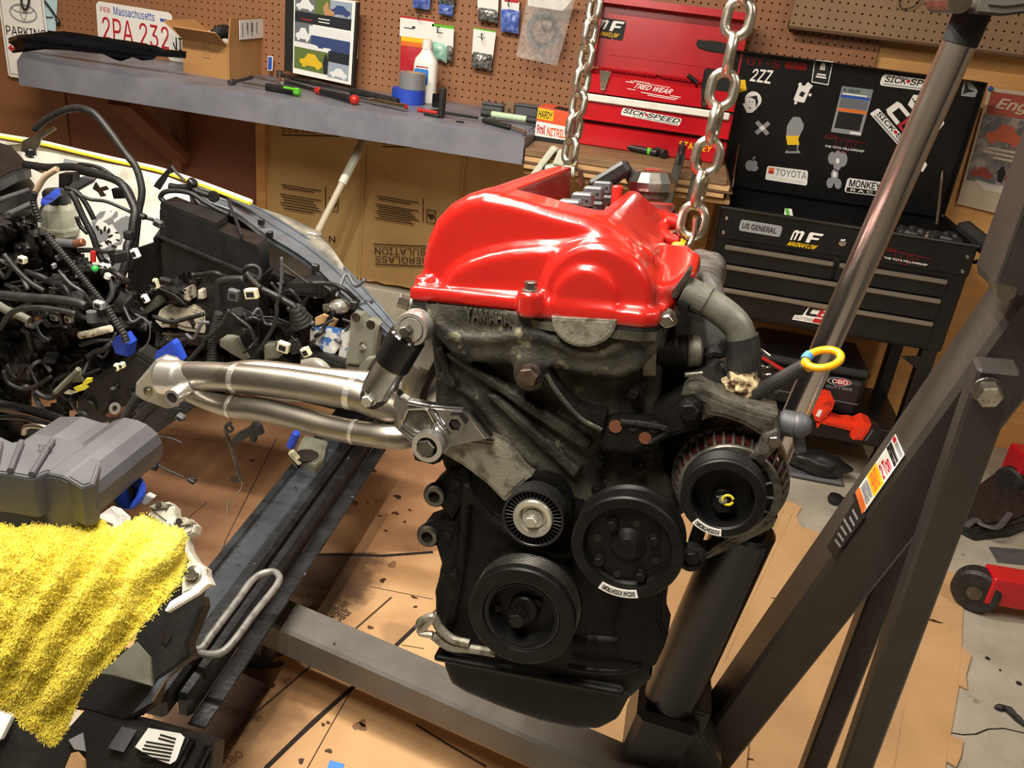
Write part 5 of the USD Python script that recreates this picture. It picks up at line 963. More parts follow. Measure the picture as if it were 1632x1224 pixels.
rg = [wz(q, Za + .001) for q in [(433 + 19 * math.cos(a), 1049 + 11.5 * math.sin(a)) for a in np.linspace(.5, 5.8, 24)]]; sB.part('printed_ring', tube(np.array(rg), .009, 6, flat=(.05, 1), up=(0, 0, 1)), 'ink_brown')
a = [wz(q, Zc + .0008) for q in ((526, 1212), (549, 1218), (540, 1240), (518, 1234))]; t = Thing('tape_scrap', 'blue masking tape scrap on the front cardboard at the bottom edge', 'tape', wz((532, 1225), Zc)); mat('blue_light', '#3f7fd0', .5); t.part('strip', onpatch(UNIT, a, h=(-.0006, .0006)), 'blue_light')
# floor crack
t = Thing('floor_crack', 'dark crack in the concrete at the lower right', 'crack', wz((1600, 1163), 0), kind='structure'); t.part('crack', tube([wz(q, .0003) for q in ((1516, 1168), (1535, 1171), (1555, 1170), (1575, 1162), (1600, 1161), (1640, 1170), (1700, 1165))], .0022, 6, flat=(.1, 1), up=(0, 0, 1)), 'hole_dark')
for k, (q, r) in enumerate((((1574, 1049), .006), ((1624, 1089), .007), ((1594, 1068), .003))): single('oil_spot', trimesh.creation.icosphere(2, 1).apply_scale([r, r, .002]).apply_translation(wz(q, .0015)), 'hole_dark', ('dark spot on the concrete right of the clean cardboard', 'dark spot on the concrete at the right picture edge', 'tiny dark speck on the concrete between two spots')[k], 'stain')
t = Thing('twig', 'dark crumpled wire scrap on the concrete at the right edge', 'scrap', wz((1610, 1140), 0)); t.part('scrap', tube(spline([wz(q, .006) for q in ((1586, 1127), (1605, 1130), (1618, 1142), (1634, 1155), (1650, 1160))], 5), [.004, .007, .009, .008, .007, .008, .01, .009, .009, .008, .008, .009, .008, .007, .007, .006, .006, .006, .005, .004, .004][:21], 7), 'black_rubber')
# red jack, feet, black bag on the right
t = Thing('floor_jack', 'red steel leg with a black caster at the right picture edge', 'jack', wz((1590, 960), 0))
o = [wz(q, .13) for q in ((1568, 897), (1660, 910))]; a0, a1 = wz((1570, 930), .09), wz((1720, 955), .09); t.part('leg', beam(a0, a1, .07, .085, (0, 0, 1), .004), 'chest_red')
w0 = wz((1556, 938), .065); t.part('wheel', cyl(w0 + [-.01, -.022, 0], w0 + [.012, .022, 0], .062, 28, .008), 'black_rubber'); t.part('hub', cyl(w0 + [-.012, -.026, 0], w0 + [-.0095, -.0205, 0], .02, 20), 'dull_steel'); t.part('fork', beam(w0 + [.02, -.03, .02], a0 + [.02, -.03, .01], .01, .05), 'black_plastic')
t = Thing('floor_jack', 'red jack end further back behind the black bag', 'jack', wz((1610, 770), 0)); a0, a1 = wz((1612, 740), .10), wz((1720, 752), .10); t.part('leg', beam(a0, a1, .10, .12, (0, 0, 1), .006), 'chest_red'); w0 = wz((1612, 765), .05); t.part('wheel', cyl(w0 + [-.02, -.02, 0], w0 + [.02, .02, 0], .05, 24, .008), 'black_rubber')
t = Thing('tool_bag', 'flat black bag lying on the concrete behind the hoist', 'bag', wz((1580, 830), 0));
P = [wz(q, 0) for q in ((1535, 848), (1552, 800), (1585, 775), (1632, 790), (1680, 815), (1650, 830), (1600, 850), (1550, 856))]; pl = Polygon([(p[0], p[1]) for p in P]).buffer(.02); t.part('body', prism(pl, .05, .02), 'black_rubber'); t.part('strap', tube(spline([wz(q, .058) for q in ((1540, 838), (1556, 828), (1565, 836), (1590, 840), (1610, 818))], 6), .01, 8, flat=(.4, 1)), 'grey_plastic')
t = Thing('plastic_sheet', 'dark grey plastic sheet corner on the concrete behind the red jack leg', 'panel', wz((1610, 895), 0)); P = [wz(q, .002) for q in ((1576, 872), (1680, 880), (1680, 905), (1590, 896))]; t.part('sheet', prism(Polygon([(p[0], p[1]) for p in P]), .004), 'grey_plastic'); t.part('screw', lathe_at([(0, 0), (.006, 0), (0, .004)], wz((1592, 889), .0045), Z3, 10), 'chrome')
# ------------------------------------------------------------------ engine hoist
mat('hoist_grey', '#66635e', 0.38, col2='#5a5752', lo=.35, hi=.65, vs=12, bump=.2, bs=260, coat=.15)
mat('hoist_dark', '#322e2b', 0.42, col2='#2b2724', lo=.35, hi=.65, vs=12, bump=.2, bs=260)
mat('hoist_mast', '#403b37', 0.45, col2='#37322e', lo=.35, hi=.65, vs=12, bump=.2, bs=260)
mat('ram_black', '#0d0d0d', 0.30)
hb0 = wz((1090, 1190), .14)
t = Thing('engine_hoist', 'grey steel engine hoist standing right of the hanging engine with a chrome ram', 'engine hoist', (hb0[0], hb0[1], 0))
# base leg running to the left under the engine
LZ = .175
a, b = wz((357, 962), LZ), wz((800, 1158), LZ); u = (b - a) / np.linalg.norm(b - a); wv = np.cross(Z3, u)
b = a + u * 1.02
LW, LH = .085, .07
t.part('base_leg', place(rbox(np.linalg.norm(b - a), LW, LH, .006), (a + b) / 2 + wv * LW / 2 - Z3 * LH / 2, u, wv, Z3), 'hoist_grey', label='long grey base leg of the hoist under the engine')
t.part('leg_cap', place(rbox(.10, LW + .006, LH + .006, .006), a + u * .03 + wv * LW / 2 - Z3 * LH / 2, u, wv, Z3), 'black_plastic')
t.part('leg_screw', lathe_at([(0, 0), (.004, 0), (.003, .002), (0, .0025)], wz((533, 1027), LZ), Z3, 12), 'chrome')
cw = a + u * .05 + wv * LW / 2; t.part('caster_wheel', cyl((cw[0], cw[1] - .02, .04), (cw[0], cw[1] + .02, .04), .04, 24, .006), 'black_rubber'); t.part('caster_fork', boxat((cw[0] - .02, cw[1] - .03, .055), (cw[0] + .02, cw[1] + .03, LZ - LH + .001), .004), 'dull_steel')
# ram
R0, R1 = wy((1062, 1128), 1.20), wy((1556, 8), 1.12)
ru = (R1 - R0) / np.linalg.norm(R1 - R0); RL = np.linalg.norm(R1 - R0)
t.part('ram_cylinder', cyl(R0, R0 + ru * RL * .36, .047, 40, .006), 'ram_black', label='black hydraulic ram cylinder', smooth=35)
t.part('ram_collar', cyl(R0 + ru * RL * .355, R0 + ru * RL * .40, .032, 32, .004), 'ram_black')
mat('ram_chrome', '#c9c3be', .26, 1.0)
t.part('ram_rod', cyl(R0 + ru * RL * .395, R0 + ru * RL * .965, .0185, 40), 'ram_chrome', label='chrome ram rod', smooth=35)
t.part('ram_clevis', cyl(R0 + ru * RL * .962, R1, .0195, 24, .004), 'black_matte')
t.part('ram_base', place(rbox(.12, .12, .11, .012), R0 - ru * .03, *frame(ru, Y3)), 'ram_black')
# boom above the frame, carrying the chains
BO = wy((1640, 5), 1.14); BE = np.array([-.02, 1.22, 1.95]); BO = R1 + np.array([.11, .01, .03])
t.part('boom', beam(BO, BO + (np.array([-.10, 1.16, 2.02]) - BO) * 1.0, .06, .075, Z3, .006), 'hoist_grey')
t.part('boom_bracket', trace([(1554, 22), (1560, -8), (1700, -20), (1700, 14), (1600, 26)], lambda q: wy(q, 1.075), Y3, .05, .01), 'hoist_grey')
t.part('boom_pin', cyl(R1 + [-.03, -.05, .0], R1 + [-.03, .05, .0], .012, 16), 'steel')
# mast with the label
m0, m1 = wy((1609, 500), 1.02), wy((1132, 1160), 1.24); mu = (m1 - m0) / np.linalg.norm(m1 - m0)
ma = X3 - mu * (mu @ X3); ma /= np.linalg.norm(ma); mb = np.cross(mu, ma); mb = mb if mb[1] > 0 else -mb
mtop = m0 - mu * .05; mbot = m1 + mu * .12
MW, MD = .082, .085
t.part('mast', place(rbox(np.linalg.norm(mbot - mtop), MW, MD, .007), (mtop + mbot) / 2 + ma * MW / 2 + mb * MD / 2, mu, ma, mb), 'hoist_mast', label='inclined square steel mast with a capacity label')
mp = m0 - mu * .05
up_ = m0 - mu * .03
t.part('mast_head', trace([(1835, -230), (1632, 333), (1589, 452), (1592, 468), (1614, 478), (1680, 478), (1730, 335), (1925, -200)], lambda q: wy(q, .965), Y3, .075, .005), 'hoist_dark')
t.part('weld_plate', trace([(1588, 453), (1624, 459), (1620, 474), (1604, 486), (1590, 474)], lambda q: wy(q, .962), Y3, .03, .004), 'steel')
# label on the mast's left face
def mface(q): return wpl(q, m0 - ma * .0006, ma)
lc = [mface(q) for q in ((1424, 692), (1441, 726), (1388, 820), (1366, 792))]
lq_ = [mface(q) for q in ((1427.5, 692), (1442, 725), (1371, 826), (1360, 790))]
cs = [lq_[0], lq_[1], lq_[2], lq_[3]]
def mstick(r, m, s=None, h=(0, .0006), name='label_print', sh=0):
    t.part(name, onpatch(txt(s) if s else UNIT, [lq_[3], lq_[0], lq_[1], lq_[2]], r, h=h, shear=sh), m)
mstick((0, 0, 1, 1), 'white_paint', name='capacity_label'); mstick((.02, .02, .16, .98), 'orange_print', h=(.0005, .001)); mstick((.0, .0, .06, 1), 'black_print', h=(.0006, .0012)); mstick((.34, .02, .56, .98), 'yellow_print', h=(.0005, .001)); mstick((.58, .1, .76, .75), 'red_print', '2 Ton', (.0006, .0012), 'label_lettering'); mstick((.8, .04, .9, .96), 'black_print', 'HEAVY DUTY', (.0006, .0012), 'label_lettering'); mstick((.93, .06, .985, .7), 'grey_print', h=(.0006, .001)); mstick((.93, .75, .985, .96), 'red_print', h=(.0006, .001)); mstick((.18, .1, .32, .9), 'grey_print', 'CAPACITY 4000', (.0006, .0012), 'label_lettering'); mstick((.38, .1, .52, .9), 'orange_print', 'ENGINE HOIST', (.0006, .0012), 'label_lettering')
lq_b = [mface(q) for q in ((1366, 792), (1380, 822), (1332, 888), (1318, 872))]
t.part('warning_label', onpatch(UNIT, [lq_b[3], lq_b[0], lq_b[1], lq_b[2]]), 'black_print')
for k in range(6): t.part('label_print', onpatch(UNIT, [lq_b[3], lq_b[0], lq_b[1], lq_b[2]], (.2 + .12 * k, .1 + .06 * (k % 3), .24 + .12 * k, .7 + .08 * (k % 4)), h=(.0008, .0014)), 'grey_print')
# braces, bolts, foot
def brace(ql0, ql1, Yt, Yb, w, d, ext_=.25, top=.0):
    A, B = wy(ql0, Yt), wy(ql1, Yb); e = (B - A) / np.linalg.norm(B - A); aa = X3 - e * (e @ X3); aa /= np.linalg.norm(aa); bb = np.cross(e, aa); bb = bb if bb[1] > 0 else -bb
    A = A - e * top; B = B + e * ext_
    t.part('brace', place(rbox(np.linalg.norm(B - A), w, d, .004), (A + B) / 2 + aa * w / 2 + bb * d / 2, e, aa, bb), 'hoist_dark'); return e, aa, bb
brace((1379.5, 962), (1281.6, 1224), 1.19, 1.28, .040, .035, .12, .30)
e3, a3, b3 = brace((1552, 612), (1343, 1224), .985, 1.12, .046, .032, .12, .02)
bq = wy((1572, 621), .98); ts = hexbolt(bq, -b3, .0255, .015, .0165, .003)
t.part('pivot_washer', ts[0], 'dull_steel'); t.part('pivot_bolt', ts[1], 'zinc', label='large zinc hex bolt through the mast')
for k in range(3): t.part('bolt_mark', cyl(bq - b3 * .0178 + a3 * (.006 * (k - 1)) + e3 * .004, bq - b3 * .0188 + a3 * (.006 * (k - 1)) + e3 * .004, .0012, 6), 'steel')
fb = wy((1086, 1200), 1.22)
t.part('foot_bracket', trace([(1036, 1168), (1060, 1120), (1134, 1140), (1122, 1170), (1150, 1224), (1150, 1330), (1020, 1330), (1022, 1190)], lambda q: wy(q, 1.17), Y3, .16, .008), 'hoist_dark')
ts = hexbolt(wy((1041, 1191), 1.169), -Y3, .021, .013, .0135, .002); t.part('foot_washer', ts[0], 'dull_steel'); t.part('foot_bolt', ts[1], 'zinc')

# ------------------------------------------------------------------ chains
mat('chain_steel', '#cfcabd', .33, 1.0, col2='#a39b8c', lo=.45, hi=.7, vs=70)
def link(L, W, r):
    h = L / 2 - W / 2; P = [(math.cos(a) * (W / 2 - r), math.sin(a) * (W / 2 - r) + h) for a in np.linspace(0, np.pi, 10)] + [(math.cos(a) * (W / 2 - r), math.sin(a) * (W / 2 - r) - h) for a in np.linspace(np.pi, 2 * np.pi, 10)]
    return tube(np.array([(x, 0, z) for x, z in P]), r, 10, True, up=(0, 1, 0))
def chain(T, P0, P1, pitch, W, r, ph=0.0, view=None):
    d = P1 - P0; n = int(np.linalg.norm(d) / pitch) + 1; u = d / np.linalg.norm(d)
    side = np.cross(u, view if view is not None else Y3); side /= np.linalg.norm(side); fw = np.cross(side, u)
    for k in range(n):
        c = P0 + u * pitch * (k + .5); a = ph + (np.pi / 2 if k % 2 else 0) + .12 * math.sin(k * 2.3)
        s_ = side * math.cos(a) + fw * math.sin(a); f_ = np.cross(-u, s_) if False else np.cross(u, s_)
        T.part('chain_link', place(link(pitch + 2 * r, W, r), c, s_, f_, u), 'chain_steel', smooth=True)
cP0, cP1 = wy((1089, 395), 1.10), wy((1182, -20), 1.13)
t = Thing('hoist_chain', 'bright steel chain hooked to the right of the engine, before the red chest', 'chain', cP0)
dirv = (cP1 - cP0) / np.linalg.norm(cP1 - cP0); pit = np.linalg.norm(wy((1145, 179), 1.115) - wy((1133, 232), 1.115))
c0 = wy((1104, 352), 1.103) - dirv * pit * .5
tgt = np.array([.10, 1.16, 1.99])
chain(t, c0, c0 + dirv * .62, pit, .040, .0062, 0.12, ray((1130, 250)))
t.part('hook_strap', tube(spline([wy(q, 1.10) for q in ((1109, 346), (1106, 372), (1098, 388), (1090, 404), (1080, 425))], 6), .011, 8, flat=(.35, 1)), 'zinc')
cQ0, cQ1 = wy((909, 240), 1.50), wy((952, -15), 1.55)
t = Thing('hoist_chain', 'steel chain with twisted links at the rear left of the engine', 'chain', cQ0)
dirq = (cQ1 - cQ0) / np.linalg.norm(cQ1 - cQ0)
pit2 = np.linalg.norm(wy((930, 130), 1.53) - wy((936.5, 92), 1.53))
chain(t, cQ0 - dirq * pit2 * .5, cQ0 + dirq * .62, pit2, .036, .0062, .78, ray((930, 130)))

# ------------------------------------------------------------------ the engine
EY = np.array([.068, .993, -.087]); EY /= np.linalg.norm(EY)
EX = np.array([.99, -.068, .10]); EX -= EY * (EX @ EY); EX /= np.linalg.norm(EX); EZ = np.cross(EX, EY)
EO = wy((850, 700), .9)
def en(q, t):
    d = ray(q); return EYE + d * (((EO - EYE) @ EY + t) / (d @ EY))
def el(q, t):
    p = en(q, t) - EO; return np.array([p @ EX, t, p @ EZ])
def exz(pts, t): return [tuple(el(q, t)[[0, 2]]) for q in pts]
def W(l): l = np.asarray(l, float); return EO + EX * l[0] + EY * l[1] + EZ * l[2]
def loc(m): return place(m, EO, EX, EY, EZ)
def et(pts, t, d, b=.002, holes=()): return trace(pts, lambda q: en(q, t), EY, d, b, holes=holes)
mat('valve_red', '#a41a14', 0.25, spec=.5, coat=.5)
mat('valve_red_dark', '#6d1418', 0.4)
mat('cast_dirty', '#4b493f', 0.62, .35, col2='#201e1a', lo=.36, hi=.62, vs=26, detail=8, bump=.5, bs=260, col3='#77745f', lo3=.6, hi3=.7, vs3=45)
mat('cast_clean', '#8d8a7c', 0.5, .5, col2='#5d594b', lo=.48, hi=.66, vs=60, detail=6, bump=.35, bs=300)
mat('cast_black', '#141311', 0.55, .2, col2='#0a0908', lo=.4, hi=.62, vs=35, bump=.5, bs=240, spec=.25)
mat('pan_black', '#050505', 0.5, col2='#090908', lo=.4, hi=.6, vs=20, spec=.25)
mat('pulley_black', '#111110', 0.42, .2, col2='#191817', lo=.45, hi=.65, vs=60, spec=.25)
mat('pulley_dark', '#0d0d0d', 0.5, spec=.25)
mat('alu_polished', '#c7c9cb', 0.2, 1.0, col2='#a5a8ab', lo=.4, hi=.65, vs=25)
mat('alu_alt', '#76746b', 0.45, .7, col2='#403e38', lo=.45, hi=.68, vs=45)
mat('header_steel', '#a9a49b', 0.33, 1.0, col2='#8b857a', lo=.38, hi=.66, vs=14, rvar=.12)
mat('header_bright', '#dcdad5', 0.3, .9)
mat('rusty', '#4a3a2c', .6, .4, col2='#241d17', lo=.4, hi=.6, vs=50)
mat('copper', '#7d4f3a', .5, .5); mat('winding', '#43130f', .5)
mat('yellow_mark', '#d8c21c', .5)
mat('dipstick_yellow', '#e3a112', .3)
mat('crust', '#b3a07a', .8, col2='#4a3524', lo=.45, hi=.58, vs=90, bump=1.5, bs=150)
E_ = Thing('engine', 'car engine with a red valve cover hanging from chains in the middle of the garage', 'engine', EO)

mat('coil_grey', '#4d5256', .4); mat('cast_edge', '#5c594e', .5, .5, col2='#3a372f', lo=.4, hi=.62, vs=30)
# valve cover
G = Grid((-.165, -.06, .145), (.178, .455, .30), .0033)
prof = exz(B3((195, 655), (198, 560), (222, 455), (268, 350), (340, 272), (430, 222), (510, 205), (640, 226), (780, 262), (900, 297), (1040, 332), (1120, 362), (1230, 440), (1305, 540), (1325, 640), (1335, 770)), .026)
prof = [(prof[0][0], .165)] + prof + [(prof[-1][0], .165)]
v = G.polyxz(prof, 0, .085, .015)
lp = [p for p in prof[:8]]; left = [(lp[0][0], .165)] + lp[1:] + [(-.052, lp[-1][1] - .001), (-.05, .165)]
v = smin(v, G.polyxz(left, .01, .438, .010), .006)
v = smin(v, G.polyxz([(.046, .165), (.050, .262), (.064, .262), (.118, .222), (.116, .165)], .03, .322, .004), .006)
v = smin(v, G.box((-.06, .03, .165), (.06, .44, .226), .004), .006)
v = smin(v, G.box((.04, .30, .165), (.112, .435, .236), .006), .006)
v = smax(v, -G.box((-.0505, .086, .226), (.0475, .40, .33), .006), .006)
b1 = exz(B3((285, 655), (330, 606), (400, 566), (500, 532), (620, 509), (760, 498), (900, 497), (1010, 520), (1120, 600), (1150, 760), (700, 760), (290, 700)), -.015)
v = smin(v, G.polyxz(b1, -.016, .03, .010), .012)
dc = el((949, 478), -.03); v = smin(v, G.cyly(dc[0], dc[2], .061, -.034, .06, .010), .012)
d3 = el((932, 478), -.04); v = smin(v, G.cyly(d3[0], d3[2], .034, -.040, .03, .005), .006)
v = smax(v, -(G.Z - .158), .002)
fl = [(-.146, -.024), (-.02, -.030), (.02, -.040), (.12, -.046), (.135, -.036), (.142, .0), (.142, .44), (-.146, .44)]
v = smin(v, G.polyxy(fl, .158, .176, .005), .010)
wing = [(.10, -.02), (.135, .0), (.165, .05), (.168, .10), (.150, .125), (.10, .12)]
v = smin(v, ext(sd_poly(G.X, G.Y, wing), np.abs(G.Z - .186 - .25 * (G.Y - .05)) - .020, .008), .014)
bc = el((845, 478), -.036); v = smin(v, G.cylz(bc[0], -.036, .0145, .158, .186, .004), .008)
for y in (.12, .2075, .295, .38): v = smin(v, G.cylz(.035, y, .020, .16, .232, .004), .004)
for x, y in ((-.137, .0), (-.137, .2), (-.137, .4)): v = smin(v, G.cylz(x, y, .011, .158, .184, .003), .006)
cov = G.mesh(v); E_.part('valve_cover', loc(cov), 'valve_red', label='glossy red valve cover', smooth=True)
hd = prism(Polygon(fl).buffer(-.0005), .009); hd.apply_translation((0, 0, .1445)); E_.part('head_deck', loc(hd), 'cast_edge', label='grey machined head edge under the black gasket')
gk = prism(Polygon(fl).buffer(-.0025), .005); gk.apply_translation((0, 0, .1535)); E_.part('cover_gasket', loc(gk), 'black_rubber')
ts = hexbolt(W((bc[0], -.036, .186)), EZ, .012, .008, .010, .002); E_.part('cover_washer', ts[0], 'zinc'); E_.part('cover_bolt', ts[1], 'dull_steel')
ts = hexbolt(W((-.150, -.012, .152)), EZ * .3 - EX * .9 - EY * .3, .014, .012, .011, .002); E_.part('side_bolt', ts, 'steel')
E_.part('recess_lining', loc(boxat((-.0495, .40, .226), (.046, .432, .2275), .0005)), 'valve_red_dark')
for i in range(4):
    y = .125 + .0875 * i; x = .012
    cg = E_.group('ignition_coil');
    E_.part('coil_body', loc(boxat((x - .022, y - .016, .231), (x + .012, y + .016, .248), .004)), 'black_plastic', under=cg)
    E_.part('coil_connector', loc(boxat((x - .020, y - .013, .248), (x + .007, y + .010, .2665), .0025)), 'coil_grey', under=cg)
    for k in range(3): E_.part('terminal_slot', loc(boxat((x - .0155 + .007 * k, y - .0142, .256), (x - .0115 + .007 * k, y - .0128, .2595), .0004)), 'black_matte', under=cg)
    E_.part('coil_flange', loc(boxat((x + .008, y - .010, .232), (x + .038, y + .010, .2395), .003)), 'cast_clean', under=cg)
    E_.part('coil_bolt', hexbolt(W((x + .029, y, .2395)), EZ, .010, .007), 'copper' if i == 0 else 'dull_steel', under=cg)
E_.part('red_plug', loc(cyl((.036, .318, .232), (.036, .318, .268), .008, 16, .002)), 'red_plastic')
oc = np.array([.078, .365, .248])
E_.part('oil_filler_neck', loc(cyl(oc, oc + [0, 0, .012], .027, 32, .002)), 'alu_alt'); E_.part('oil_filler_cap', loc(lathe([(0, .012), (.034, .012), (.034, .024), (.026, .038), (.014, .040), (0, .034)], 12).apply_translation(oc)), 'alu_polished', label='silver oil filler cap'); E_.part('cap_mark', loc(lathe([(0, .0385), (.012, .041), (.0, .0415)], 20).apply_translation(oc)), 'red_print')
hc = en((985, 282), .40); E_.part('rear_connector', place(rbox(.065, .03, .022, .005), hc + EX * -.012, *frame(EX * .75 + EZ * .5, EY)), 'black_plastic'); E_.part('rear_hose', tube(spline([en(q, .42) for q in ((975, 290), (990, 278), (1002, 276), (1010, 282), (1004, 292))], 6), .008, 8), 'black_rubber')
E_.part('rear_plate', et(B3((965, 88), (985, 100), (1000, 160), (990, 200), (975, 180)), .42, .01, .001), 'steel')
# right side posts and injectors
for q, yy in (((1052, 404), .11), ((1070, 375), .20), ((1079, 348), .29)):
    c = el(q, yy); E_.part('cover_post', loc(cyl((.108, yy, c[2] - .004), (c[0] + .012, yy, c[2] - .008), .012, 18, .003)), 'valve_red', smooth=35); E_.part('post_washer', loc(cyl((c[0] + .006, yy, c[2] + .0045), (c[0] + .006, yy, c[2] + .0065), .008, 16)), 'zinc')
for q, yy in (((1080, 397), .16), ((1090, 378), .24), ((1079, 416), .12)):
    c = el(q, yy); E_.part('injector', loc(cyl(c + [0, 0, -.02], c + [0, 0, .008], .008, 14, .002)), 'yellow_mark')
mat('wrap_grey', '#7d7d7a', .25, .3, col2='#5f605e', lo=.4, hi=.6, vs=30, bump=1.5, bs=30)
G = Grid((.10, .05, .02), (.24, .40, .21), .005); vv = smin(G.box((.14, .10, .06), (.195, .37, .18), .02), G.cap((.16, .12, .16), (.18, .12, .10), .03), .03) + .008 * (meshkit.noise(np.stack([G.X, G.Y, G.Z], -1) * 45) - .5)
E_.part('intake_wrap', loc(G.mesh(vv)), 'wrap_grey', label='intake ports wrapped in grey plastic', smooth=True)

# cylinder head and timing cover
G = Grid((-.165, -.055, -.31), (.175, .075, .160), .0035)
sil = exz([(672, 466), (740, 474), (840, 487), (950, 500), (1058, 508), (1060, 540), (1052, 600), (1046, 660), (1052, 720), (1075, 790), (1085, 870), (1065, 930), (1056, 990), (1058, 1030), (1040, 1068), (703, 1036), (692, 1000), (690, 950), (700, 905), (708, 850), (716, 780), (702, 740), (690, 690), (690, 600), (682, 530)], 0)
v = G.polyxz(sil, 0.004, .062, .006)
v = smin(v, G.polyxz(exz([(673, 472), (760, 482), (845, 494), (950, 507), (1040, 517), (1048, 560), (1020, 592), (985, 606), (930, 600), (845, 582), (760, 578), (712, 560), (686, 520)], -.034), -.034, .03, .008), .010)
def ridge(pts, r, t=-.002, k=.006):
    global v
    P = [el(q, t) for q in pts]; v = smin(v, G.path(spline(P, 3), r), k)
ridge(B3((205, 770), (240, 870), (300, 930), (400, 965), (560, 965), (680, 945), (800, 960), (900, 1005), (1000, 1040), (1100, 1040), (1200, 985), (1280, 900), (1330, 830)), .005, -.034)
ridge(B3((250, 920), (330, 1010), (430, 1060), (600, 1075), (800, 1080), (1000, 1095), (1150, 1075), (1290, 990), (1370, 890)), .005, -.008)
ridge([(703, 560), (712, 590), (724, 610)], .005)
v = smin(v, G.cyly(*el((845, 596), -.03)[[0, 2]], .019, -.036, .03, .004), .012)
ridge([(700, 600), (760, 640), (800, 690), (850, 740)], .0035, .002)
v = smin(v, G.polyxz(exz([(706, 566), (722, 562), (945, 702), (938, 720), (925, 716)], -.012), -.013, .02, .003), .004)
v = smin(v, G.polyxz(exz([(772, 628), (790, 628), (926, 748), (915, 764)], -.008), -.010, .02, .003), .004)
ridge([(745, 775), (760, 800), (800, 840), (860, 870), (900, 880)], .006, 0)
ridge([(705, 1020), (720, 980), (735, 900), (742, 820), (742, 775)], .007, .002)
v = v + .0016 * (meshkit.fbm(np.stack([G.X, G.Y, G.Z], -1) * 60, 2) - .5)
mt = G.mesh(v)
cz_ = mt.triangles_center
up_mask = cz_[:, 2] > -.055 - .25 * cz_[:, 0]
for nm, mk, mm, lb_ in (('cylinder_head', up_mask, 'cast_dirty', 'grimy cast cylinder head with raised maker lettering'), ('timing_cover', ~up_mask, 'cast_black', 'black oily timing cover')):
    s_ = trimesh.Trimesh(mt.vertices, mt.faces[mk], process=False); s_.remove_unreferenced_vertices(); E_.part(nm, loc(s_), mm, label=lb_, smooth=True)
mp_ = Polygon(exz([(876, 512)] + [(930 + 54 * math.cos(a), 511 + 42 * math.sin(a)) for a in np.linspace(np.pi, 0, 16)] + [(985, 518)], -.002))
E_.part('cam_plug', et([(878, 505)] + [(931 + 52 * math.cos(a), 510 + 44 * math.sin(a)) for a in np.linspace(np.pi, 0, 16)], -.0475, .02, .003), 'cast_clean', label='bright bare half round plug under the cover')
c = [en(q, -.0345) for q in ((741, 489), (813, 501), (816, 520), (743, 508))]
E_.part('raised_lettering', onpatch(txt('YAMAHA'), c, h=(-.002, .0035)), 'cast_edge')
E_.part('engine_block', loc(boxat((-.112, .06, -.30), (.125, .42, .15), .012)), 'cast_black')
E_.part('rear_plate', loc(boxat((-.14, .40, -.25), (.15, .43, .12), .006)), 'cast_black')
hb_ = hexbolt(en((845, 597), -.037), -EY, .020, .012, .014, .003); E_.part('mount_bolt', hb_, 'rusty')
for q, tt in (((1064, 509), -.03), ((1010, 625), -.012), ((955, 735), -.006), ((1018, 740), -.006), ((954, 780), 0), ((730, 768), -.004), ((716, 850), -.004), ((726, 915), -.002)):
    bb = hexbolt(en(q, tt), -EY, .011, .008, .009, .002); E_.part('cover_bolt', bb, 'steel' if q[0] == 1064 else 'cast_black')
# oil pan
G = Grid((-.13, -.03, -.44), (.16, .40, -.24), .005)
pan = exz([(703, 1030), (705, 1062), (716, 1092), (742, 1108), (790, 1128), (860, 1153), (920, 1165), (955, 1165), (985, 1150), (1000, 1120), (1040, 1085), (1056, 1040), (1000, 1010), (800, 1000)], .004)
v = G.polyxz(pan, -.002, .36, .018); fl2 = [(-.118, -.014), (.135, -.014), (.135, .37), (-.118, .37)]; v = smin(v, G.polyxy(fl2, -.328, -.318, .003), .004)
v = v + .001 * (meshkit.noise(np.stack([G.X, G.Y, G.Z], -1) * 40) - .5)
E_.part('oil_pan', loc(G.mesh(v)), 'pan_black', label='black oil pan', smooth=True)
E_.part('pan_bracket', tube(spline([en(q, -.016) for q in ((668, 1000), (672, 990), (690, 984), (700, 1000), (720, 1018), (748, 1026))], 6), [.006] * 31, 8), 'cast_clean'); E_.part('pan_tab', tube(spline([en(q, -.018) for q in ((690, 984), (676, 1000), (670, 1008), (690, 1012))], 5), .005, 8), 'steel'); E_.part('pan_rail', tube(spline([en(q, -.014) for q in ((690, 1012), (715, 1030), (750, 1034), (790, 1040))], 5), .006, 8), 'cast_clean')
E_.part('pan_rail', tube(spline([en(q, -.014) for q in ((905, 1062), (940, 1068), (985, 1070), (1020, 1062))], 5), .004, 8), 'cast_black')
# left ears with sleeves
for q, poly in (((695, 788), [(680, 790), (690, 772), (715, 752), (745, 745), (750, 775), (735, 800), (720, 830), (700, 806)]), ((684, 852), [(668, 852), (676, 836), (700, 828), (728, 835), (735, 870), (720, 930), (705, 905), (695, 872)])):
    E_.part('mount_ear', et(poly, -.004, .035, .004), 'cast_black'); E_.part('ear_sleeve', lathe_at([(.0075, 0), (.0125, 0), (.0125, .008), (.0075, .008), (.0075, 0)], en(q, -.005), -EY, 24), 'dull_steel'); E_.part('ear_boss', cyl(en(q, .03), en(q, -.004), .0155, 24, .003), 'cast_black'); E_.part('sleeve_bore', lathe_at([(0, 0), (.0074, 0), (.0074, .001), (0, .001)], en(q, -.0052), -EY, 20), 'hole_dark')
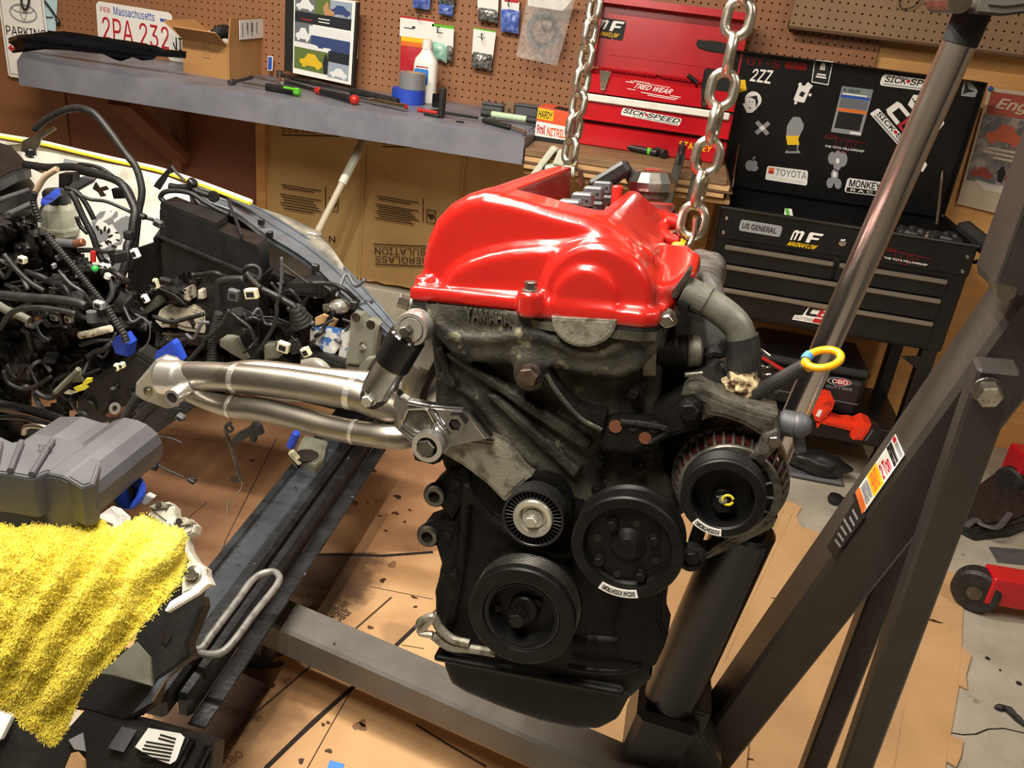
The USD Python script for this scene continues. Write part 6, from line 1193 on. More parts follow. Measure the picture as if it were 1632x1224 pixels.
# crank pulley
def pulley(center, t, prof, m='pulley_black', seg=64): return lathe_at(prof, en(center, t), EY, seg)
gro = lambda r, h0, n, p=.0036, d=.0022: sum([[(r, h0 + p * k), (r - d, h0 + p * (k + .5))] for k in range(n)], []) + [(r, h0 + p * n)]
cg = E_.group('crank_pulley', 'black ribbed crankshaft pulley')
E_.part('damper_ring', pulley((830, 984), -.072, [(.0455, .004), (.047, .0), (.0625, 0), (.0645, .002)] + gro(.0645, .010, 7) + [(.0645, .046), (.03, .046), (.03, .03), (.0455, .03), (.0455, .004)]), 'pulley_black', under=cg, smooth=30)
E_.part('groove_band', pulley((830, 984), -.072, [(.0647, .0105)] + [(r + .0003, h) for r, h in gro(.0645, .0105, 7)] + [(.060, .036), (.060, .0105), (.0647, .0105)]), 'dull_steel', under=cg, smooth=30)
E_.part('rubber_ring', pulley((830, 984), -.072, [(.0425, .004), (.0452, .003), (.0452, .02), (.0425, .02), (.0425, .004)]), 'black_rubber', under=cg)
E_.part('hub_web', pulley((830, 984), -.072, [(0, .022), (.036, .022), (.040, .003), (.0424, .003), (.0424, .03), (0, .03)]), 'pulley_dark', under=cg, smooth=30)
E_.part('hub_boss', pulley((830, 984), -.072, [(0, .014), (.016, .014), (.018, .016), (.019, .024), (0, .024)]), 'pulley_black', under=cg, smooth=30)
cb = en((826, 982), -.058); E_.part('crank_bolt', hexbolt(cb, -EY, .017, .010, .013, .003), 'pulley_black', under=cg)
for a in (.9, 2.9, 4.9): o_ = en((830, 984), -.052) + (EX * math.cos(a) + EZ * math.sin(a)) * .031; E_.part('hub_hole', lathe_at([(0, 0), (.005, 0), (.005, .002), (0, .002)], o_, -EY, 16), 'hole_dark', under=cg)
# water pump pulley
wg = E_.group('water_pump_pulley', 'flat black water pump pulley with a white decal'); wc = (999, 875)
E_.part('rim', pulley(wc, -.080, [(.0475, .006), (.0490, 0), (.0600, 0), (.0620, .002), (.0620, .006), (.0585, .009), (.0585, .030), (.0620, .033), (.0620, .036), (.045, .036), (.0475, .006)]), 'pulley_black', under=wg, smooth=30)
E_.part('web', pulley(wc, -.080, [(0, .008), (.045, .010), (.0474, .006), (.0474, .016), (0, .016)]), 'pulley_black', under=wg, smooth=30)
E_.part('hub', pulley(wc, -.080, [(0, .001), (.011, .001), (.012, .003), (.017, .006), (.021, .009), (0, .009)]), 'pulley_black', under=wg, smooth=30)
for k in range(4):
    for off, nm in ((.55, 'pulley_bolt'), (1.33, 'pulley_hole')):
        a = off + k * np.pi / 2; o_ = en(wc, -.0705) + (EX * math.cos(a) + EZ * math.sin(a)) * .034
        if nm == 'pulley_bolt': E_.part(nm, hexbolt(o_, -EY, .010, .007, .0075, .002), 'cast_black', under=wg)
        else: E_.part(nm, lathe_at([(0, 0), (.0042, 0), (.0042, .0012), (0, .0012)], o_, -EY, 14), 'hole_dark', under=wg)
def arcdecal(c, t, r0, r1, a0, a1, grp, s):
    n = 14; aa = np.linspace(a0, a1, n); P = [(r1 * math.cos(a), r1 * math.sin(a)) for a in aa] + [(r0 * math.cos(a), r0 * math.sin(a)) for a in aa[::-1]]
    E_.part('decal', place(prism(Polygon(P), .0006), en(c, t), EX, EZ, -EY), 'white_print', under=grp)
    m = arr(txt(s)).copy(); m.vertices[:, 1] = 1 - m.vertices[:, 1]; m.invert()
    m = txt(s); V = m.vertices.copy(); m = m.subdivide_to_size(.03); V = m.vertices.copy(); aa_ = a0 + (a1 - a0) * (.06 + .88 * V[:, 0]); rr = r0 + (r1 - r0) * (.82 - .64 * (1 - V[:, 1])) ; rr = r0 + (r1 - r0) * (.2 + .6 * V[:, 1]); m.vertices = np.c_[rr * np.cos(aa_), rr * np.sin(aa_), .0006 + .0004 * V[:, 2]]
    E_.part('decal_lettering', place(m, en(c, t), EX, EZ, -EY), 'black_print', under=grp)
arcdecal(wc, -.0803, .0505, .0605, -2.05, -1.28, wg, 'UNORTHODOX RACING')
# idler
ig = E_.group('idler_pulley', 'idler pulley with a bright metal cap and ribbed black rim'); ic = (849, 827)
E_.part('rim', pulley(ic, -.048, [(.0335, .001), (.0345, 0), (.0365, 0), (.0365, .026), (.0335, .026), (.0335, .001)]), 'black_plastic', under=ig, smooth=30)
E_.part('web', pulley(ic, -.048, [(0, .010), (.0334, .010), (.0334, .014), (0, .014)]), 'black_matte', under=ig)
rb = []
for k in range(40):
    a = 2 * np.pi * k / 40; d_ = EX * math.cos(a) + EZ * math.sin(a); rb.append(place(rbox(.0105, .0012, .009, .0003), en(ic, -.048) + d_ * .0282 + EY * .0065, d_, np.cross(d_, EY), EY))
E_.part('rim_ribs', rb, 'black_plastic', under=ig, kind='stuff')
mat('idler_cap', '#c9c7bb', .3, .8)
E_.part('bearing_cap', pulley(ic, -.048, [(0, .006), (.014, .006), (.017, -.001), (.0225, -.0025), (.0238, .0), (.0238, .010), (0, .010)]), 'idler_cap', under=ig, smooth=25)
E_.part('idler_bolt', hexbolt(en(ic, -.043), -EY, .0125, .008, .0125, .003), 'idler_cap', under=ig)
E_.part('idler_boss', et([(858 + 52 * math.cos(a), 812 + 52 * math.sin(a)) for a in np.linspace(0, 2 * np.pi, 30)[:-1]], -.018, .03, .004), 'cast_black')
# tensioner arm
E_.part('tensioner_arm', et([(668, 700), (700, 690), (730, 696), (795, 704), (808, 715), (834, 752), (846, 762), (828, 776), (806, 800), (802, 800), (775, 772), (735, 742), (700, 722)], -.022, .034, .005), 'cast_clean', label='grimy tensioner arm casting')
E_.part('arm_pad', et([(655, 712), (695, 728), (700, 738), (690, 742), (660, 735)], 0, .04, .004), 'black_rubber')
# polished bracket with raised rims
mg = E_.group('tensioner_bracket', 'polished aluminium tensioner bracket')
ob = B4((38, 160), (60, 190), (110, 215), (245, 242), (430, 255), (468, 290), (582, 428), (350, 478), (310, 520), (230, 535), (170, 500), (150, 455), (62, 375), (58, 320), (20, 240))
E_.part('plate', et(ob, -.034, .014, .003), 'alu_polished', under=mg)
for pts in (B4((80, 320), (110, 255), (200, 252), (225, 262), (265, 335), (240, 385), (180, 400), (140, 390), (80, 350)), B4((110, 222), (245, 247), (425, 262), (460, 295), (560, 425)), B4((240, 260), (300, 350), (350, 405)), B4((60, 372), (150, 450))):
    P = [en(q, -.036) for q in pts]; cl_ = pts[0] != pts[-1] and len(pts) == 9
    E_.part('raised_rim', tube(np.array(P), .0026, 8, cl_), 'alu_polished', under=mg)
E_.part('pocket', et(B4((84, 322), (112, 260), (198, 257), (222, 266), (258, 335), (236, 380), (180, 395), (142, 384), (84, 348)), -.0346, .002, 0), 'alu_alt', under=mg)
E_.part('hex_socket', lathe_at([(.0075, 0), (.0125, 0), (.0125, .008), (.0075, .008), (.0075, 0)], en(B4((390, 335)), -.035), -EY, 6), 'alu_polished', under=mg); E_.part('socket_bore', lathe_at([(0, 0), (.0075, 0), (.0075, .001), (0, .001)], en(B4((390, 335)), -.0405), -EY, 18), 'hole_dark', under=mg)
E_.part('washer', lathe_at([(.012, 0), (.0185, 0), (.0195, .004), (.0185, .014), (.0125, .014), (.012, 0)], en(B4((240, 455)), -.034), -EY, 36), 'header_bright', under=mg); E_.part('pivot_bolt', hexbolt(en(B4((238, 455)), -.030), -EY, .0205, .020), 'dull_steel', under=mg)
E_.part('bracket_tail', et(B4((340, 478), (585, 432), (640, 470), (690, 520), (780, 620), (660, 760), (500, 640), (330, 520)), -.020, .02, .004), 'cast_clean', under=mg)
# hydraulic tensioner
hg = E_.group('belt_tensioner', 'black and silver hydraulic belt tensioner strut')
ht = -.045; ax0, ax1, ax2 = en((652, 533), ht), en((623.5, 583), ht), en((602, 620), ht)
E_.part('sleeve', cyl(ax0, ax1, .0212, 36, .003), 'black_gloss', label='black rubber sleeve', under=hg, smooth=35); E_.part('cylinder', cyl(ax1 + (ax0 - ax1) * .1, ax2, .0185, 36, .002), 'alu_polished', under=hg, smooth=35)
E_.part('sleeve_cap', lathe_at([(0, 0), (.0195, 0), (.018, .004), (.0, .006)], ax0, ax0 - ax1, 32), 'dull_steel', under=hg)
te = en((660, 522), ht - .004); E_.part('top_eye', lathe_at([(.0145, -.010), (.0185, -.010), (.0195, -.006), (.0195, .012), (.0145, .012), (.0145, -.010)], te, EY, 36), 'header_bright', under=hg, smooth=35); E_.part('eye_rubber', lathe_at([(0, -.004), (.0144, -.006), (.0144, .008), (0, .008)], te, EY, 32), 'black_rubber', under=hg)
E_.part('eye_washer', lathe_at([(0, -.012), (.0135, -.012), (.0135, -.006), (0, -.006)], te, EY, 32), 'idler_cap', under=hg); E_.part('eye_bolt', hexbolt(te - EY * .012 - EX * .003, -EY, .0115, .012), 'dull_steel', under=hg); E_.part('eye_neck', cyl(te - EX * .0 - EZ * .012, ax0, .012, 20), 'dull_steel', under=hg)
be_ = en((595, 632), ht - .004); E_.part('lower_eye', lathe_at([(0, -.008), (.0125, -.008), (.0145, -.005), (.0145, .014), (0, .014)], be_, EY, 32), 'black_rubber', under=hg); E_.part('lower_bolt', hexbolt(be_ - EY * .008, -EY, .0125, .010, .0085, .003), 'idler_cap', under=hg); E_.part('lower_fork', hullpts(np.vstack([cyl(ax2 + (ax2 - ax1) * .1, ax1 + (ax2 - ax1) * .6, .018, 20).vertices, cyl(be_ + EY * .012, be_ + EY * .0, .0155, 20).vertices])), 'alu_polished', under=hg)
E_.part('stud', cyl(te + EY * .01, te + EY * .05 + EX * .03 + EZ * .012, .006, 12), 'steel', under=hg)
E_.part('heat_shield', et([(672, 520), (684, 526), (686, 539), (704, 543), (708, 549), (706, 556), (694, 568), (684, 590), (660, 592), (655, 560)], .02, .006, .002), 'header_bright', label='bright white exhaust heat shield')
# curved black exhaust side bracket
E_.part('curved_bracket', et(B4((868, 20), (895, 28), (935, 110), (1000, 190), (1075, 255), (1160, 285), (1240, 300), (1232, 390), (1215, 396), (1130, 350), (1040, 285), (960, 210), (900, 130), (862, 80)), -.045, .03, .004), 'cast_black', label='curved black cast bracket')
E_.part('bracket_plate', et(B4((1215, 396), (1240, 345), (1330, 332), (1480, 345), (1600, 382), (1590, 420), (1510, 460), (1390, 520), (1230, 500), (1195, 440)), -.04, .034, .004), 'cast_black')
for q, r, m in (((1300, 358), .0075, 'copper'), ((1400, 357), .006, 'hole_dark'), ((1520, 360), .007, 'hole_dark'), ((1470, 425), .007, 'copper')):
    E_.part('plate_hole', lathe_at([(0, 0), (r, 0), (r, .001), (0, .001)], en(B4(q), -.0402), -EY, 18), m)
E_.part('bracket_rib', tube(spline([en(q, -.046) for q in B4((905, 60), (950, 140), (1020, 230), (1110, 320), (1220, 380))], 6), .0028, 8), 'cast_dirty')
E_.part('plate_lip', tube(spline([en(q, -.04) for q in B4((1330, 335), (1480, 350), (1600, 385), (1500, 455))], 4), .004, 8), 'cast_black')

# alternator
ag = E_.group('alternator', 'cast aluminium alternator with a black pulley')
ac = (1162, 786); at0 = -.030
E_.part('core', pulley(ac, at0, [(0, .004), (.052, .004), (.054, .05), (.050, .085), (0, .085)]), 'cast_black', under=ag, smooth=30)
E_.part('winding', pulley(ac, at0, [(.050, .012), (.058, .012), (.059, .028), (.050, .028), (.050, .012)]), 'winding', under=ag)
E_.part('front_ring', pulley(ac, at0, [(.047, .0), (.0545, .0), (.0560, .002), (.0555, .008), (.047, .008), (.047, 0)], seg=72), 'alu_alt', under=ag, smooth=30)
E_.part('front_plate', pulley(ac, at0, [(0, .0), (.034, .0), (.034, .006), (0, .006)]), 'cast_black', under=ag)
E_.part('rear_ring', pulley(ac, at0, [(.060, .034), (.0650, .034), (.0655, .036), (.0655, .075), (.060, .078), (.060, .034)], seg=72), 'alu_alt', under=ag, smooth=30)
for k in range(36):
    a = 2 * np.pi * k / 36 + .04; d_ = EX * math.cos(a) + EZ * math.sin(a); s_ = np.cross(d_, EY); o_ = en(ac, at0)
    E_.part('cooling_fin', hullpts([o_ + d_ * r + EY * h + s_ * w for r, h in ((.052, .001), (.0565, .002), (.0645, .034), (.060, .036), (.055, .012)) for w in (-.0014, .0014)]), 'alu_alt', under=ag)
for k in range(16):
    a = 2 * np.pi * k / 16; d_ = EX * math.cos(a) + EZ * math.sin(a); s_ = np.cross(d_, EY); E_.part('face_spoke', place(rbox(.016, .003, .006, .0008), en(ac, at0) + d_ * .041 + EY * .004, d_, s_, EY), 'alu_alt', under=ag)
pc = (1152, 796)
E_.part('pulley', pulley(pc, -.078, [(.0325, .001), (.0345, -.001), (.0425, 0), (.0440, .002)] + gro(.0440, .006, 6) + [(.0440, .030), (.02, .032), (.0, .032), (0, .024), (.028, .022), (.0315, .016), (.0325, .001)], seg=64), 'pulley_dark', under=ag, smooth=30)
E_.part('pulley_nut', hexbolt(en(pc, -.058), -EY, .020, .010, .013, .003), 'pulley_black', under=ag); E_.part('shaft_end', cyl(en(pc, -.06), en(pc, -.074), .005, 16, .001), 'dull_steel', under=ag)
rm = en((1160, 797), -.0735); E_.part('paint_mark', tube([rm + (EX * math.cos(a) + EZ * math.sin(a)) * .0055 - EY * .0 for a in np.linspace(.3, 6.0, 14)], .0016, 6), 'yellow_mark', under=ag)
arcdecal(pc, -.0795, .0345, .0425, -2.30, -1.50, ag, 'UNORTHODOX')
E_.part('upper_arm', et(B6((462, 240), (500, 195), (545, 197), (640, 240), (760, 290), (850, 320), (985, 352), (1000, 440), (985, 520), (905, 560), (870, 560), (905, 470), (790, 400), (690, 365), (600, 350), (575, 300)), -.028, .05, .006), 'alu_alt', under=ag)
E_.part('clamp_block', et(B6((900, 470), (980, 440), (1000, 480), (975, 540), (900, 610), (835, 585), (880, 540)), -.042, .03, .005), 'alu_alt', under=ag)
E_.part('clamp_bolt', hexbolt(en(B6((963, 478)), -.042), -EY, .012, .010), 'steel', under=ag); E_.part('clamp_hole', lathe_at([(0, 0), (.005, 0), (.005, .001), (0, .001)], en(B6((893, 578)), -.0425), -EY, 16), 'hole_dark', under=ag)
E_.part('slotted_plate', et(D3((150, 1055), (200, 1040), (555, 1095), (550, 1150), (350, 1140), (240, 1120), (160, 1080)), .01, .006, .001, holes=(D3((255, 1095), (300, 1090), (320, 1110), (280, 1120)), D3((415, 1110), (450, 1100), (485, 1110), (455, 1125)))), 'steel', under=ag)
E_.part('terminal_cap', cyl(en((1242, 672), .0), en((1270, 677), -.002), .0145, 24, .003), 'grey_plastic', under=ag, smooth=35); E_.part('terminal_dome', trimesh.creation.icosphere(3, .0145).apply_translation(en((1272, 677), -.002)), 'grey_plastic', under=ag, smooth=True); E_.part('terminal_boot', et([(1262, 692), (1282, 690), (1286, 722), (1268, 726)], .0, .02, .004), 'grey_plastic', under=ag)
E_.part('bracket_arm', et(B6((300, 340), (450, 255), (520, 240), (575, 280), (570, 390), (545, 430), (400, 470), (330, 420)), -.036, .05, .006), 'cast_black', under=ag); E_.part('arm_bolt', hexbolt(en(B6((508, 312)), -.037), -EY, .018, .012, .013, .003), 'cast_black', under=ag)
E_.part('lower_arm', et(B6((540, 1085), (600, 1090), (720, 1010), (860, 960), (905, 900), (985, 905), (960, 960), (720, 1080), (580, 1140), (545, 1130)), -.03, .03, .004), 'alu_alt', under=ag); E_.part('lower_strut', et(B6((495, 1060), (530, 960), (575, 945), (600, 970), (560, 1090), (520, 1110)), -.035, .02, .004), 'cast_black', under=ag)
E_.part('lower_pivot', cyl(en((1101, 887), -.05), en((1101, 887), .03), .0165, 24, .004), 'cast_black', under=ag, smooth=35); E_.part('pivot_bolt', hexbolt(en((1104, 886), -.05), -EY, .014, .008), 'cast_black', under=ag)

# coolant pipe, filter, dipstick on the right
wp_ = spline([en(q, .03 + .0 * k) for k, q in enumerate(((1088, 462), (1103, 468), (1128, 482), (1155, 500), (1176, 522), (1184, 552), (1184, 585), (1180, 615)))], 6)
mat('pipe_grey', '#7f7f77', .45, .5, col2='#62625a', lo=.45, hi=.7, vs=20, col3='#2b2a27', lo3=.66, hi3=.69, vs3=24)
E_.part('coolant_pipe', tube(wp_, .0165, 22), 'pipe_grey', label='grey coolant pipe curving down', smooth=True); E_.part('pipe_collar', tube(wp_[8:12], .0182, 22), 'pipe_grey')
E_.part('hose_end', tube(wp_[-16:-6], .0185, 22), 'black_rubber')
E_.part('pipe_flange', et(D4((640, 500), (800, 270), (830, 290), (820, 330), (780, 400), (700, 520), (660, 530)), .012, .03, .003), 'dull_steel')
cr_ = trimesh.creation.icosphere(4, 1.0); cr_.vertices = cr_.vertices * (.75 + .5 * meshkit.noise(cr_.vertices * 3 + 3)[:, None]) * [.020, .018, .020]; E_.part('corroded_joint', cr_.apply_translation(en((1183, 614), .025)), 'crust', label='crusty corroded joint at the pipe end')
E_.part('pipe_elbow', tube(spline([en(q, .04) for q in ((1190, 630), (1165, 632), (1140, 620), (1128, 600), (1122, 580))], 5), .018, 16), 'black_rubber')
E_.part('vvt_solenoid', cyl(en((1040, 562), .02), en((1092, 560), .03), .0195, 28, .003), 'cast_black', smooth=35); E_.part('solenoid_cap', cyl(en((1090, 560), .03), en((1116, 559), .035), .0185, 28, .003), 'alu_alt', smooth=35); E_.part('solenoid_pad', et([(1026, 548), (1046, 547), (1044, 600), (1024, 600)], -.006, .02, .002), 'cast_clean')
E_.part('sensor', et(D4((700, 560), (790, 600), (800, 700), (760, 840), (690, 850), (680, 740)), .0, .02, .004), 'black_gloss'); E_.part('sensor_bolt', hexbolt(en(D4((615, 690)), -.004), EX * .5 - EY * .8, .0135, .010, .011, .003), 'steel')
E_.part('bright_pin', cyl(en((1090, 597), -.01), en((1118, 594), .0), .0032, 10), 'chrome'); E_.part('wire_clip', tube(spline([en(q, .05) for q in D3((340, 500), (360, 490), (420, 510), (500, 570))], 5), .0016, 6), 'steel'); E_.part('wire_clip', tube(spline([en(q, .04) for q in D3((400, 700), (430, 680), (480, 690), (520, 650))], 5), .0016, 6), 'steel'); E_.part('wire_clip', tube(spline([en(q, .04) for q in D3((420, 740), (440, 765), (510, 760))], 5), .0014, 6), 'steel')
for k, pts in enumerate(([(1120, 575), (1135, 560), (1150, 560), (1160, 545)], [(1125, 590), (1150, 585), (1165, 600)], [(1205, 640), (1225, 650), (1240, 668)], [(1190, 650), (1215, 640), (1230, 620)])): E_.part('small_hose', tube(spline([en(q, .06) for q in pts], 5), .008, 10), 'black_rubber')
E_.part('side_casting', loc(boxat((.118, .05, -.10), (.19, .16, .10), .012)), 'cast_black')
E_.part('side_casting', loc(boxat((.11, .02, -.34), (.150, .12, -.10), .012)), 'cast_black')
E_.part('lower_casting', et([(1000, 935), (1057, 930), (1054, 990), (1064, 1016), (1058, 1035), (1045, 1062), (1030, 1072), (985, 1050), (980, 990)], -.012, .05, .006), 'cast_black')
ds0, ds1 = en((1195, 632), .02), en((1284, 583), -.005); E_.part('dipstick_tube', cyl(ds0, ds1, .0085, 16, .002), 'black_rubber')
dg = E_.group('dipstick', 'yellow ring dipstick handle with blue tape')
rc = en((1312, 572), -.01); u1 = EX * .97 + EZ * .22; u2 = EY * .8 + EZ * .55
E_.part('ring', tube([rc + u1 * .0175 * math.cos(a) + u2 * .0125 * math.sin(a) for a in np.linspace(0, 2 * np.pi, 36)[:-1]], .0042, 12, True), 'dipstick_yellow', under=dg, smooth=True)
E_.part('neck', hullpts(np.vstack([cyl(ds1, ds1 + (ds1 - ds0) * .06, .008, 12).vertices, cyl(rc - u1 * .018 - u2 * .004, rc - u1 * .014 - u2 * .006, .0045, 10).vertices])), 'dipstick_yellow', under=dg); E_.part('tape', tube([rc + u1 * .0175 * math.cos(a) + u2 * .0125 * math.sin(a) for a in np.linspace(2.45, 3.05, 8)], .0056, 12), 'blue_light', under=dg)

# exhaust header
xg = E_.group('exhaust_header', 'stainless exhaust header with two stacked tubes and a flange')
def hp(pts, r, tt, name='header_tube', m='header_steel', seg=28):
    P = spline([en(q, tt if np.isscalar(tt) else tt[k]) for k, q in enumerate(pts)], 8); E_.part(name, tube(P, r, seg), m, under=xg, smooth=True); return P
T_ = [.13, .10, .09, .08, .075, .07, .07, .07]
up = hp(D6((1750, 250), (1560, 395), (1430, 365), (1300, 318), (950, 258), (650, 225), (480, 213), (330, 212)), .0205, [.16, .07, .05, .05, .06, .07, .075, .08])
lo = hp(D6((1800, 330), (1680, 500), (1580, 555), (1470, 552), (1310, 530), (1150, 497), (950, 442), (750, 397), (620, 385), (500, 350), (380, 300)), .0162, [.14, .06, .04, .035, .04, .045, .05, .055, .06, .07, .08])
bk = hp(D6((1750, 150), (1500, 240), (1350, 245), (1100, 225), (760, 185), (560, 200)), .0165, [.2, .14, .12, .11, .11, .11])
for P, idx, r in ((up, 40, .0208), (up, 24, .0208), (lo, 64, .0166), (lo, 32, .0166)): E_.part('weld_bead', tube(P[idx:idx + 2], r + .0004, 28), 'header_bright', under=xg)
col = hp(D6((420, 222), (330, 222), (270, 218), (210, 215)), [.0235, .0235, .0235, .0235, .0235, .0235, .0235, .0235, .0235, .0240, .0245, .025, .025, .025, .025, .025, .025, .025, .025, .025, .025, .025, .025, .025, .025][:25], .08, 'collector', 'header_bright')
fn = -(EX * .62 - EY * .78); fn = EX * -.62 + EY * .78
PF = en(D6((190, 240)), .082)
E_.part('flange', trace(D6((58, 318), (62, 262), (175, 128), (235, 98), (300, 115), (345, 160), (350, 250), (300, 385), (235, 398), (95, 345)), lambda q: wpl(q, PF, fn), fn, .011, .002), 'header_bright', label='thick bright exhaust flange', under=xg)
E_.part('flange_hole', lathe_at([(0, 0), (.0062, 0), (.0062, .001), (0, .001)], wpl(D6((127, 290)), PF, fn) - fn * .0012, -fn, 18), 'dull_steel', under=xg); E_.part('flange_bolt', hexbolt(wpl(D6((135, 295)), PF, fn), -fn, .008, .004), 'chrome', under=xg)
b0 = en(D6((330, 290)), .06); b1 = en(D6((262, 335)), .03); E_.part('sensor_bung', lathe_at([(.0075, .0), (.0115, 0), (.0115, .032), (.0075, .032), (.0075, 0)], b1, b0 - b1, 24), 'header_bright', under=xg); E_.part('bung_bore', lathe_at([(0, 0), (.0074, 0), (.0074, .001), (0, .001)], b1 + (b0 - b1) * .05, b0 - b1, 18), 'hole_dark', under=xg)
E_.part('port_pipe', tube(spline([en(q, tt) for q, tt in (((648, 690), .05), (652, 650) and ((655, 650), .04), ((662, 610), .035), ((680, 580), .04), ((700, 562), .07))], 6), .0185, 22), 'header_steel', under=xg)
# ------------------------------------------------------------------ the car: stripped engine bay, nose towards the right
mat('car_white', '#dedcd2', .4, col2='#b9b5a6', lo=.5, hi=.68, vs=9, col3='#6b6555', lo3=.7, hi3=.76, vs3=30)
mat('car_yellow', '#e6da3a', .35)
mat('fender_grey', '#4f555c', .3, col2='#5f666e', lo=.4, hi=.6, vs=10, coat=.4)
mat('lens_silver', '#b9b6a9', .2, .35, col2='#8f8c80', lo=.4, hi=.6, vs=12, coat=.6)
mat('white_rust', '#c9c2ad', .6, col2='#7c756a', lo=.48, hi=.6, vs=16, detail=7, col3='#4a2f1c', lo3=.58, hi3=.64, vs3=30)
mat('primer', '#77776a', .5, col2='#5c5c50', lo=.4, hi=.65, vs=14)
mat('ivory', '#d6d2ae', .45); mat('beige_hose', '#b79f84', .5)
mat('reservoir', '#a3a594', .3, col2='#8a8c7b', lo=.4, hi=.6, vs=12)
mat('bay_black', '#121110', .55, col2='#1f1d1b', lo=.4, hi=.65, vs=14, bump=.4, bs=80)
mat('frame_black', '#17181a', .38, col2='#2b2d30', lo=.45, hi=.68, vs=18, detail=6, bump=.4, bs=90, col3='#56585c', lo3=.69, hi3=.72, vs3=45)
mat('sticker_foil', '#d8d9d6', .2, .2, col2='#3c6fb5', lo=.52, hi=.58, vs=34, detail=2, col3='#d8854a', lo3=.66, hi3=.68, vs3=55)
mat('sticker_bw', '#cfd0cc', .35, col2='#77797a', lo=.5, hi=.53, vs=28, detail=1)
CB = np.array([-.95, 1.45, 0])
V_ = Thing('car', 'yellow car with a stripped open engine bay full of hoses and wiring at the left', 'car', CB)
P_ = V_.part
# far fender edge and apron
edge = [(-60, 208), (0, 219), (60, 229), (120, 243), (180, 257), (222, 266), (259, 275), (318, 295), (397, 325)]
EP = np.array([wz(q, .80) for q in edge]); edir = (EP[-1] - EP[0]); edir /= np.linalg.norm(edir)
an = np.cross(edir, [0, 0, 1.0]); an /= np.linalg.norm(an); an = an if an[1] < 0 else -an
an2 = an * .86 + Z3 * .5; an2 /= np.linalg.norm(an2)
def ap_(q): return wpl(q, EP[4] - Z3 * .012, an2)
P_('fender_apron', trace([(-60, 214), (0, 223), (60, 233), (120, 247), (180, 261), (222, 270), (259, 279), (318, 299), (345, 310), (350, 350), (300, 400), (250, 440), (190, 445), (140, 420), (60, 380), (-60, 330)], ap_, -an2, .02, .002), 'car_white', label='white inner fender apron with yellow edge')
P_('fender_edge', tube(spline(EP, 4) + [0, .004, .0], .007, 10, flat=(.6, 1), up=(0, 0, 1)), 'car_yellow', label='yellow painted fender edge')
P_('fender_edge_lip', tube(spline(EP + [0, .012, .004], 4), .006, 8), 'white_paint')
P_('fender_outer', hullpts(np.vstack([EP[:6] + [0, .045, -.03], EP[:6] + [0, .09, -.08], EP[:6] + [0, .09, -.35], EP[:6] + [0, .045, -.35]])), 'car_yellow')
P_('yellow_patch', trace(E2((800, 240), (1000, 340), (1020, 350), (840, 330)), lambda q: wpl(q, EP[6], an2), -an2, .006, .001), 'car_yellow')
P_('apron_slot', trace(E1((700, 225), (930, 270), (920, 300), (690, 270)), lambda q: ap_(q) + an2 * .002, -an2, .003, .0), 'grey_print')
# printed vinyl on the apron
P_('sticker_vinyl', trace(E1((1000, 900), (1100, 800), (1250, 790), (1420, 860), (1400, 1000), (1480, 1050), (1380, 1224), (1300, 1450), (1170, 1480), (1090, 1300), (1040, 1100)), lambda q: ap_(q) + an2 * .004, -an2, .004, .0), 'sticker_bw', label='black and white leaf patterned vinyl')
for k, (x, y, a, l) in enumerate(((1070, 980, 70, 60), (1110, 1020, 80, 60), (1150, 990, 95, 60), (1190, 1010, 110, 60), (1210, 1070, 150, 60), (1200, 1130, 30, 60), (1170, 1140, 50, 60), (1280, 1030, 0, 40), (1290, 1110, 10, 40), (1100, 1170, 20, 50), (1150, 1330, 30, 110), (1200, 1260, 60, 90), (1250, 1180, 15, 60), (1230, 1370, 140, 90), (1150, 1230, 120, 60))):
    e = affinity.translate(affinity.rotate(affinity.scale(Point(0, 0).buffer(1, quad_segs=5), l / 2, l / 5), a), x, y)
    P_('vinyl_leaf', trace(E1(*list(e.exterior.coords)[:-1]), lambda q: ap_(q) + an2 * .0055, -an2, .002, 0), 'black_print')
# grey fender flange sweeping round to the nose
tpx = [(300, 296), (356, 312), (398, 326), (437, 347), (491, 381), (538, 418), (577, 457), (628, 516), (655, 548)]
bpx = [(318, 318), (352, 330), (381, 342), (423, 373), (472, 403), (508, 430), (545, 467), (582, 496), (640, 552)]
zz = np.linspace(.80, .70, 9)
TP = spline(np.array([wz(q, z) for q, z in zip(tpx, zz)]), 5); BP = spline(np.array([wz(q, z - .01) for q, z in zip(bpx, zz)]), 5)
def loft(A, B, th):
    n = len(A); d = np.array([0, 0, -th]); V = np.vstack([A, B, A + d, B + d]); F = []
    for i in range(n - 1):
        for a, b in ((0, 1), (1, 3), (3, 2), (2, 0)):
            F += [(a * n + i, b * n + i, b * n + i + 1), (a * n + i, b * n + i + 1, a * n + i + 1)]
    F += [(0, 2 * n, 3 * n), (0, 3 * n, n), (n - 1, 2 * n - 1, 4 * n - 1), (n - 1, 4 * n - 1, 3 * n - 1)]
    m = trimesh.Trimesh(V, F, process=False); trimesh.repair.fix_normals(m); return m
P_('fender_flange', loft(TP, BP, .014), 'fender_grey', label='grey fender flange sweeping to the nose', smooth=35)
for f, r in ((.0, .003), (.40, .0035), (1.0, .003)): P_('flange_rib', tube(TP * (1 - f) + BP * f + [0, 0, .002], r, 8), 'fender_grey', smooth=True)
P_('flange_skirt', loft(TP[:24] + [0, .002, -.004], TP[:24] + [0.004, .02, -.22], .006), 'fender_grey', smooth=35)
for q in A7((530, 292), (828, 508), (1080, 748), (475, 210)): c = wz(q, .775); P_('flange_clip', boxat(c + [-.008, -.006, -.012], c + [.008, .006, .005], .002), 'black_plastic')
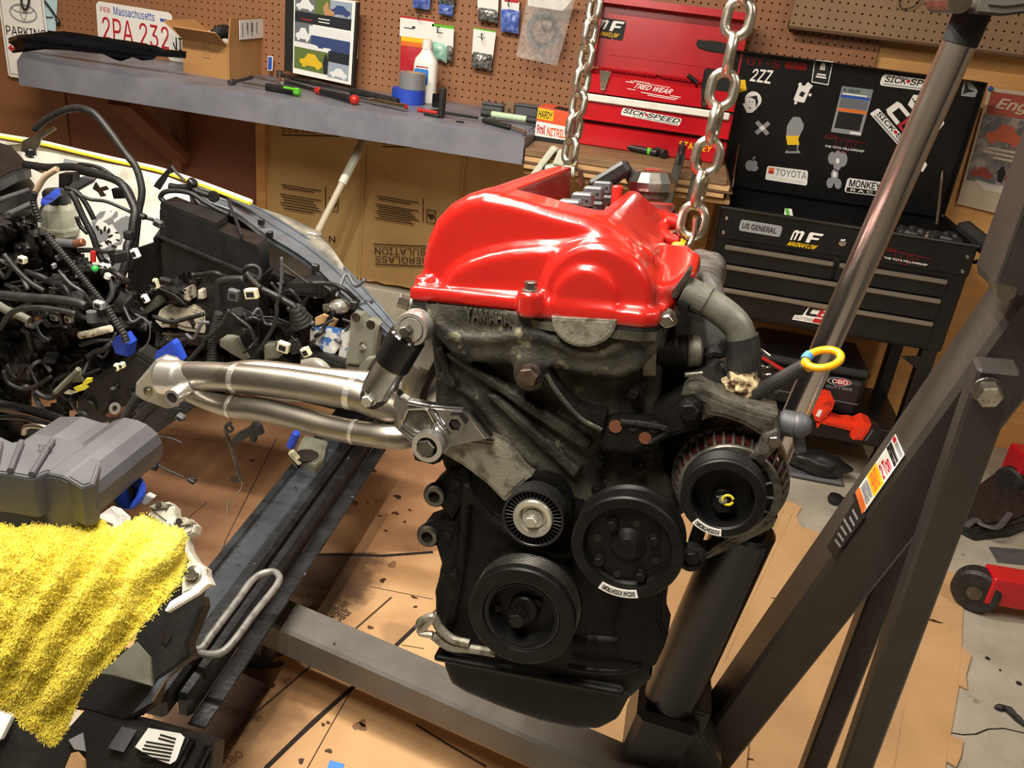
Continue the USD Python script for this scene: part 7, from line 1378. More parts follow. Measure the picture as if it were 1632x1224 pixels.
hl = A7((420, 118), (500, 135), (620, 175), (720, 225), (800, 262), (870, 305), (930, 380), (975, 455), (1010, 500), (960, 480), (860, 390), (760, 310), (600, 210))
hm = np.array([wz(q, .745) for q in hl]); hb2 = hm + [.0, .0, -.14]; hin = hm * .55 + hm.mean(0) * .45 + [0, .0, .012]
P_('headlight', hullpts(np.vstack([hm, hb2, hin])), 'lens_silver', label='silvery headlight lens', smooth=50)
hs = wz(A7((800, 295)), .758); lf = trimesh.creation.icosphere(3, 1.0); lf.apply_scale([.03, .018, .012]); P_('headlight_bulge', lf.apply_translation(hs), 'lens_silver', smooth=True)
# fuse box
ZF = .80
tq = [wz(q, ZF) for q in ((254, 327), (411, 388), (427, 375), (279, 318))]
def low(P, dz, o=0.0): c = np.mean(P, 0); return [p + (p - c) * o - [0, 0, dz] for p in P]
mid = [tq[0] * (1 - f) + tq[1] * f for f in (0, .62)]; midb = [tq[3] * (1 - f) + tq[2] * f for f in (0, .60)]
fb_ = P_('fuse_box', hullpts(low(tq, .085, .02) + low(tq, .30, .0)), 'black_plastic', label='long black fuse box')
P_('fuse_box_lid', hullpts(low(tq, .006, -.03) + low(tq, .012) + low(tq, .078, .03)), 'black_plastic', under=fb_)
up4 = [mid[0], mid[1], midb[1], midb[0]]; P_('lid_step', hullpts(low(up4, -.010, -.06) + low(up4, .0, -.02) + low(up4, .03, -.02)), 'black_plastic', under=fb_)
lowr = low(tq, .082, .045); P_('lid_rim', tube(np.array([lowr[3], lowr[0], lowr[1], lowr[2]]), .006, 8), 'black_plastic', under=fb_)
for q0, q1 in ((E2((735, 505)), E2((950, 545))), (E2((940, 575)), E2((1070, 610)))): P_('lid_slot', tube([wz(q0, ZF + .004), (wz(q0, ZF + .004) + wz(q1, ZF + .004)) / 2 + [0, .012, 0], wz(q1, ZF + .004)], .005, 6), 'black_matte', under=fb_)
a = wz(E2((1010, 930)), ZF - .085); P_('clip', boxat(a + [-.012, -.02, -.02], a + [.012, .004, .012], .003), 'grey_plastic', under=fb_)
P_('cable_stub', tube([wz(q, ZF + .006) for q in E2((1125, 450), (1190, 590), (1260, 790))], .004, 8), 'black_matte')
P_('corner_plate', trace(E2((300, 805), (380, 690), (490, 745), (500, 760)), lambda q: wz(q, ZF - .08), -Z3, .02, .002), 'black_plastic')
# bay walls and dark mass
BWY = 1.98
P_('bay_wall', trace([(205, 400), (250, 385), (330, 405), (420, 430), (520, 470), (590, 500), (632, 535), (610, 610), (560, 660), (480, 640), (400, 610), (300, 590), (235, 590), (200, 520)], lambda q: wy(q, BWY), Y3, .03, .002), 'bay_black')
floor_gaps = [E6((290, 770), (370, 600), (460, 660), (600, 650), (545, 690), (350, 780)), E6((690, 875), (790, 760), (865, 680), (872, 700), (765, 885))]
def lumpy(name, pts, Yf, amp, seed=0, st=6.0, holes=(), m='bay_black', label=None):
    """an uneven dark surface standing at depth Yf(q), relief amp"""
    pl = Polygon(pts, holes); x0, y0, x1, y1 = pl.bounds; nx, ny = int((x1 - x0) / st) + 1, int((y1 - y0) / st) + 1
    X_, Y_ = np.meshgrid(x0 + st * np.arange(nx), y0 + st * np.arange(ny)); import shapely
    ok = shapely.contains_xy(pl, X_, Y_); nz_ = meshkit.fbm(np.stack([X_ / 28, Y_ / 28, X_ * 0 + seed], -1), 4) - .5; nb_ = np.round(meshkit.noise(np.stack([X_ / 40, Y_ / 26, X_ * 0 + seed + 5], -1)) * 4) / 4 - .5
    P = np.array([[wy((X_[j, i], Y_[j, i]), Yf((X_[j, i], Y_[j, i])) + amp * (1.2 * nz_[j, i] + .6 * nb_[j, i])) for i in range(nx)] for j in range(ny)])
    F = []
    for j in range(ny - 1):
        for i in range(nx - 1):
            if ok[j, i] and ok[j + 1, i] and ok[j, i + 1] and ok[j + 1, i + 1]: q = j * nx + i; F += [(q, q + nx, q + nx + 1), (q, q + nx + 1, q + 1)]
    F = np.array(F); V = P.reshape(-1, 3); n = len(V); mm = trimesh.Trimesh(np.vstack([V, V + [0, .02, 0]]), np.vstack([F, F[:, ::-1] + n]), process=False); mm.remove_unreferenced_vertices()
    return P_(name, mm, m, label=label)
lumpy('firewall', [(-60, 330), (30, 345), (70, 372), (110, 392), (150, 425), (215, 470), (245, 540), (236, 590), (205, 640), (168, 668), (160, 720), (-60, 740)], lambda q: 1.70, .16, 3, holes=floor_gaps, label='dark cluttered firewall')
lumpy('bay_clutter', [(140, 420), (215, 470), (300, 430), (430, 440), (560, 500), (590, 590), (430, 610), (330, 585), (240, 590), (180, 540)], lambda q: 1.90, .14, 9)
RH = np.random.default_rng(5)
for k in range(46):
    z = k % 3
    x, y = (RH.uniform(-10, 190), RH.uniform(395, 640)) if z else (RH.uniform(230, 560), RH.uniform(430, 570))
    a_ = RH.uniform(-.9, .9); L_ = RH.uniform(30, 90); q = [(x + L_ * s * math.cos(a_) , y + L_ * s * math.sin(a_) + 14 * RH.normal() * s * (1 - s) * 3) for s in (0, .33, .66, 1)]
    P_('hose' if k % 2 else 'wire_loom', tube(spline([wy(p, 1.58 + .14 * (z == 0) + .05 * RH.random()) for p in q], 5), RH.uniform(.0025, .007), 8), ('black_rubber', 'black_tape', 'bay_black', 'grey_plastic')[k % 4 if k % 8 else 3], smooth=True)
for k in range(22):
    x, y = (RH.uniform(0, 200), RH.uniform(400, 630)) if k % 2 else (RH.uniform(240, 560), RH.uniform(440, 560))
    P_('clamp_block', place(rbox(RH.uniform(.012, .04), RH.uniform(.01, .03), .03, .003), wy((x, y), 1.62 + .16 * (k % 2 == 0)), *frame(RH.normal(size=3), Z3)), 'black_plastic' if k % 3 else 'bay_black')
P_('subframe', trace([(120, 640), (150, 600), (215, 560), (262, 590), (255, 640), (215, 690), (190, 720), (150, 735), (120, 700)], lambda q: wy(q, 1.60), Y3, .05, .012), 'bay_black')
P_('lower_arm', trace([(168, 700), (205, 655), (240, 640), (300, 645), (307, 652), (262, 682), (228, 706), (200, 722)], lambda q: wy(q, 1.48), Y3, .04, .012), 'frame_black')
P_('steering_rack', tube(spline([wy(q, 1.52) for q in ((-30, 640), (40, 655), (90, 668), (140, 690), (180, 716))], 5), .014, 12), 'frame_black'); P_('rack_pipe', tube(spline([wy(q, 1.47) for q in E6((-80, 740), (150, 745), (300, 780), (500, 840), (700, 900), (880, 970))], 5), .009, 10), 'black_gloss'); P_('rack_pipe', tube(spline([wy(q, 1.45) for q in E6((-80, 850), (150, 850), (300, 865), (480, 920), (640, 960))], 5), .006, 8), 'black_gloss')
# whitish castings
P_('strut_casting', trace(E4((150, 640), (200, 520), (330, 450), (560, 470), (800, 520), (790, 600), (720, 790), (500, 760), (380, 715), (240, 725)), lambda q: wy(q, 1.86), Y3, .10, .02), 'white_rust', label='rust stained white mount')
P_('casting_hole', lathe_at([(0, 0), (.012, 0), (.012, .001), (0, .001)], wy(E4((385, 650)), 1.8585), -Y3, 20), 'rusty')
P_('casting_ledge', trace(E4((430, 830), (240, 770), (700, 800), (720, 840), (640, 900), (500, 880)), lambda q: wy(q, 1.85), Y3, .05, .004), 'rusty')
P_('side_bracket', trace(E4((30, 550), (90, 420), (130, 270), (240, 250), (330, 400), (210, 480), (60, 570)), lambda q: wy(q, 1.90), Y3, .03, .004), 'primer')
P_('rail_inner', trace(E4((880, 830), (1040, 830), (1080, 900), (1200, 1030), (1160, 1070), (1000, 980), (880, 900)), lambda q: wy(q, 1.78), Y3, .04, .004), 'primer')
for o, m in ((E4((480, 280), (540, 260), (545, 410), (430, 400)), 'white_rust'), (E4((640, 295), (690, 300), (700, 390), (640, 395)), 'white_rust'), (E4((1080, 720), (1190, 730), (1230, 860), (1110, 880), (1040, 800)), 'primer')): P_('casting', trace(o, lambda q: wy(q, 1.84), Y3, .04, .006), m)
P_('relay_box', trace(E5((240, 30), (600, 10), (640, 60), (620, 190), (560, 175), (240, 150)), lambda q: wy(q, 1.80), Y3, .08, .012), 'black_plastic')
P_('tan_plate', trace(E5((555, 390), (640, 350), (800, 415), (760, 490), (560, 475)), lambda q: wy(q, 1.80), Y3, .01, .001), 'cardboard_clean')
bb = wy(E5((820, 260)), 1.78); bl = trimesh.creation.icosphere(3, 1.0); bl.apply_scale([.024, .02, .017]); P_('bulb_holder', bl.apply_translation(bb), 'lens_silver', smooth=True); P_('bulb_cap', cyl(bb + [-.035, -.01, -.008], bb + [-.015, -.005, -.002], .011, 14, .003), 'chrome')
P_('sticker_foil', trace(E5((500, 510), (640, 500), (820, 530), (825, 700), (770, 780), (680, 800), (590, 690), (500, 650)), lambda q: wy(q, 1.74), Y3, .02, .003), 'sticker_foil', label='foil sticker covered panel'); P_('sticker_foil', trace(E5((840, 530), (940, 510), (900, 800), (870, 900), (800, 860), (830, 650)), lambda q: wy(q, 1.74), Y3, .02, .003), 'sticker_foil')
P_('radiator_bracket', trace(E5((935, 370), (960, 345), (1060, 360), (1110, 430), (1180, 420), (1255, 470), (1225, 640), (1205, 830), (1040, 912), (880, 890), (930, 600)), lambda q: wy(q, 1.66), Y3, .03, .006), 'primer', label='greenish radiator support bracket'); P_('bracket_leg', trace(E5((1040, 900), (1100, 840), (1210, 820), (1060, 1050), (1000, 1030)), lambda q: wy(q, 1.64), Y3, .02, .003), 'primer'); P_('bracket_leg', trace(E5((890, 890), (1030, 912), (1000, 1040), (900, 1030)), lambda q: wy(q, 1.67), Y3, .02, .003), 'primer')
for q in E5((1000, 375), (1160, 455)): P_('rust_spot', lathe_at([(0, 0), (.010, 0), (.009, .0012), (0, .0015)], wy(q, 1.658), -Y3, 16), 'rusty')
P_('bracket_bolt', hexbolt(wy(E5((1075, 690)), 1.658), -Y3, .012, .007, .009, .002), 'chrome')
P_('lower_clutter', trace(E5((380, 780), (640, 790), (900, 870), (900, 1000), (640, 960), (380, 900)), lambda q: wy(q, 1.72), Y3, .05, .01), 'bay_black'); P_('clutter_pipe', tube(spline([wy(q, 1.70) for q in E5((430, 890), (560, 870), (640, 910), (700, 980))], 5), .012, 12), 'lens_silver'); P_('clutter_block', trace(E5((0, 690), (110, 680), (150, 830), (0, 860)), lambda q: wy(q, 1.72), Y3, .03, .006), 'primer')
# brake fluid reservoir
rc0 = wz((97, 372), .60); s_ = np.linalg.norm(wz((97, 372), .60) - wz((98, 372), .60)); R_ = 31 * s_
rg_ = V_.group('brake_reservoir', 'pale brake fluid reservoir with a black cap')
P_('body', lathe([(0, 0), (R_ * .95, 0), (R_ * 1.02, .012), (R_ * 1.06, .016), (R_ * 1.04, .022), (R_ * .98, .024), (R_ * .92, .075), (R_ * .72, .092), (0, .094)], 8).apply_translation(rc0), 'reservoir', under=rg_); P_('cap', lathe([(0, .09), (R_ * .72, .09), (R_ * .74, .118), (R_ * .6, .126), (0, .128)], 24).apply_translation(rc0), 'black_plastic', under=rg_)
P_('tape', trace(E1((440, 700), (445, 655), (520, 610), (600, 545), (655, 545), (650, 600), (560, 670), (480, 715)), lambda q: wz(q, .735), -Z3, .006, .002), 'blue_tape', under=rg_); P_('strap', tube(spline([wz(q, .71) for q in E1((480, 715), (440, 780), (425, 860), (430, 900))], 5), .004, 8), 'black_rubber', under=rg_)
# air box at the left
ag_ = V_.group('air_box', 'black air box with ribs at the far left')
for o, z, d in ((E1((-300, 0), (0, 40), (130, 75), (240, 190), (330, 300), (260, 330), (180, 350), (0, 440), (-300, 520)), .80, .03), (E1((-300, 560), (0, 480), (180, 380), (330, 420), (370, 470), (350, 570), (180, 590), (0, 690), (-300, 800)), .74, .05), (E1((-300, 840), (0, 720), (180, 610), (350, 590), (380, 640), (390, 820), (180, 920), (0, 990), (-300, 1100)), .66, .06)):
    P_('shell', trace(o, lambda q: wz(q, z), -Z3, d, .01), 'black_plastic', under=ag_)
for q0, q1 in ((E1((0, 400)), E1((200, 280))), (E1((0, 440)), E1((230, 330))), (E1((0, 660)), E1((300, 560))), (E1((0, 860)), E1((380, 680)))): P_('rib', tube([wz(q0, .79), wz(q1, .77)], .005, 8), 'grey_plastic', under=ag_)
P_('silver_bracket', trace(A5((150, 190), (165, 112), (300, 50), (390, 8), (412, 25), (300, 98), (290, 150), (230, 215)), lambda q: wy(q, 2.02), Y3, .004, .001), 'steel', label='bent steel bracket'); P_('bracket_plug', cyl(wy(E1((340, 210)), 1.99), wy(E1((330, 110)), 1.99), .013, 14, .003), 'black_plastic'); P_('bracket_band', cyl(wy(E1((337, 200)), 1.99), wy(E1((335, 180)), 1.99), .0136, 14), 'chrome'); P_('gold_nut', cyl(wy(E1((380, 300)), 1.97), wy(E1((470, 340)), 1.97), .011, 6), 'copper')
P_('grey_bracket', trace(E1((730, 480), (880, 420), (1000, 450), (960, 500), (800, 590), (740, 560)), lambda q: wy(q, 1.95), Y3, .02, .004), 'grey_plastic')
P_('plug_block', trace(E1((630, 390), (780, 390), (780, 480), (720, 550), (630, 540)), lambda q: wy(q, 1.90), Y3, .03, .004), 'black_plastic')
P_('flag_bracket', trace(E2((300, 250), (340, 190), (480, 30), (500, 25), (550, 90), (470, 120), (420, 210), (370, 290)), lambda q: wy(q, 2.02), Y3, .004, .001), 'black_plastic'); P_('flag_stay', tube([wy(q, 2.0) for q in E2((500, 30), (545, 95), (640, 190))], .004, 8), 'dull_steel'); P_('sensor_can', cyl(wy(E2((700, 240)), 1.98), wy(E2((745, 190)), 1.98), .013, 16, .003), 'black_plastic'); P_('sensor_arm', tube([wy(q, 1.98) for q in E2((480, 250), (560, 265), (720, 265), (790, 310), (960, 365))], .009, 10), 'black_plastic'); P_('sensor_eye', lathe_at([(.006, 0), (.014, 0), (.014, .008), (.006, .008), (.006, 0)], wy(E2((965, 360)), 1.97), -Y3, 18), 'black_plastic')
P_('engine_bracket_small', trace(E1((1000, 550), (1030, 480), (1070, 540), (1140, 520), (1170, 560), (1100, 580), (1140, 630), (1090, 640), (1060, 590)), lambda q: wy(q, 2.0), Y3, .006, .001), 'rusty')
# hoses and looms
def hose(pts, r, Y, m='black_rubber', name='hose', rib=0, n=6, seg=10, label=None, dY=0.0):
    k = len(pts); P = spline([wy(q, Y + dY * i / max(1, k - 1)) for i, q in enumerate(pts)], n)
    if rib:
        L = np.linalg.norm(np.diff(P, axis=0), axis=1).sum(); ns = int(L / rib * 2); s = np.concatenate([[0], np.cumsum(np.linalg.norm(np.diff(P, axis=0), axis=1))]); u = np.linspace(0, s[-1], ns); P = np.stack([np.interp(u, s, P[:, i]) for i in range(3)], 1); rr = r * (1 + .09 * (np.arange(ns) % 2 * 2 - 1))
    else: rr = r
    V_.part(name, tube(P, rr, seg), m, label=label, smooth=not rib)
hose(A1((200, 740), (260, 690), (350, 640), (430, 620), (500, 630), (560, 670), (640, 770), (720, 880), (780, 960), (810, 1060), (812, 1130), (795, 1220), (770, 1440), (740, 1560)), .0088, 1.98, name='heater_hose', label='thick black hose arching up over the fender', dY=-.1)
hose(E3((500, -60), (540, 0), (700, 190), (900, 430), (1080, 650), (1170, 760), (1260, 920)), .0062, 1.56, name='wire_loom', rib=.006)
hose(E3((-60, 605), (0, 610), (300, 640), (600, 660), (850, 700), (930, 740)), .0098, 1.50); hose(E3((0, 980), (40, 920), (100, 830), (200, 770), (400, 750), (600, 770), (820, 815)), .006, 1.49); hose(E3((40, 170), (180, 340), (330, 480), (480, 570)), .0058, 1.58)
hose([(40, 262), (76, 267), (112, 266), (132, 270), (162, 279), (191, 291), (206, 314), (215, 335), (213, 352), (209, 379), (203, 392), (201, 417), (191, 445), (182, 462), (173, 481)], .0095, 1.90, 'black_tape', 'wire_loom', dY=-.2); hose([(116, 268), (130, 262), (160, 268), (185, 285), (205, 300), (218, 330)], .005, 1.92, 'black_tape', 'wire_loom'); hose([(128, 271), (150, 276), (168, 280)], .0105, 1.895, 'black_rubber', 'loom_sleeve', rib=.006)
hose([(92, 270), (88, 271), (71, 283), (59, 302), (56, 306)], .0072, 1.82, 'beige_hose'); hose([(56, 306), (53, 320), (58, 338), (64, 352)], .0075, 1.81, 'black_rubber', rib=.007)
hose([(112, 306), (120, 318), (132, 345), (147, 374), (156, 400), (164, 417)], .0072, 1.72, 'black_tape'); hose([(130, 312), (145, 318), (169, 321), (198, 333), (223, 345), (240, 349), (250, 354), (262, 362)], .0042, 1.78, dY=.06); hose([(262, 322), (256, 314), (263, 306), (282, 304), (306, 309), (326, 322), (347, 334), (365, 342)], .0062, 1.96)
hose([(104, 300), (118, 304), (128, 312), (140, 330), (150, 350)], .006, 1.80, 'black_tape'); hose([(122, 345), (128, 360), (140, 372)], .005, 1.75, 'black_tape')
rc_ = wy(E4((1240, 110)), 1.62); P_('ring_hose', tube([rc_ + X3 * .0175 * math.cos(a) + Z3 * .0175 * math.sin(a) + Y3 * .004 * math.sin(2 * a) for a in np.linspace(0, 2 * np.pi, 30)[:-1]], .0045, 10, True), 'black_rubber', smooth=True)
hose(E4((1170, 100), (1240, 180), (1330, 270)), .0062, 1.60, name='hose_stub'); hose([(410, 455), (416, 460), (441, 472), (455, 480), (466, 486), (472, 492)], .0075, 1.64, 'black_tape', 'wire_loom')
b0, b1 = wy((470, 489), 1.64), wy((481, 514), 1.66); prof_ = []
for k in range(5): prof_ += [(.010 + .0032 * k, .25 * k / 1.25 * 1.0), (.0135 + .0032 * k, (.25 * k + .12) / 1.25)]
Lb = np.linalg.norm(b1 - b0); P_('grommet_bellows', lathe_at([(0, 0)] + [(r, h * Lb) for r, h in prof_] + [(0, Lb)], b0, b1 - b0, 24), 'black_rubber', label='black ribbed rubber grommet')
hose([(449, 410), (449, 439), (446, 469)], .0035, 1.62, 'grey_plastic'); hose([(447, 470), (441, 486), (441, 502), (433, 526), (419, 549), (395, 580)], .0045, 1.62, 'black_rubber'); hose([(450, 420), (462, 430), (480, 443), (492, 452)], .003, 1.75)
hose([(390, 445), (366, 446), (349, 452), (348, 479), (349, 500)], .009, 1.60, 'black_tape', 'wire_loom'); hose([(349, 498), (342, 525), (338, 545), (338, 567), (335, 590)], .0092, 1.58, 'black_rubber', 'wire_loom', rib=.0065)
hose([(366, 494), (355, 514), (341, 529), (326, 542), (321, 552), (298, 578)], .0048, 1.55, 'black_rubber'); hose([(366, 496), (380, 508), (396, 520), (402, 530), (408, 550)], .0042, 1.58, 'black_tape'); hose([(236, 455), (264, 464), (282, 473), (294, 485)], .0022, 1.80); hose([(215, 500), (235, 512), (239, 526), (238, 540), (232, 552), (222, 562)], .0016, 1.55, 'grey_plastic')
for pts in ([(-5, 431), (10, 426)], [(9, 452), (35, 447)], [(25, 457), (43, 454), (60, 452)], [(59, 452), (85, 441), (109, 431)], [(78, 458), (88, 460), (105, 456), (124, 450)], [(48, 434), (60, 431), (68, 428)]): hose(pts, .002, 1.60, 'dull_steel', 'brake_pipe')
hose([(172, 438), (177, 452), (179, 466), (176, 476), (168, 484)], .0045, 1.58, 'grey_plastic'); P_('pipe_fitting', cyl(wy((170, 444), 1.57), wy((173, 436), 1.57), .007, 14, .002), 'white_gloss'); hose([(170, 488), (184, 512), (196, 530), (202, 545)], .0075, 1.54, 'black_rubber', 'wire_loom', rib=.0065)
hose([(5, 590), (13, 609), (29, 618), (44, 619), (63, 612), (82, 600)], .0045, 1.58); hose([(56, 624), (71, 633), (85, 633), (100, 622), (118, 597)], .006, 1.56); hose([(88, 626), (104, 610), (118, 597), (126, 588)], .0065, 1.55, 'primer')
hose([(222, 628), (203, 658), (196, 674)], .009, 1.40, 'black_rubber', 'wire_loom', rib=.006); hose([(262, 632), (244, 647), (222, 669), (206, 692), (198, 720), (197, 745)], .010, 1.38, 'black_tape', 'wire_loom'); hose([(205, 725), (222, 735), (250, 745)], .008, 1.36, 'black_tape', 'wire_loom')
hose([(252, 741), (262, 747), (280, 755), (294, 761)], .0022, 1.36); hose([(246, 695), (270, 698), (290, 706)], .002, 1.40)
P_('vacuum_stub', cyl(wy(E3((990, 790)), 1.46), wy(E3((1000, 900)), 1.46), .010, 18), 'grey_plastic'); P_('stub_bore', lathe_at([(0, 0), (.009, 0), (.009, .001), (0, .001)], wy(E3((985, 915)), 1.4595), -Y3 - Z3 * .6, 18), 'hole_dark'); P_('bent_pipe', tube(spline([wy(q, 1.50) for q in E3((870, 1050), (980, 1030), (1100, 1000), (1200, 975))], 5), .008, 12), 'white_rust')
P_('grey_elbow', tube(spline([wy(q, 1.52) for q in E3((-20, 720), (80, 780), (200, 830), (320, 890))], 5), .009, 12), 'primer'); P_('amber_pipe', cyl(wy(E3((620, 40)), 1.6), wy(E3((810, 60)), 1.6), .009, 14), 'grey_plastic'); P_('amber_cap', cyl(wy(E3((810, 60)), 1.6), wy(E3((910, 40)), 1.6), .0085, 14, .002), 'copper')
mat('green_dark', '#2c9a45', .4)
P_('red_cap', cyl(wy(E3((1010, 140)), 1.58), wy(E3((1010, 250)), 1.58), .0055, 10), 'red_plastic'); P_('green_cap', trimesh.creation.icosphere(3, .0075).apply_translation(wy(E3((1030, 330)), 1.57)), 'green_dark', smooth=True)
# connectors
def conn(q, w, h, Y, m, ang=0.0, d=.014, name='connector', label=None):
    k = Y / 1383 * 1.12; c = wy(q, Y); ca, sa = math.cos(math.radians(ang)), math.sin(math.radians(ang)); u = X3 * ca + Z3 * sa; v = -X3 * sa + Z3 * ca
    p = V_.part(name, place(rbox(w * k, h * k, d, .002), c, u, v, np.cross(u, v)), m, label=label); return p, c, u, v, k
def conn2(q, w, h, Y, m, ang=0.0):
    p, c, u, v, k = conn(q, w, h, Y, m, ang); f = np.cross(u, v); f = f if f[1] < 0 else -f
    V_.part('pin_cavity', place(rbox(w * k * .6, h * k * .5, .002, .0004), c + f * .0072, u, v, np.cross(u, v)), 'black_matte', under=p); V_.part('lock_tab', place(rbox(w * k * .5, .003, .004, .001), c + v * (h * k * .5), u, v, np.cross(u, v)), m, under=p)
for a in (((36, 414), 13, 12, 1.55, 'ivory', -8), ((216, 404), 11, 16, 1.66, 'white_gloss', 25), ((401, 468), 22, 17, 1.58, 'ivory', 12), ((373, 470), 18, 20, 1.59, 'grey_plastic', -5), ((249, 452), 7, 17, 1.80, 'ivory', 15), ((232, 476), 8, 14, 1.58, 'white_gloss', 28), ((158, 486), 17, 14, 1.44, 'grey_print', -5), ((452, 553), 20, 18, 1.60, 'ivory', -10), ((470, 552), 20, 24, 1.63, 'black_plastic', 25), ((488, 561), 14, 16, 1.60, 'ivory', 30), ((187, 585), 7, 13, 1.52, 'ivory', 20), ((195, 582), 8, 10, 1.52, 'ivory', 8), ((288, 665), 14, 11, 1.34, 'grey_plastic', -25), ((171, 424), 9, 6, 1.57, 'white_gloss', 0), ((164, 423), 6, 6, 1.57, 'white_gloss', 0), ((86, 424), 5, 9, 1.6, 'grey_print', 0), ((190, 308), 20, 16, 1.86, 'black_plastic', 10), ((205, 375), 14, 14, 1.68, 'black_plastic', 0), ((228, 345), 10, 8, 1.7, 'black_plastic', -20), ((88, 505), 14, 12, 1.5, 'primer', 0), ((110, 508), 12, 12, 1.5, 'white_rust', 0), ((60, 508), 9, 6, 1.5, 'copper', 20), ((306, 765), 15, 9, 1.33, 'black_plastic', -28), ((252, 356), 14, 11, 1.77, 'grey_plastic', -20)): conn2(*a)
P_('blue_wrap', trace(E3((1200, 1150), (1220, 1090), (1330, 1050), (1400, 1150), (1380, 1290), (1240, 1260)), lambda q: wy(q, 1.56), Y3, .03, .006), 'blue_tape'); P_('blue_rag', trace(E4((170, 1030), (190, 960), (360, 840), (400, 880), (480, 1050), (440, 1100), (200, 1100)), lambda q: wy(q, 1.50), Y3, .02, .004), 'blue_tape', label='bright blue tape flag'); P_('yellow_strip', trace(E6((790, 530), (880, 500), (930, 430), (990, 430), (990, 470), (930, 500), (950, 530), (920, 555), (830, 580)), lambda q: wy(q, 1.56), Y3, .006, .001), 'car_yellow'); P_('grey_lever', trace(E6((600, 540), (660, 470), (780, 480), (900, 470), (850, 340), (835, 400), (760, 430), (640, 500)), lambda q: wy(q, 1.58), Y3, .008, .001), 'primer'); P_('grounding_tab', trace(E6((690, 580), (730, 560), (830, 585), (770, 605), (700, 600)), lambda q: wy(q, 1.555), Y3, .006, .001), 'white_rust')
P_('ground_lug', lathe_at([(.006, 0), (.0125, 0), (.0125, .003), (.006, .003), (.006, 0)], wy(E6((1250, 755)), 1.42), -Y3 + Z3 * .6, 24), 'header_bright'); P_('ground_plate', trace(E6((1140, 830), (1200, 790), (1340, 740), (1350, 780), (1260, 850), (1160, 850)), lambda q: wy(q, 1.43), Y3, .004, .001), 'copper'); P_('ground_clip', tube(spline([wy(q, 1.41) for q in E6((1490, 790), (1440, 850), (1400, 870), (1395, 890), (1430, 880))], 5), .0028, 8), 'steel')
rb_ = wy((239, 690), 1.37); P_('round_connector', lathe_at([(.0085, 0), (.0115, 0), (.0115, .014), (.0085, .014), (.0085, 0)], rb_, -Y3 + Z3 * .5, 24), 'grey_plastic'); P_('yellow_insert', boxat(rb_ + [-.0045, -.006, -.003], rb_ + [.0045, .003, .004], .001), 'yellow_mark')
P_('drop_bracket', tube(spline([wy(q, 1.45) for q in E7((960, 170), (920, 200), (915, 250), (960, 370), (1000, 500), (1030, 610), (1050, 650))], 5), .004, 8), 'dull_steel'); P_('drop_wire', tube(spline([wy(q, 1.45) for q in E7((1050, 650), (1045, 700), (980, 780), (935, 830), (935, 960))], 5), .0016, 6), 'steel'); P_('bracket_tab', trace(E7((950, 620), (1020, 615), (1045, 650), (970, 665)), lambda q: wy(q, 1.45), Y3, .003, .0005), 'frame_black'); P_('bracket_eye', lathe_at([(.005, 0), (.0095, 0), (.0095, .004), (.005, .004), (.005, 0)], wy(E7((950, 215)), 1.44), -Y3, 18), 'frame_black'); P_('spring_clip', trace(E7((960, 310), (1010, 265), (1100, 220), (1130, 170), (1190, 200), (1215, 270), (1160, 290), (1150, 340), (1110, 330), (1110, 290), (1040, 320), (990, 355)), lambda q: wy(q, 1.50), Y3, .012, .003), 'frame_black'); P_('blue_sleeve', cyl(wy(E7((1440, 370)), 1.62), wy(E7((1495, 250)), 1.62), .0095, 14, .002), 'blue_tape')
# lower radiator support: wide black beam at the nose
ra, rb1 = wz((548, 694), .30), wz((262, 1075), .26); ru_ = (rb1 - ra) / np.linalg.norm(rb1 - ra); rs = np.cross(ru_, Z3); rs = rs if rs[0] > 0 else -rs
ra = ra - ru_ * .12; mid_ = (ra + rb1) / 2; Lr = np.linalg.norm(rb1 - ra) + .1
mat('rail_top', '#2b2f34', .4, col2='#3a3f45', lo=.4, hi=.65, vs=16, detail=7, col3='#15161a', lo3=.62, hi3=.68, vs3=50)
mg_ = V_.group('radiator_support', 'black lower radiator support beam')
P_('beam', place(rbox(Lr, .085, .045, .008), mid_ + ru_ * .02, ru_, np.cross(Z3, ru_), Z3), 'frame_black', under=mg_)
P_('inner_flange', place(rbox(Lr - .02, .018, .006, .002), mid_ - rs * .046 + Z3 * .020, ru_, np.cross(Z3, ru_), Z3), 'frame_black', under=mg_); P_('outer_lip', place(rbox(Lr - .02, .030, .05, .008), mid_ + rs * .055 - Z3 * .018, ru_, np.cross(Z3, ru_), Z3), 'frame_black', under=mg_); P_('outer_flange', place(rbox(Lr - .1, .035, .005, .002), mid_ + rs * .085 - Z3 * .042 + ru_ * .05, ru_, np.cross(Z3, ru_), Z3), 'frame_black', under=mg_)
P_('top_channel', place(rbox(Lr - .25, .05, .008, .004), mid_ + ru_ * .06 + Z3 * .022 - rs * .006, ru_, np.cross(Z3, ru_), Z3), 'rail_top', under=mg_)
P_('crossmember_end', trace(E8((380, 180), (600, 240), (560, 400), (480, 470), (330, 400), (310, 300)), lambda q: wz(q, .34), -Z3, .05, .008), 'primer', under=mg_); P_('end_hole', lathe([(0, 0), (.028, 0), (.028, .001), (0, .001)], 28).apply_translation(wz(E8((400, 385)), .3402)), 'hole_dark', under=mg_)
P_('tow_bracket', trace(E8((600, 240), (850, 300), (800, 375), (770, 560), (690, 530), (670, 450), (640, 380)), lambda q: wy(q, 1.86), Y3, .05, .008), 'bay_black', under=mg_)
for k, q in enumerate(E8((60, 1125), (310, 940), (160, 1010))): P_('weld_nut', hexbolt(wz(q, .27), Z3, .014, .006), 'chrome' if k == 0 else 'dull_steel', under=mg_)
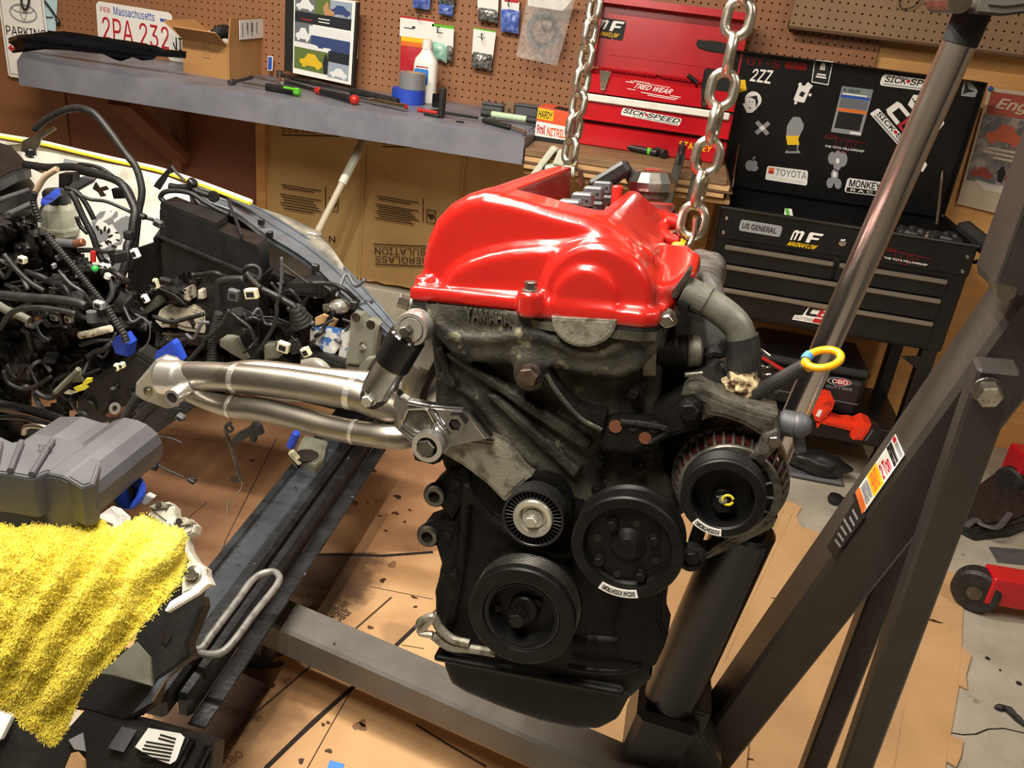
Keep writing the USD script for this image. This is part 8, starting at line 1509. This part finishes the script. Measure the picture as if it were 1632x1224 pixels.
hose(E8((250, 340), (280, 450), (320, 520), (375, 590), (430, 660)), .0045, 1.66, 'primer', 'sensor_wire'); P_('sensor_plug', beam(wy(E8((250, 345)), 1.655), wy(E8((350, 460)), 1.655), .016, .014, X3, .003), 'ivory'); P_('hook_ring', tube([wy(E8((425, 655)), 1.64) + X3 * .014 * math.cos(a) + Z3 * .013 * math.sin(a) for a in np.linspace(0, 2 * np.pi, 20)[:-1]], .003, 8, True), 'dull_steel'); hose(E8((455, 700), (510, 800), (490, 870), (465, 920)), .003, 1.64, 'ivory', 'sensor_wire'); conn2((498, 832), 15, 17, 1.63, 'grey_print', 5)
P_('wire_hook', tube(spline([wz(q, .20) for q in ((420, 880), (440, 856), (462, 858), (474, 868), (462, 884), (425, 893))], 5), .0055, 8), 'black_gloss'); P_('wire_hook_base', beam(wz((440, 852), .2), wz((405, 905), .21), .02, .02), 'frame_black')
tow = [(294, 1029), (318, 1035), (337, 1012), (377, 959), (405, 922), (430, 911), (444, 917), (441, 933), (407, 976), (374, 1020), (354, 1039), (332, 1043), (306, 1037)]
mat('tow_grey', '#8b8a86', .5, .3, col2='#6a6966', lo=.45, hi=.65, vs=60)
P_('tow_hook', tube(spline([wz(q, .30 + .03 * math.sin(i / 12 * np.pi)) for i, q in enumerate(tow)], 6), .0068, 12), 'tow_grey', label='grey steel tow hook loop', smooth=True)
for q in B1((900, 600), (1030, 560)): c = wz(q, .34); P_('tow_washer', lathe_at([(0, 0), (.016, 0), (.015, .004), (0, .005)], c, np.array([.5, -.5, .6]), 24), 'zinc'); P_('tow_bolt', cyl(c, c + np.array([.5, -.5, .6]) * .03, .0065, 12, .001), 'zinc')
# near side: white headlight brackets, liner, plates
mat('bracket_white', '#cfccbd', .35, col2='#8f8d7c', lo=.5, hi=.66, vs=22, col3='#6a4426', lo3=.7, hi3=.74, vs3=26)
nb = V_.group('headlight_bracket', 'white painted headlight bracket beside the towel')
fnn = np.array([.0, -.75, .66])
def pn(q): return wpl(q, wy((270, 850), .92), fnn)
P_('bracket', trace(A8((835, 790), (870, 735), (950, 712), (985, 745), (988, 800), (1060, 805), (1110, 850), (1100, 890), (1050, 915), (1070, 1000), (1110, 1060), (1165, 1100), (1168, 1140), (1190, 1188), (1060, 1240), (1030, 1250), (1035, 1100), (1000, 950), (930, 860)), pn, -fnn, .03, .010), 'bracket_white', under=nb)
P_('mount_pad', trace(E7((300, 858), (385, 812), (462, 832), (440, 872), (348, 884)), lambda q: pn(q) + fnn * .006, -fnn, .02, .004), 'primer', under=nb); P_('mount_pad', trace(E7((490, 985), (520, 940), (590, 940), (645, 980), (640, 1005), (560, 1020)), lambda q: pn(q) + fnn * .006, -fnn, .02, .006), 'white_rust', under=nb)
for q in E7((388, 842), (552, 978)): P_('stud_hole', lathe_at([(0, 0), (.0045, 0), (.0045, .001), (0, .001)], pn(q) + fnn * .0062, fnn, 14), 'rusty', under=nb)
P_('bracket_bolt', hexbolt(pn(A8((1108, 1135))), fnn, .016, .008, .012, .002), 'zinc', under=nb)
P_('lower_arm', trace(B1((1155, 150), (1180, 178), (1120, 235), (945, 340), (930, 330), (960, 280), (1070, 215)), pn, -fnn, .012, .003), 'white_gloss', under=nb)
P_('white_plug', trace(A8((525, 840), (560, 785), (630, 735), (685, 785), (690, 850), (730, 845), (720, 870), (640, 895)), lambda q: wpl(q, wy((170, 820), .86), fnn), -fnn, .03, .010), 'white_gloss', under=nb)
P_('fender_liner', trace(B1((800, 560), (1000, 330), (1140, 250), (1150, 300), (1060, 520), (1080, 590), (900, 720), (860, 860), (760, 930), (690, 960), (480, 900), (300, 880), (200, 700), (400, 500)), lambda q: wpl(q, wy((200, 1050), .90), fnn), -fnn, .03, .004), 'bay_black', label='black inner fender liner')
P_('inner_panel', trace([(225, 990), (262, 940), (300, 900), (318, 905), (326, 935), (300, 1010), (255, 1060), (205, 1050)], lambda q: wpl(q, wy((200, 1050), .93), fnn), -fnn, .01, .001), 'bay_black'); P_('beige_plate', trace(B1((560, 690), (770, 510), (850, 600), (860, 760), (640, 700)), lambda q: wpl(q, wy((200, 1050), .88), fnn), -fnn, .006, .001), 'primer'); P_('grey_edge', trace(B1((1085, 590), (1000, 660), (900, 720), (820, 830), (745, 920), (850, 860), (950, 700)), lambda q: wpl(q, wy((260, 1080), .89), fnn), -fnn, .006, .001), 'fender_grey')
P_('liner_hole', trace(B1((915, 500), (950, 440), (975, 470), (940, 530)), lambda q: wpl(q, wy((200, 1050), .898), fnn), -fnn, .002, 0), 'hole_dark')
P_('bumper_foam', trace(B1((0, 900), (100, 930), (300, 1060), (390, 980), (480, 880), (640, 930), (780, 960), (1200, 1080), (1180, 1290), (-200, 1290), (-200, 900)), lambda q: wpl(q, wy((150, 1180), .82), fnn), -fnn, .05, .01), 'bay_black')
lq2 = lambda q: wpl(q, wy((150, 1180), .816), fnn)
P_('parts_label', trace(B1((840, 998), (1020, 1028), (1045, 1052), (1000, 1180), (965, 1202), (900, 1180), (830, 1145), (765, 1105)), lq2, -fnn, .002, 0), 'white_print', label='white printed parts label')
for k in range(7): y = 1030 + 20 * k; P_('label_print', trace(B1((850 - 10 * k + 60 * (k < 2), y), (1000 - 6 * k, y + 26), (997 - 6 * k, y + 34), (848 - 10 * k + 60 * (k < 2), y + 8)), lambda q: lq2(q) + fnn * .0008, -fnn, .0008, 0), 'black_print')
P_('dark_label', trace(B1((690, 990), (775, 1010), (700, 1135), (610, 1110)), lq2, -fnn, .002, 0), 'grey_plastic')
for q0, q1 in ((B1((1090, 1060)), B1((1000, 1224))), (B1((1180, 1100)), B1((1120, 1224)))): P_('foam_ridge', tube([lq2(q0), lq2(q1)], .006, 8), 'black_gloss')
P_('white_corner', trace(B1((-60, 900), (0, 880), (70, 920), (0, 1060), (-80, 1100)), lambda q: wpl(q, wy((10, 1150), .80), fnn), -fnn, .01, .002), 'white_gloss'); P_('grey_shard', trace(B1((385, 1065), (465, 1025), (480, 1130), (420, 1120)), lq2, -fnn, .004, .001), 'grey_print'); P_('tan_disc', trace(B1((365, 1224), (400, 1140), (440, 1130), (475, 1180), (480, 1260), (365, 1260)), lq2, -fnn, .006, .002), 'cardboard_clean')
# intake resonator and its shield
mat('resonator', '#3a3a3e', .42, col2='#424246', lo=.4, hi=.6, vs=12)
ig_ = V_.group('intake_resonator', 'grey plastic intake resonator resting by the towel')
RY = .70
G2 = [(-40, 752), (0, 752), (30, 762), (50, 766), (56, 760), (75, 755), (98, 760), (115, 768), (135, 784), (143, 800), (145, 815), (140, 832), (110, 850), (60, 858), (0, 856), (-40, 852)]
P_('front_shell', trace(G2, lambda q: wy(q, RY), Y3, .14, .004), 'resonator', under=ig_)
P_('top_face', trace([(-40, 690), (0, 694), (20, 703), (40, 700), (58, 690), (95, 696), (130, 704), (152, 720), (160, 738), (150, 770), (130, 776), (98, 757), (75, 752), (52, 762), (20, 756), (-40, 748)], lambda q: wz(q, wy((60, 758), RY)[2] + .004), -Z3, .05, .004), 'resonator', under=ig_)
for k, q in enumerate((((0, 706), (-8, 745)), ((34, 704), (16, 750)), ((84, 702), (50, 756)))): zt_ = wy((60, 758), RY)[2] + .007; P_('moulded_rib', tube([wz(q[0], zt_), wz(q[1], zt_)], .0035, 8), 'resonator', under=ig_)
zt_ = wy((60, 758), RY)[2] + .009; P_('moulded_text', onpatch(txt('TOP'), [wz(q, zt_) for q in ((60, 709), (84, 712), (82, 718), (58, 715))]), 'black_matte', under=ig_)
mat('shield_grey', '#8b8b87', .5, .5, col2='#5c5c5a', lo=.45, hi=.65, vs=30, bump=.6, bs=120)
sg_ = V_.group('heat_shield', 'worn grey sheet metal heat shield')
sn = np.array([-.25, -.72, .64]); sn /= np.linalg.norm(sn); SP_ = wy((190, 720), .84)
P_('sheet', trace(A8((605, 270), (660, 268), (720, 300), (770, 350), (795, 410), (760, 490), (730, 540), (690, 560), (650, 595), (525, 520), (545, 480), (640, 410), (715, 330), (680, 300), (610, 285)), lambda q: wpl(q, SP_, sn), -sn, .004, .001), 'shield_grey', under=sg_)
P_('inner_sheet', trace(A8((560, 330), (690, 290), (710, 330), (640, 400), (560, 430), (480, 400)), lambda q: wpl(q, SP_ + np.array([0, .04, -.02]), sn), -sn, .004, .001), 'rusty', under=sg_)
P_('foot', trace(A8((580, 575), (650, 600), (750, 655), (760, 690), (730, 750), (690, 740), (650, 720), (580, 710), (570, 690), (590, 660)), lambda q: wpl(q, SP_, sn), -sn, .004, .001), 'shield_grey', under=sg_); P_('foot_hole', lathe_at([(.008, 0), (.0145, 0), (.0145, .003), (.008, .003), (.008, 0)], wpl(A8((718, 690)), SP_, sn), sn, 20), 'shield_grey', under=sg_)
P_('rim_wire', tube(spline([wy(q, .86) for q in A8((135, 330), (150, 290), (220, 285), (330, 310), (450, 310), (560, 290), (620, 272))], 6), .0035, 8), 'steel', under=sg_)
P_('inner_dark', trace(A8((140, 330), (160, 295), (330, 318), (450, 316), (560, 295), (600, 400), (560, 440), (440, 390), (330, 380), (220, 345), (180, 350)), lambda q: wy(q, .90), Y3, .01, .002), 'bay_black', under=sg_)
tp_ = wpl(A8((780, 665)), SP_, sn); P_('blue_tape_roll', tube(spline([wpl(q, SP_, sn) for q in A8((740, 610), (790, 625), (810, 660), (790, 710), (755, 720), (720, 640))], 5), .011, 8, flat=(1.4, .5)), 'blue_tape', under=sg_); P_('tape_tail', trace(A8((735, 580), (830, 500), (870, 490), (905, 470), (900, 505), (850, 520), (790, 600), (750, 650)), lambda q: wy(q, 1.25), Y3, .01, .003), 'blue_tape', under=sg_)
P_('grey_clip', trace(A8((810, 700), (840, 680), (880, 700), (850, 735), (820, 740)), lambda q: wy(q, 1.1), Y3, .01, .002), 'grey_print')

# ------------------------------------------------------------------ yellow towel over the near fender
mat('towel', '#efdf45', .9, col2='#e3d032', lo=.4, hi=.62, vs=60, bump=2.0, bs=520, sheen=.3)
def curve(P, n):
    P = spline(np.array(P, float), 12); s = np.concatenate([[0], np.cumsum(np.linalg.norm(np.diff(P, axis=0), axis=1))]); u = np.linspace(0, s[-1], n); return np.stack([np.interp(u, s, P[:, i]) for i in range(2)], 1)
NS, NT = 150, 170
Tc = curve([(-70, 835), (0, 840), (60, 842), (110, 838), (145, 830), (178, 842), (208, 830), (236, 828), (264, 836), (284, 856)], NS); Bc = curve([(-70, 1118), (0, 1127), (17, 1133), (34, 1141), (62, 1167), (81, 1179), (96, 1176)], NS)
Lc = curve([(-70, 835), (-70, 980), (-70, 1118)], NT); Rc = curve([(284, 856), (291, 886), (278, 919), (242, 976), (208, 1021), (157, 1071), (135, 1094), (118, 1133), (110, 1155), (96, 1176)], NT)
s1, t1 = np.linspace(0, 1, NS)[None, :, None], np.linspace(0, 1, NT)[:, None, None]
Q = (1 - t1) * Tc[None] + t1 * Bc[None] + (1 - s1) * Lc[:, None] + s1 * Rc[:, None] - ((1 - s1) * (1 - t1) * Tc[0] + s1 * (1 - t1) * Tc[-1] + (1 - s1) * t1 * Bc[0] + s1 * t1 * Bc[-1])
px, py = Q[..., 0], Q[..., 1]
pc_ = (px * 170 + py * 130) / 214 + 14 * (meshkit.fbm(np.stack([px / 90, py / 90, px * 0], -1), 2) - .5) * 2
al = (-px * 130 + py * 170) / 214
fold = np.zeros_like(px)
for c0_, w_, h_, a0_, a1_ in ((642, 26, .016, 560, 900), (690, 22, .014, 540, 860), (742, 24, .017, 480, 860), (792, 26, .013, 440, 800), (600, 30, .012, 600, 950), (840, 30, .010, 420, 700), (560, 24, .012, 650, 950)):
    env = np.clip((al - a0_) / 60, 0, 1) * np.clip((a1_ - al) / 60, 0, 1); fold += h_ * np.exp(-((pc_ - c0_) / w_) ** 2 * 2) * (.35 + .65 * env)
fold += .010 * (meshkit.fbm(np.stack([px / 45, py / 45, px * 0 + 3], -1), 3) - .5)
zt = .80 - .20 * np.clip((py - 850) / 330, 0, 1) ** 1.25 - .03 * np.clip((px - 230) / 60, 0, 1) ** 2
D = np.stack([(px - 816) / FPX, (py - 612) / FPX, np.ones_like(px)], -1) @ CM
PT = EYE + D * ((zt - CAMH) / D[..., 2])[..., None]
nrm = np.cross(np.gradient(PT, axis=1), np.gradient(PT, axis=0)); nrm /= np.linalg.norm(nrm, axis=-1, keepdims=True); nrm *= np.sign(nrm[..., 2:3])
PT = PT + nrm * (fold + .0035 * (meshkit.noise(PT * 240) - .5) + .003 * (meshkit.noise(PT * 110 + 7) - .5))[..., None]
V = PT.reshape(-1, 3); n0 = len(V); V2 = (PT - nrm * .007).reshape(-1, 3); F = []
ii, jj = np.meshgrid(np.arange(NT - 1), np.arange(NS - 1), indexing='ij'); q0 = (ii * NS + jj).ravel()
F = np.vstack([np.stack([q0, q0 + 1, q0 + NS + 1], 1), np.stack([q0, q0 + NS + 1, q0 + NS], 1)])
bd = np.concatenate([np.arange(NS), np.arange(1, NT) * NS + NS - 1, (NT - 1) * NS + np.arange(NS - 2, -1, -1), np.arange(NT - 2, 0, -1) * NS]); nb_ = np.roll(bd, -1)
side = np.vstack([np.stack([bd, nb_, nb_ + n0], 1), np.stack([bd, nb_ + n0, bd + n0], 1)])
tw = trimesh.Trimesh(np.vstack([V, V2]), np.vstack([F, F[:, ::-1] + n0, side[:, ::-1]]), process=False)
T_w = Thing('towel', 'fluffy yellow microfibre towel draped over the near fender of the car', 'towel', (float(V[:, 0].mean()), float(V[:, 1].mean()), float(V[:, 2].min())))
T_w.part('cloth', tw, 'towel', smooth=True)
sub = PT[20:-20:6, 20:-20:6] - nrm[20:-20:6, 20:-20:6] * .04
und = sub.reshape(-1, 3); P_('near_fender', trimesh.Trimesh(np.vstack([und, und - [0, 0, .05]]), (lambda a, b: np.vstack([np.stack([q := (np.arange(a - 1)[:, None] * b + np.arange(b - 1)).ravel(), q + 1, q + b + 1], 1), np.stack([q, q + b + 1, q + b], 1)]))(sub.shape[0], sub.shape[1]), process=False), 'bay_black')
# pile fibres
RF = np.random.default_rng(11); npl = 42000
k = RF.integers(0, len(V), npl); base = V[k] + RF.normal(0, .0012, (npl, 3)); nn = nrm.reshape(-1, 3)[k]; dv = nn + RF.normal(0, .55, (npl, 3)); dv /= np.linalg.norm(dv, axis=1, keepdims=True)
pts = np.stack([base, base + dv * .0014 + RF.normal(0, .0003, (npl, 3)), base + dv * .0026 + RF.normal(0, .0007, (npl, 3))], 1).reshape(-1, 3) - T_w.base
bc_ = UsdGeom.BasisCurves.Define(stage, T_w.path + '/pile'); bc_.CreateTypeAttr('linear'); bc_.CreatePointsAttr([Gf.Vec3f(*map(float, p)) for p in pts]); bc_.CreateCurveVertexCountsAttr([3] * npl); bc_.CreateWidthsAttr([.0006]); bc_.SetWidthsInterpolation('constant')
UsdShade.MaterialBindingAPI.Apply(bc_.GetPrim()).Bind(MATS['towel']); tagp(bc_.GetPrim(), kind='stuff')
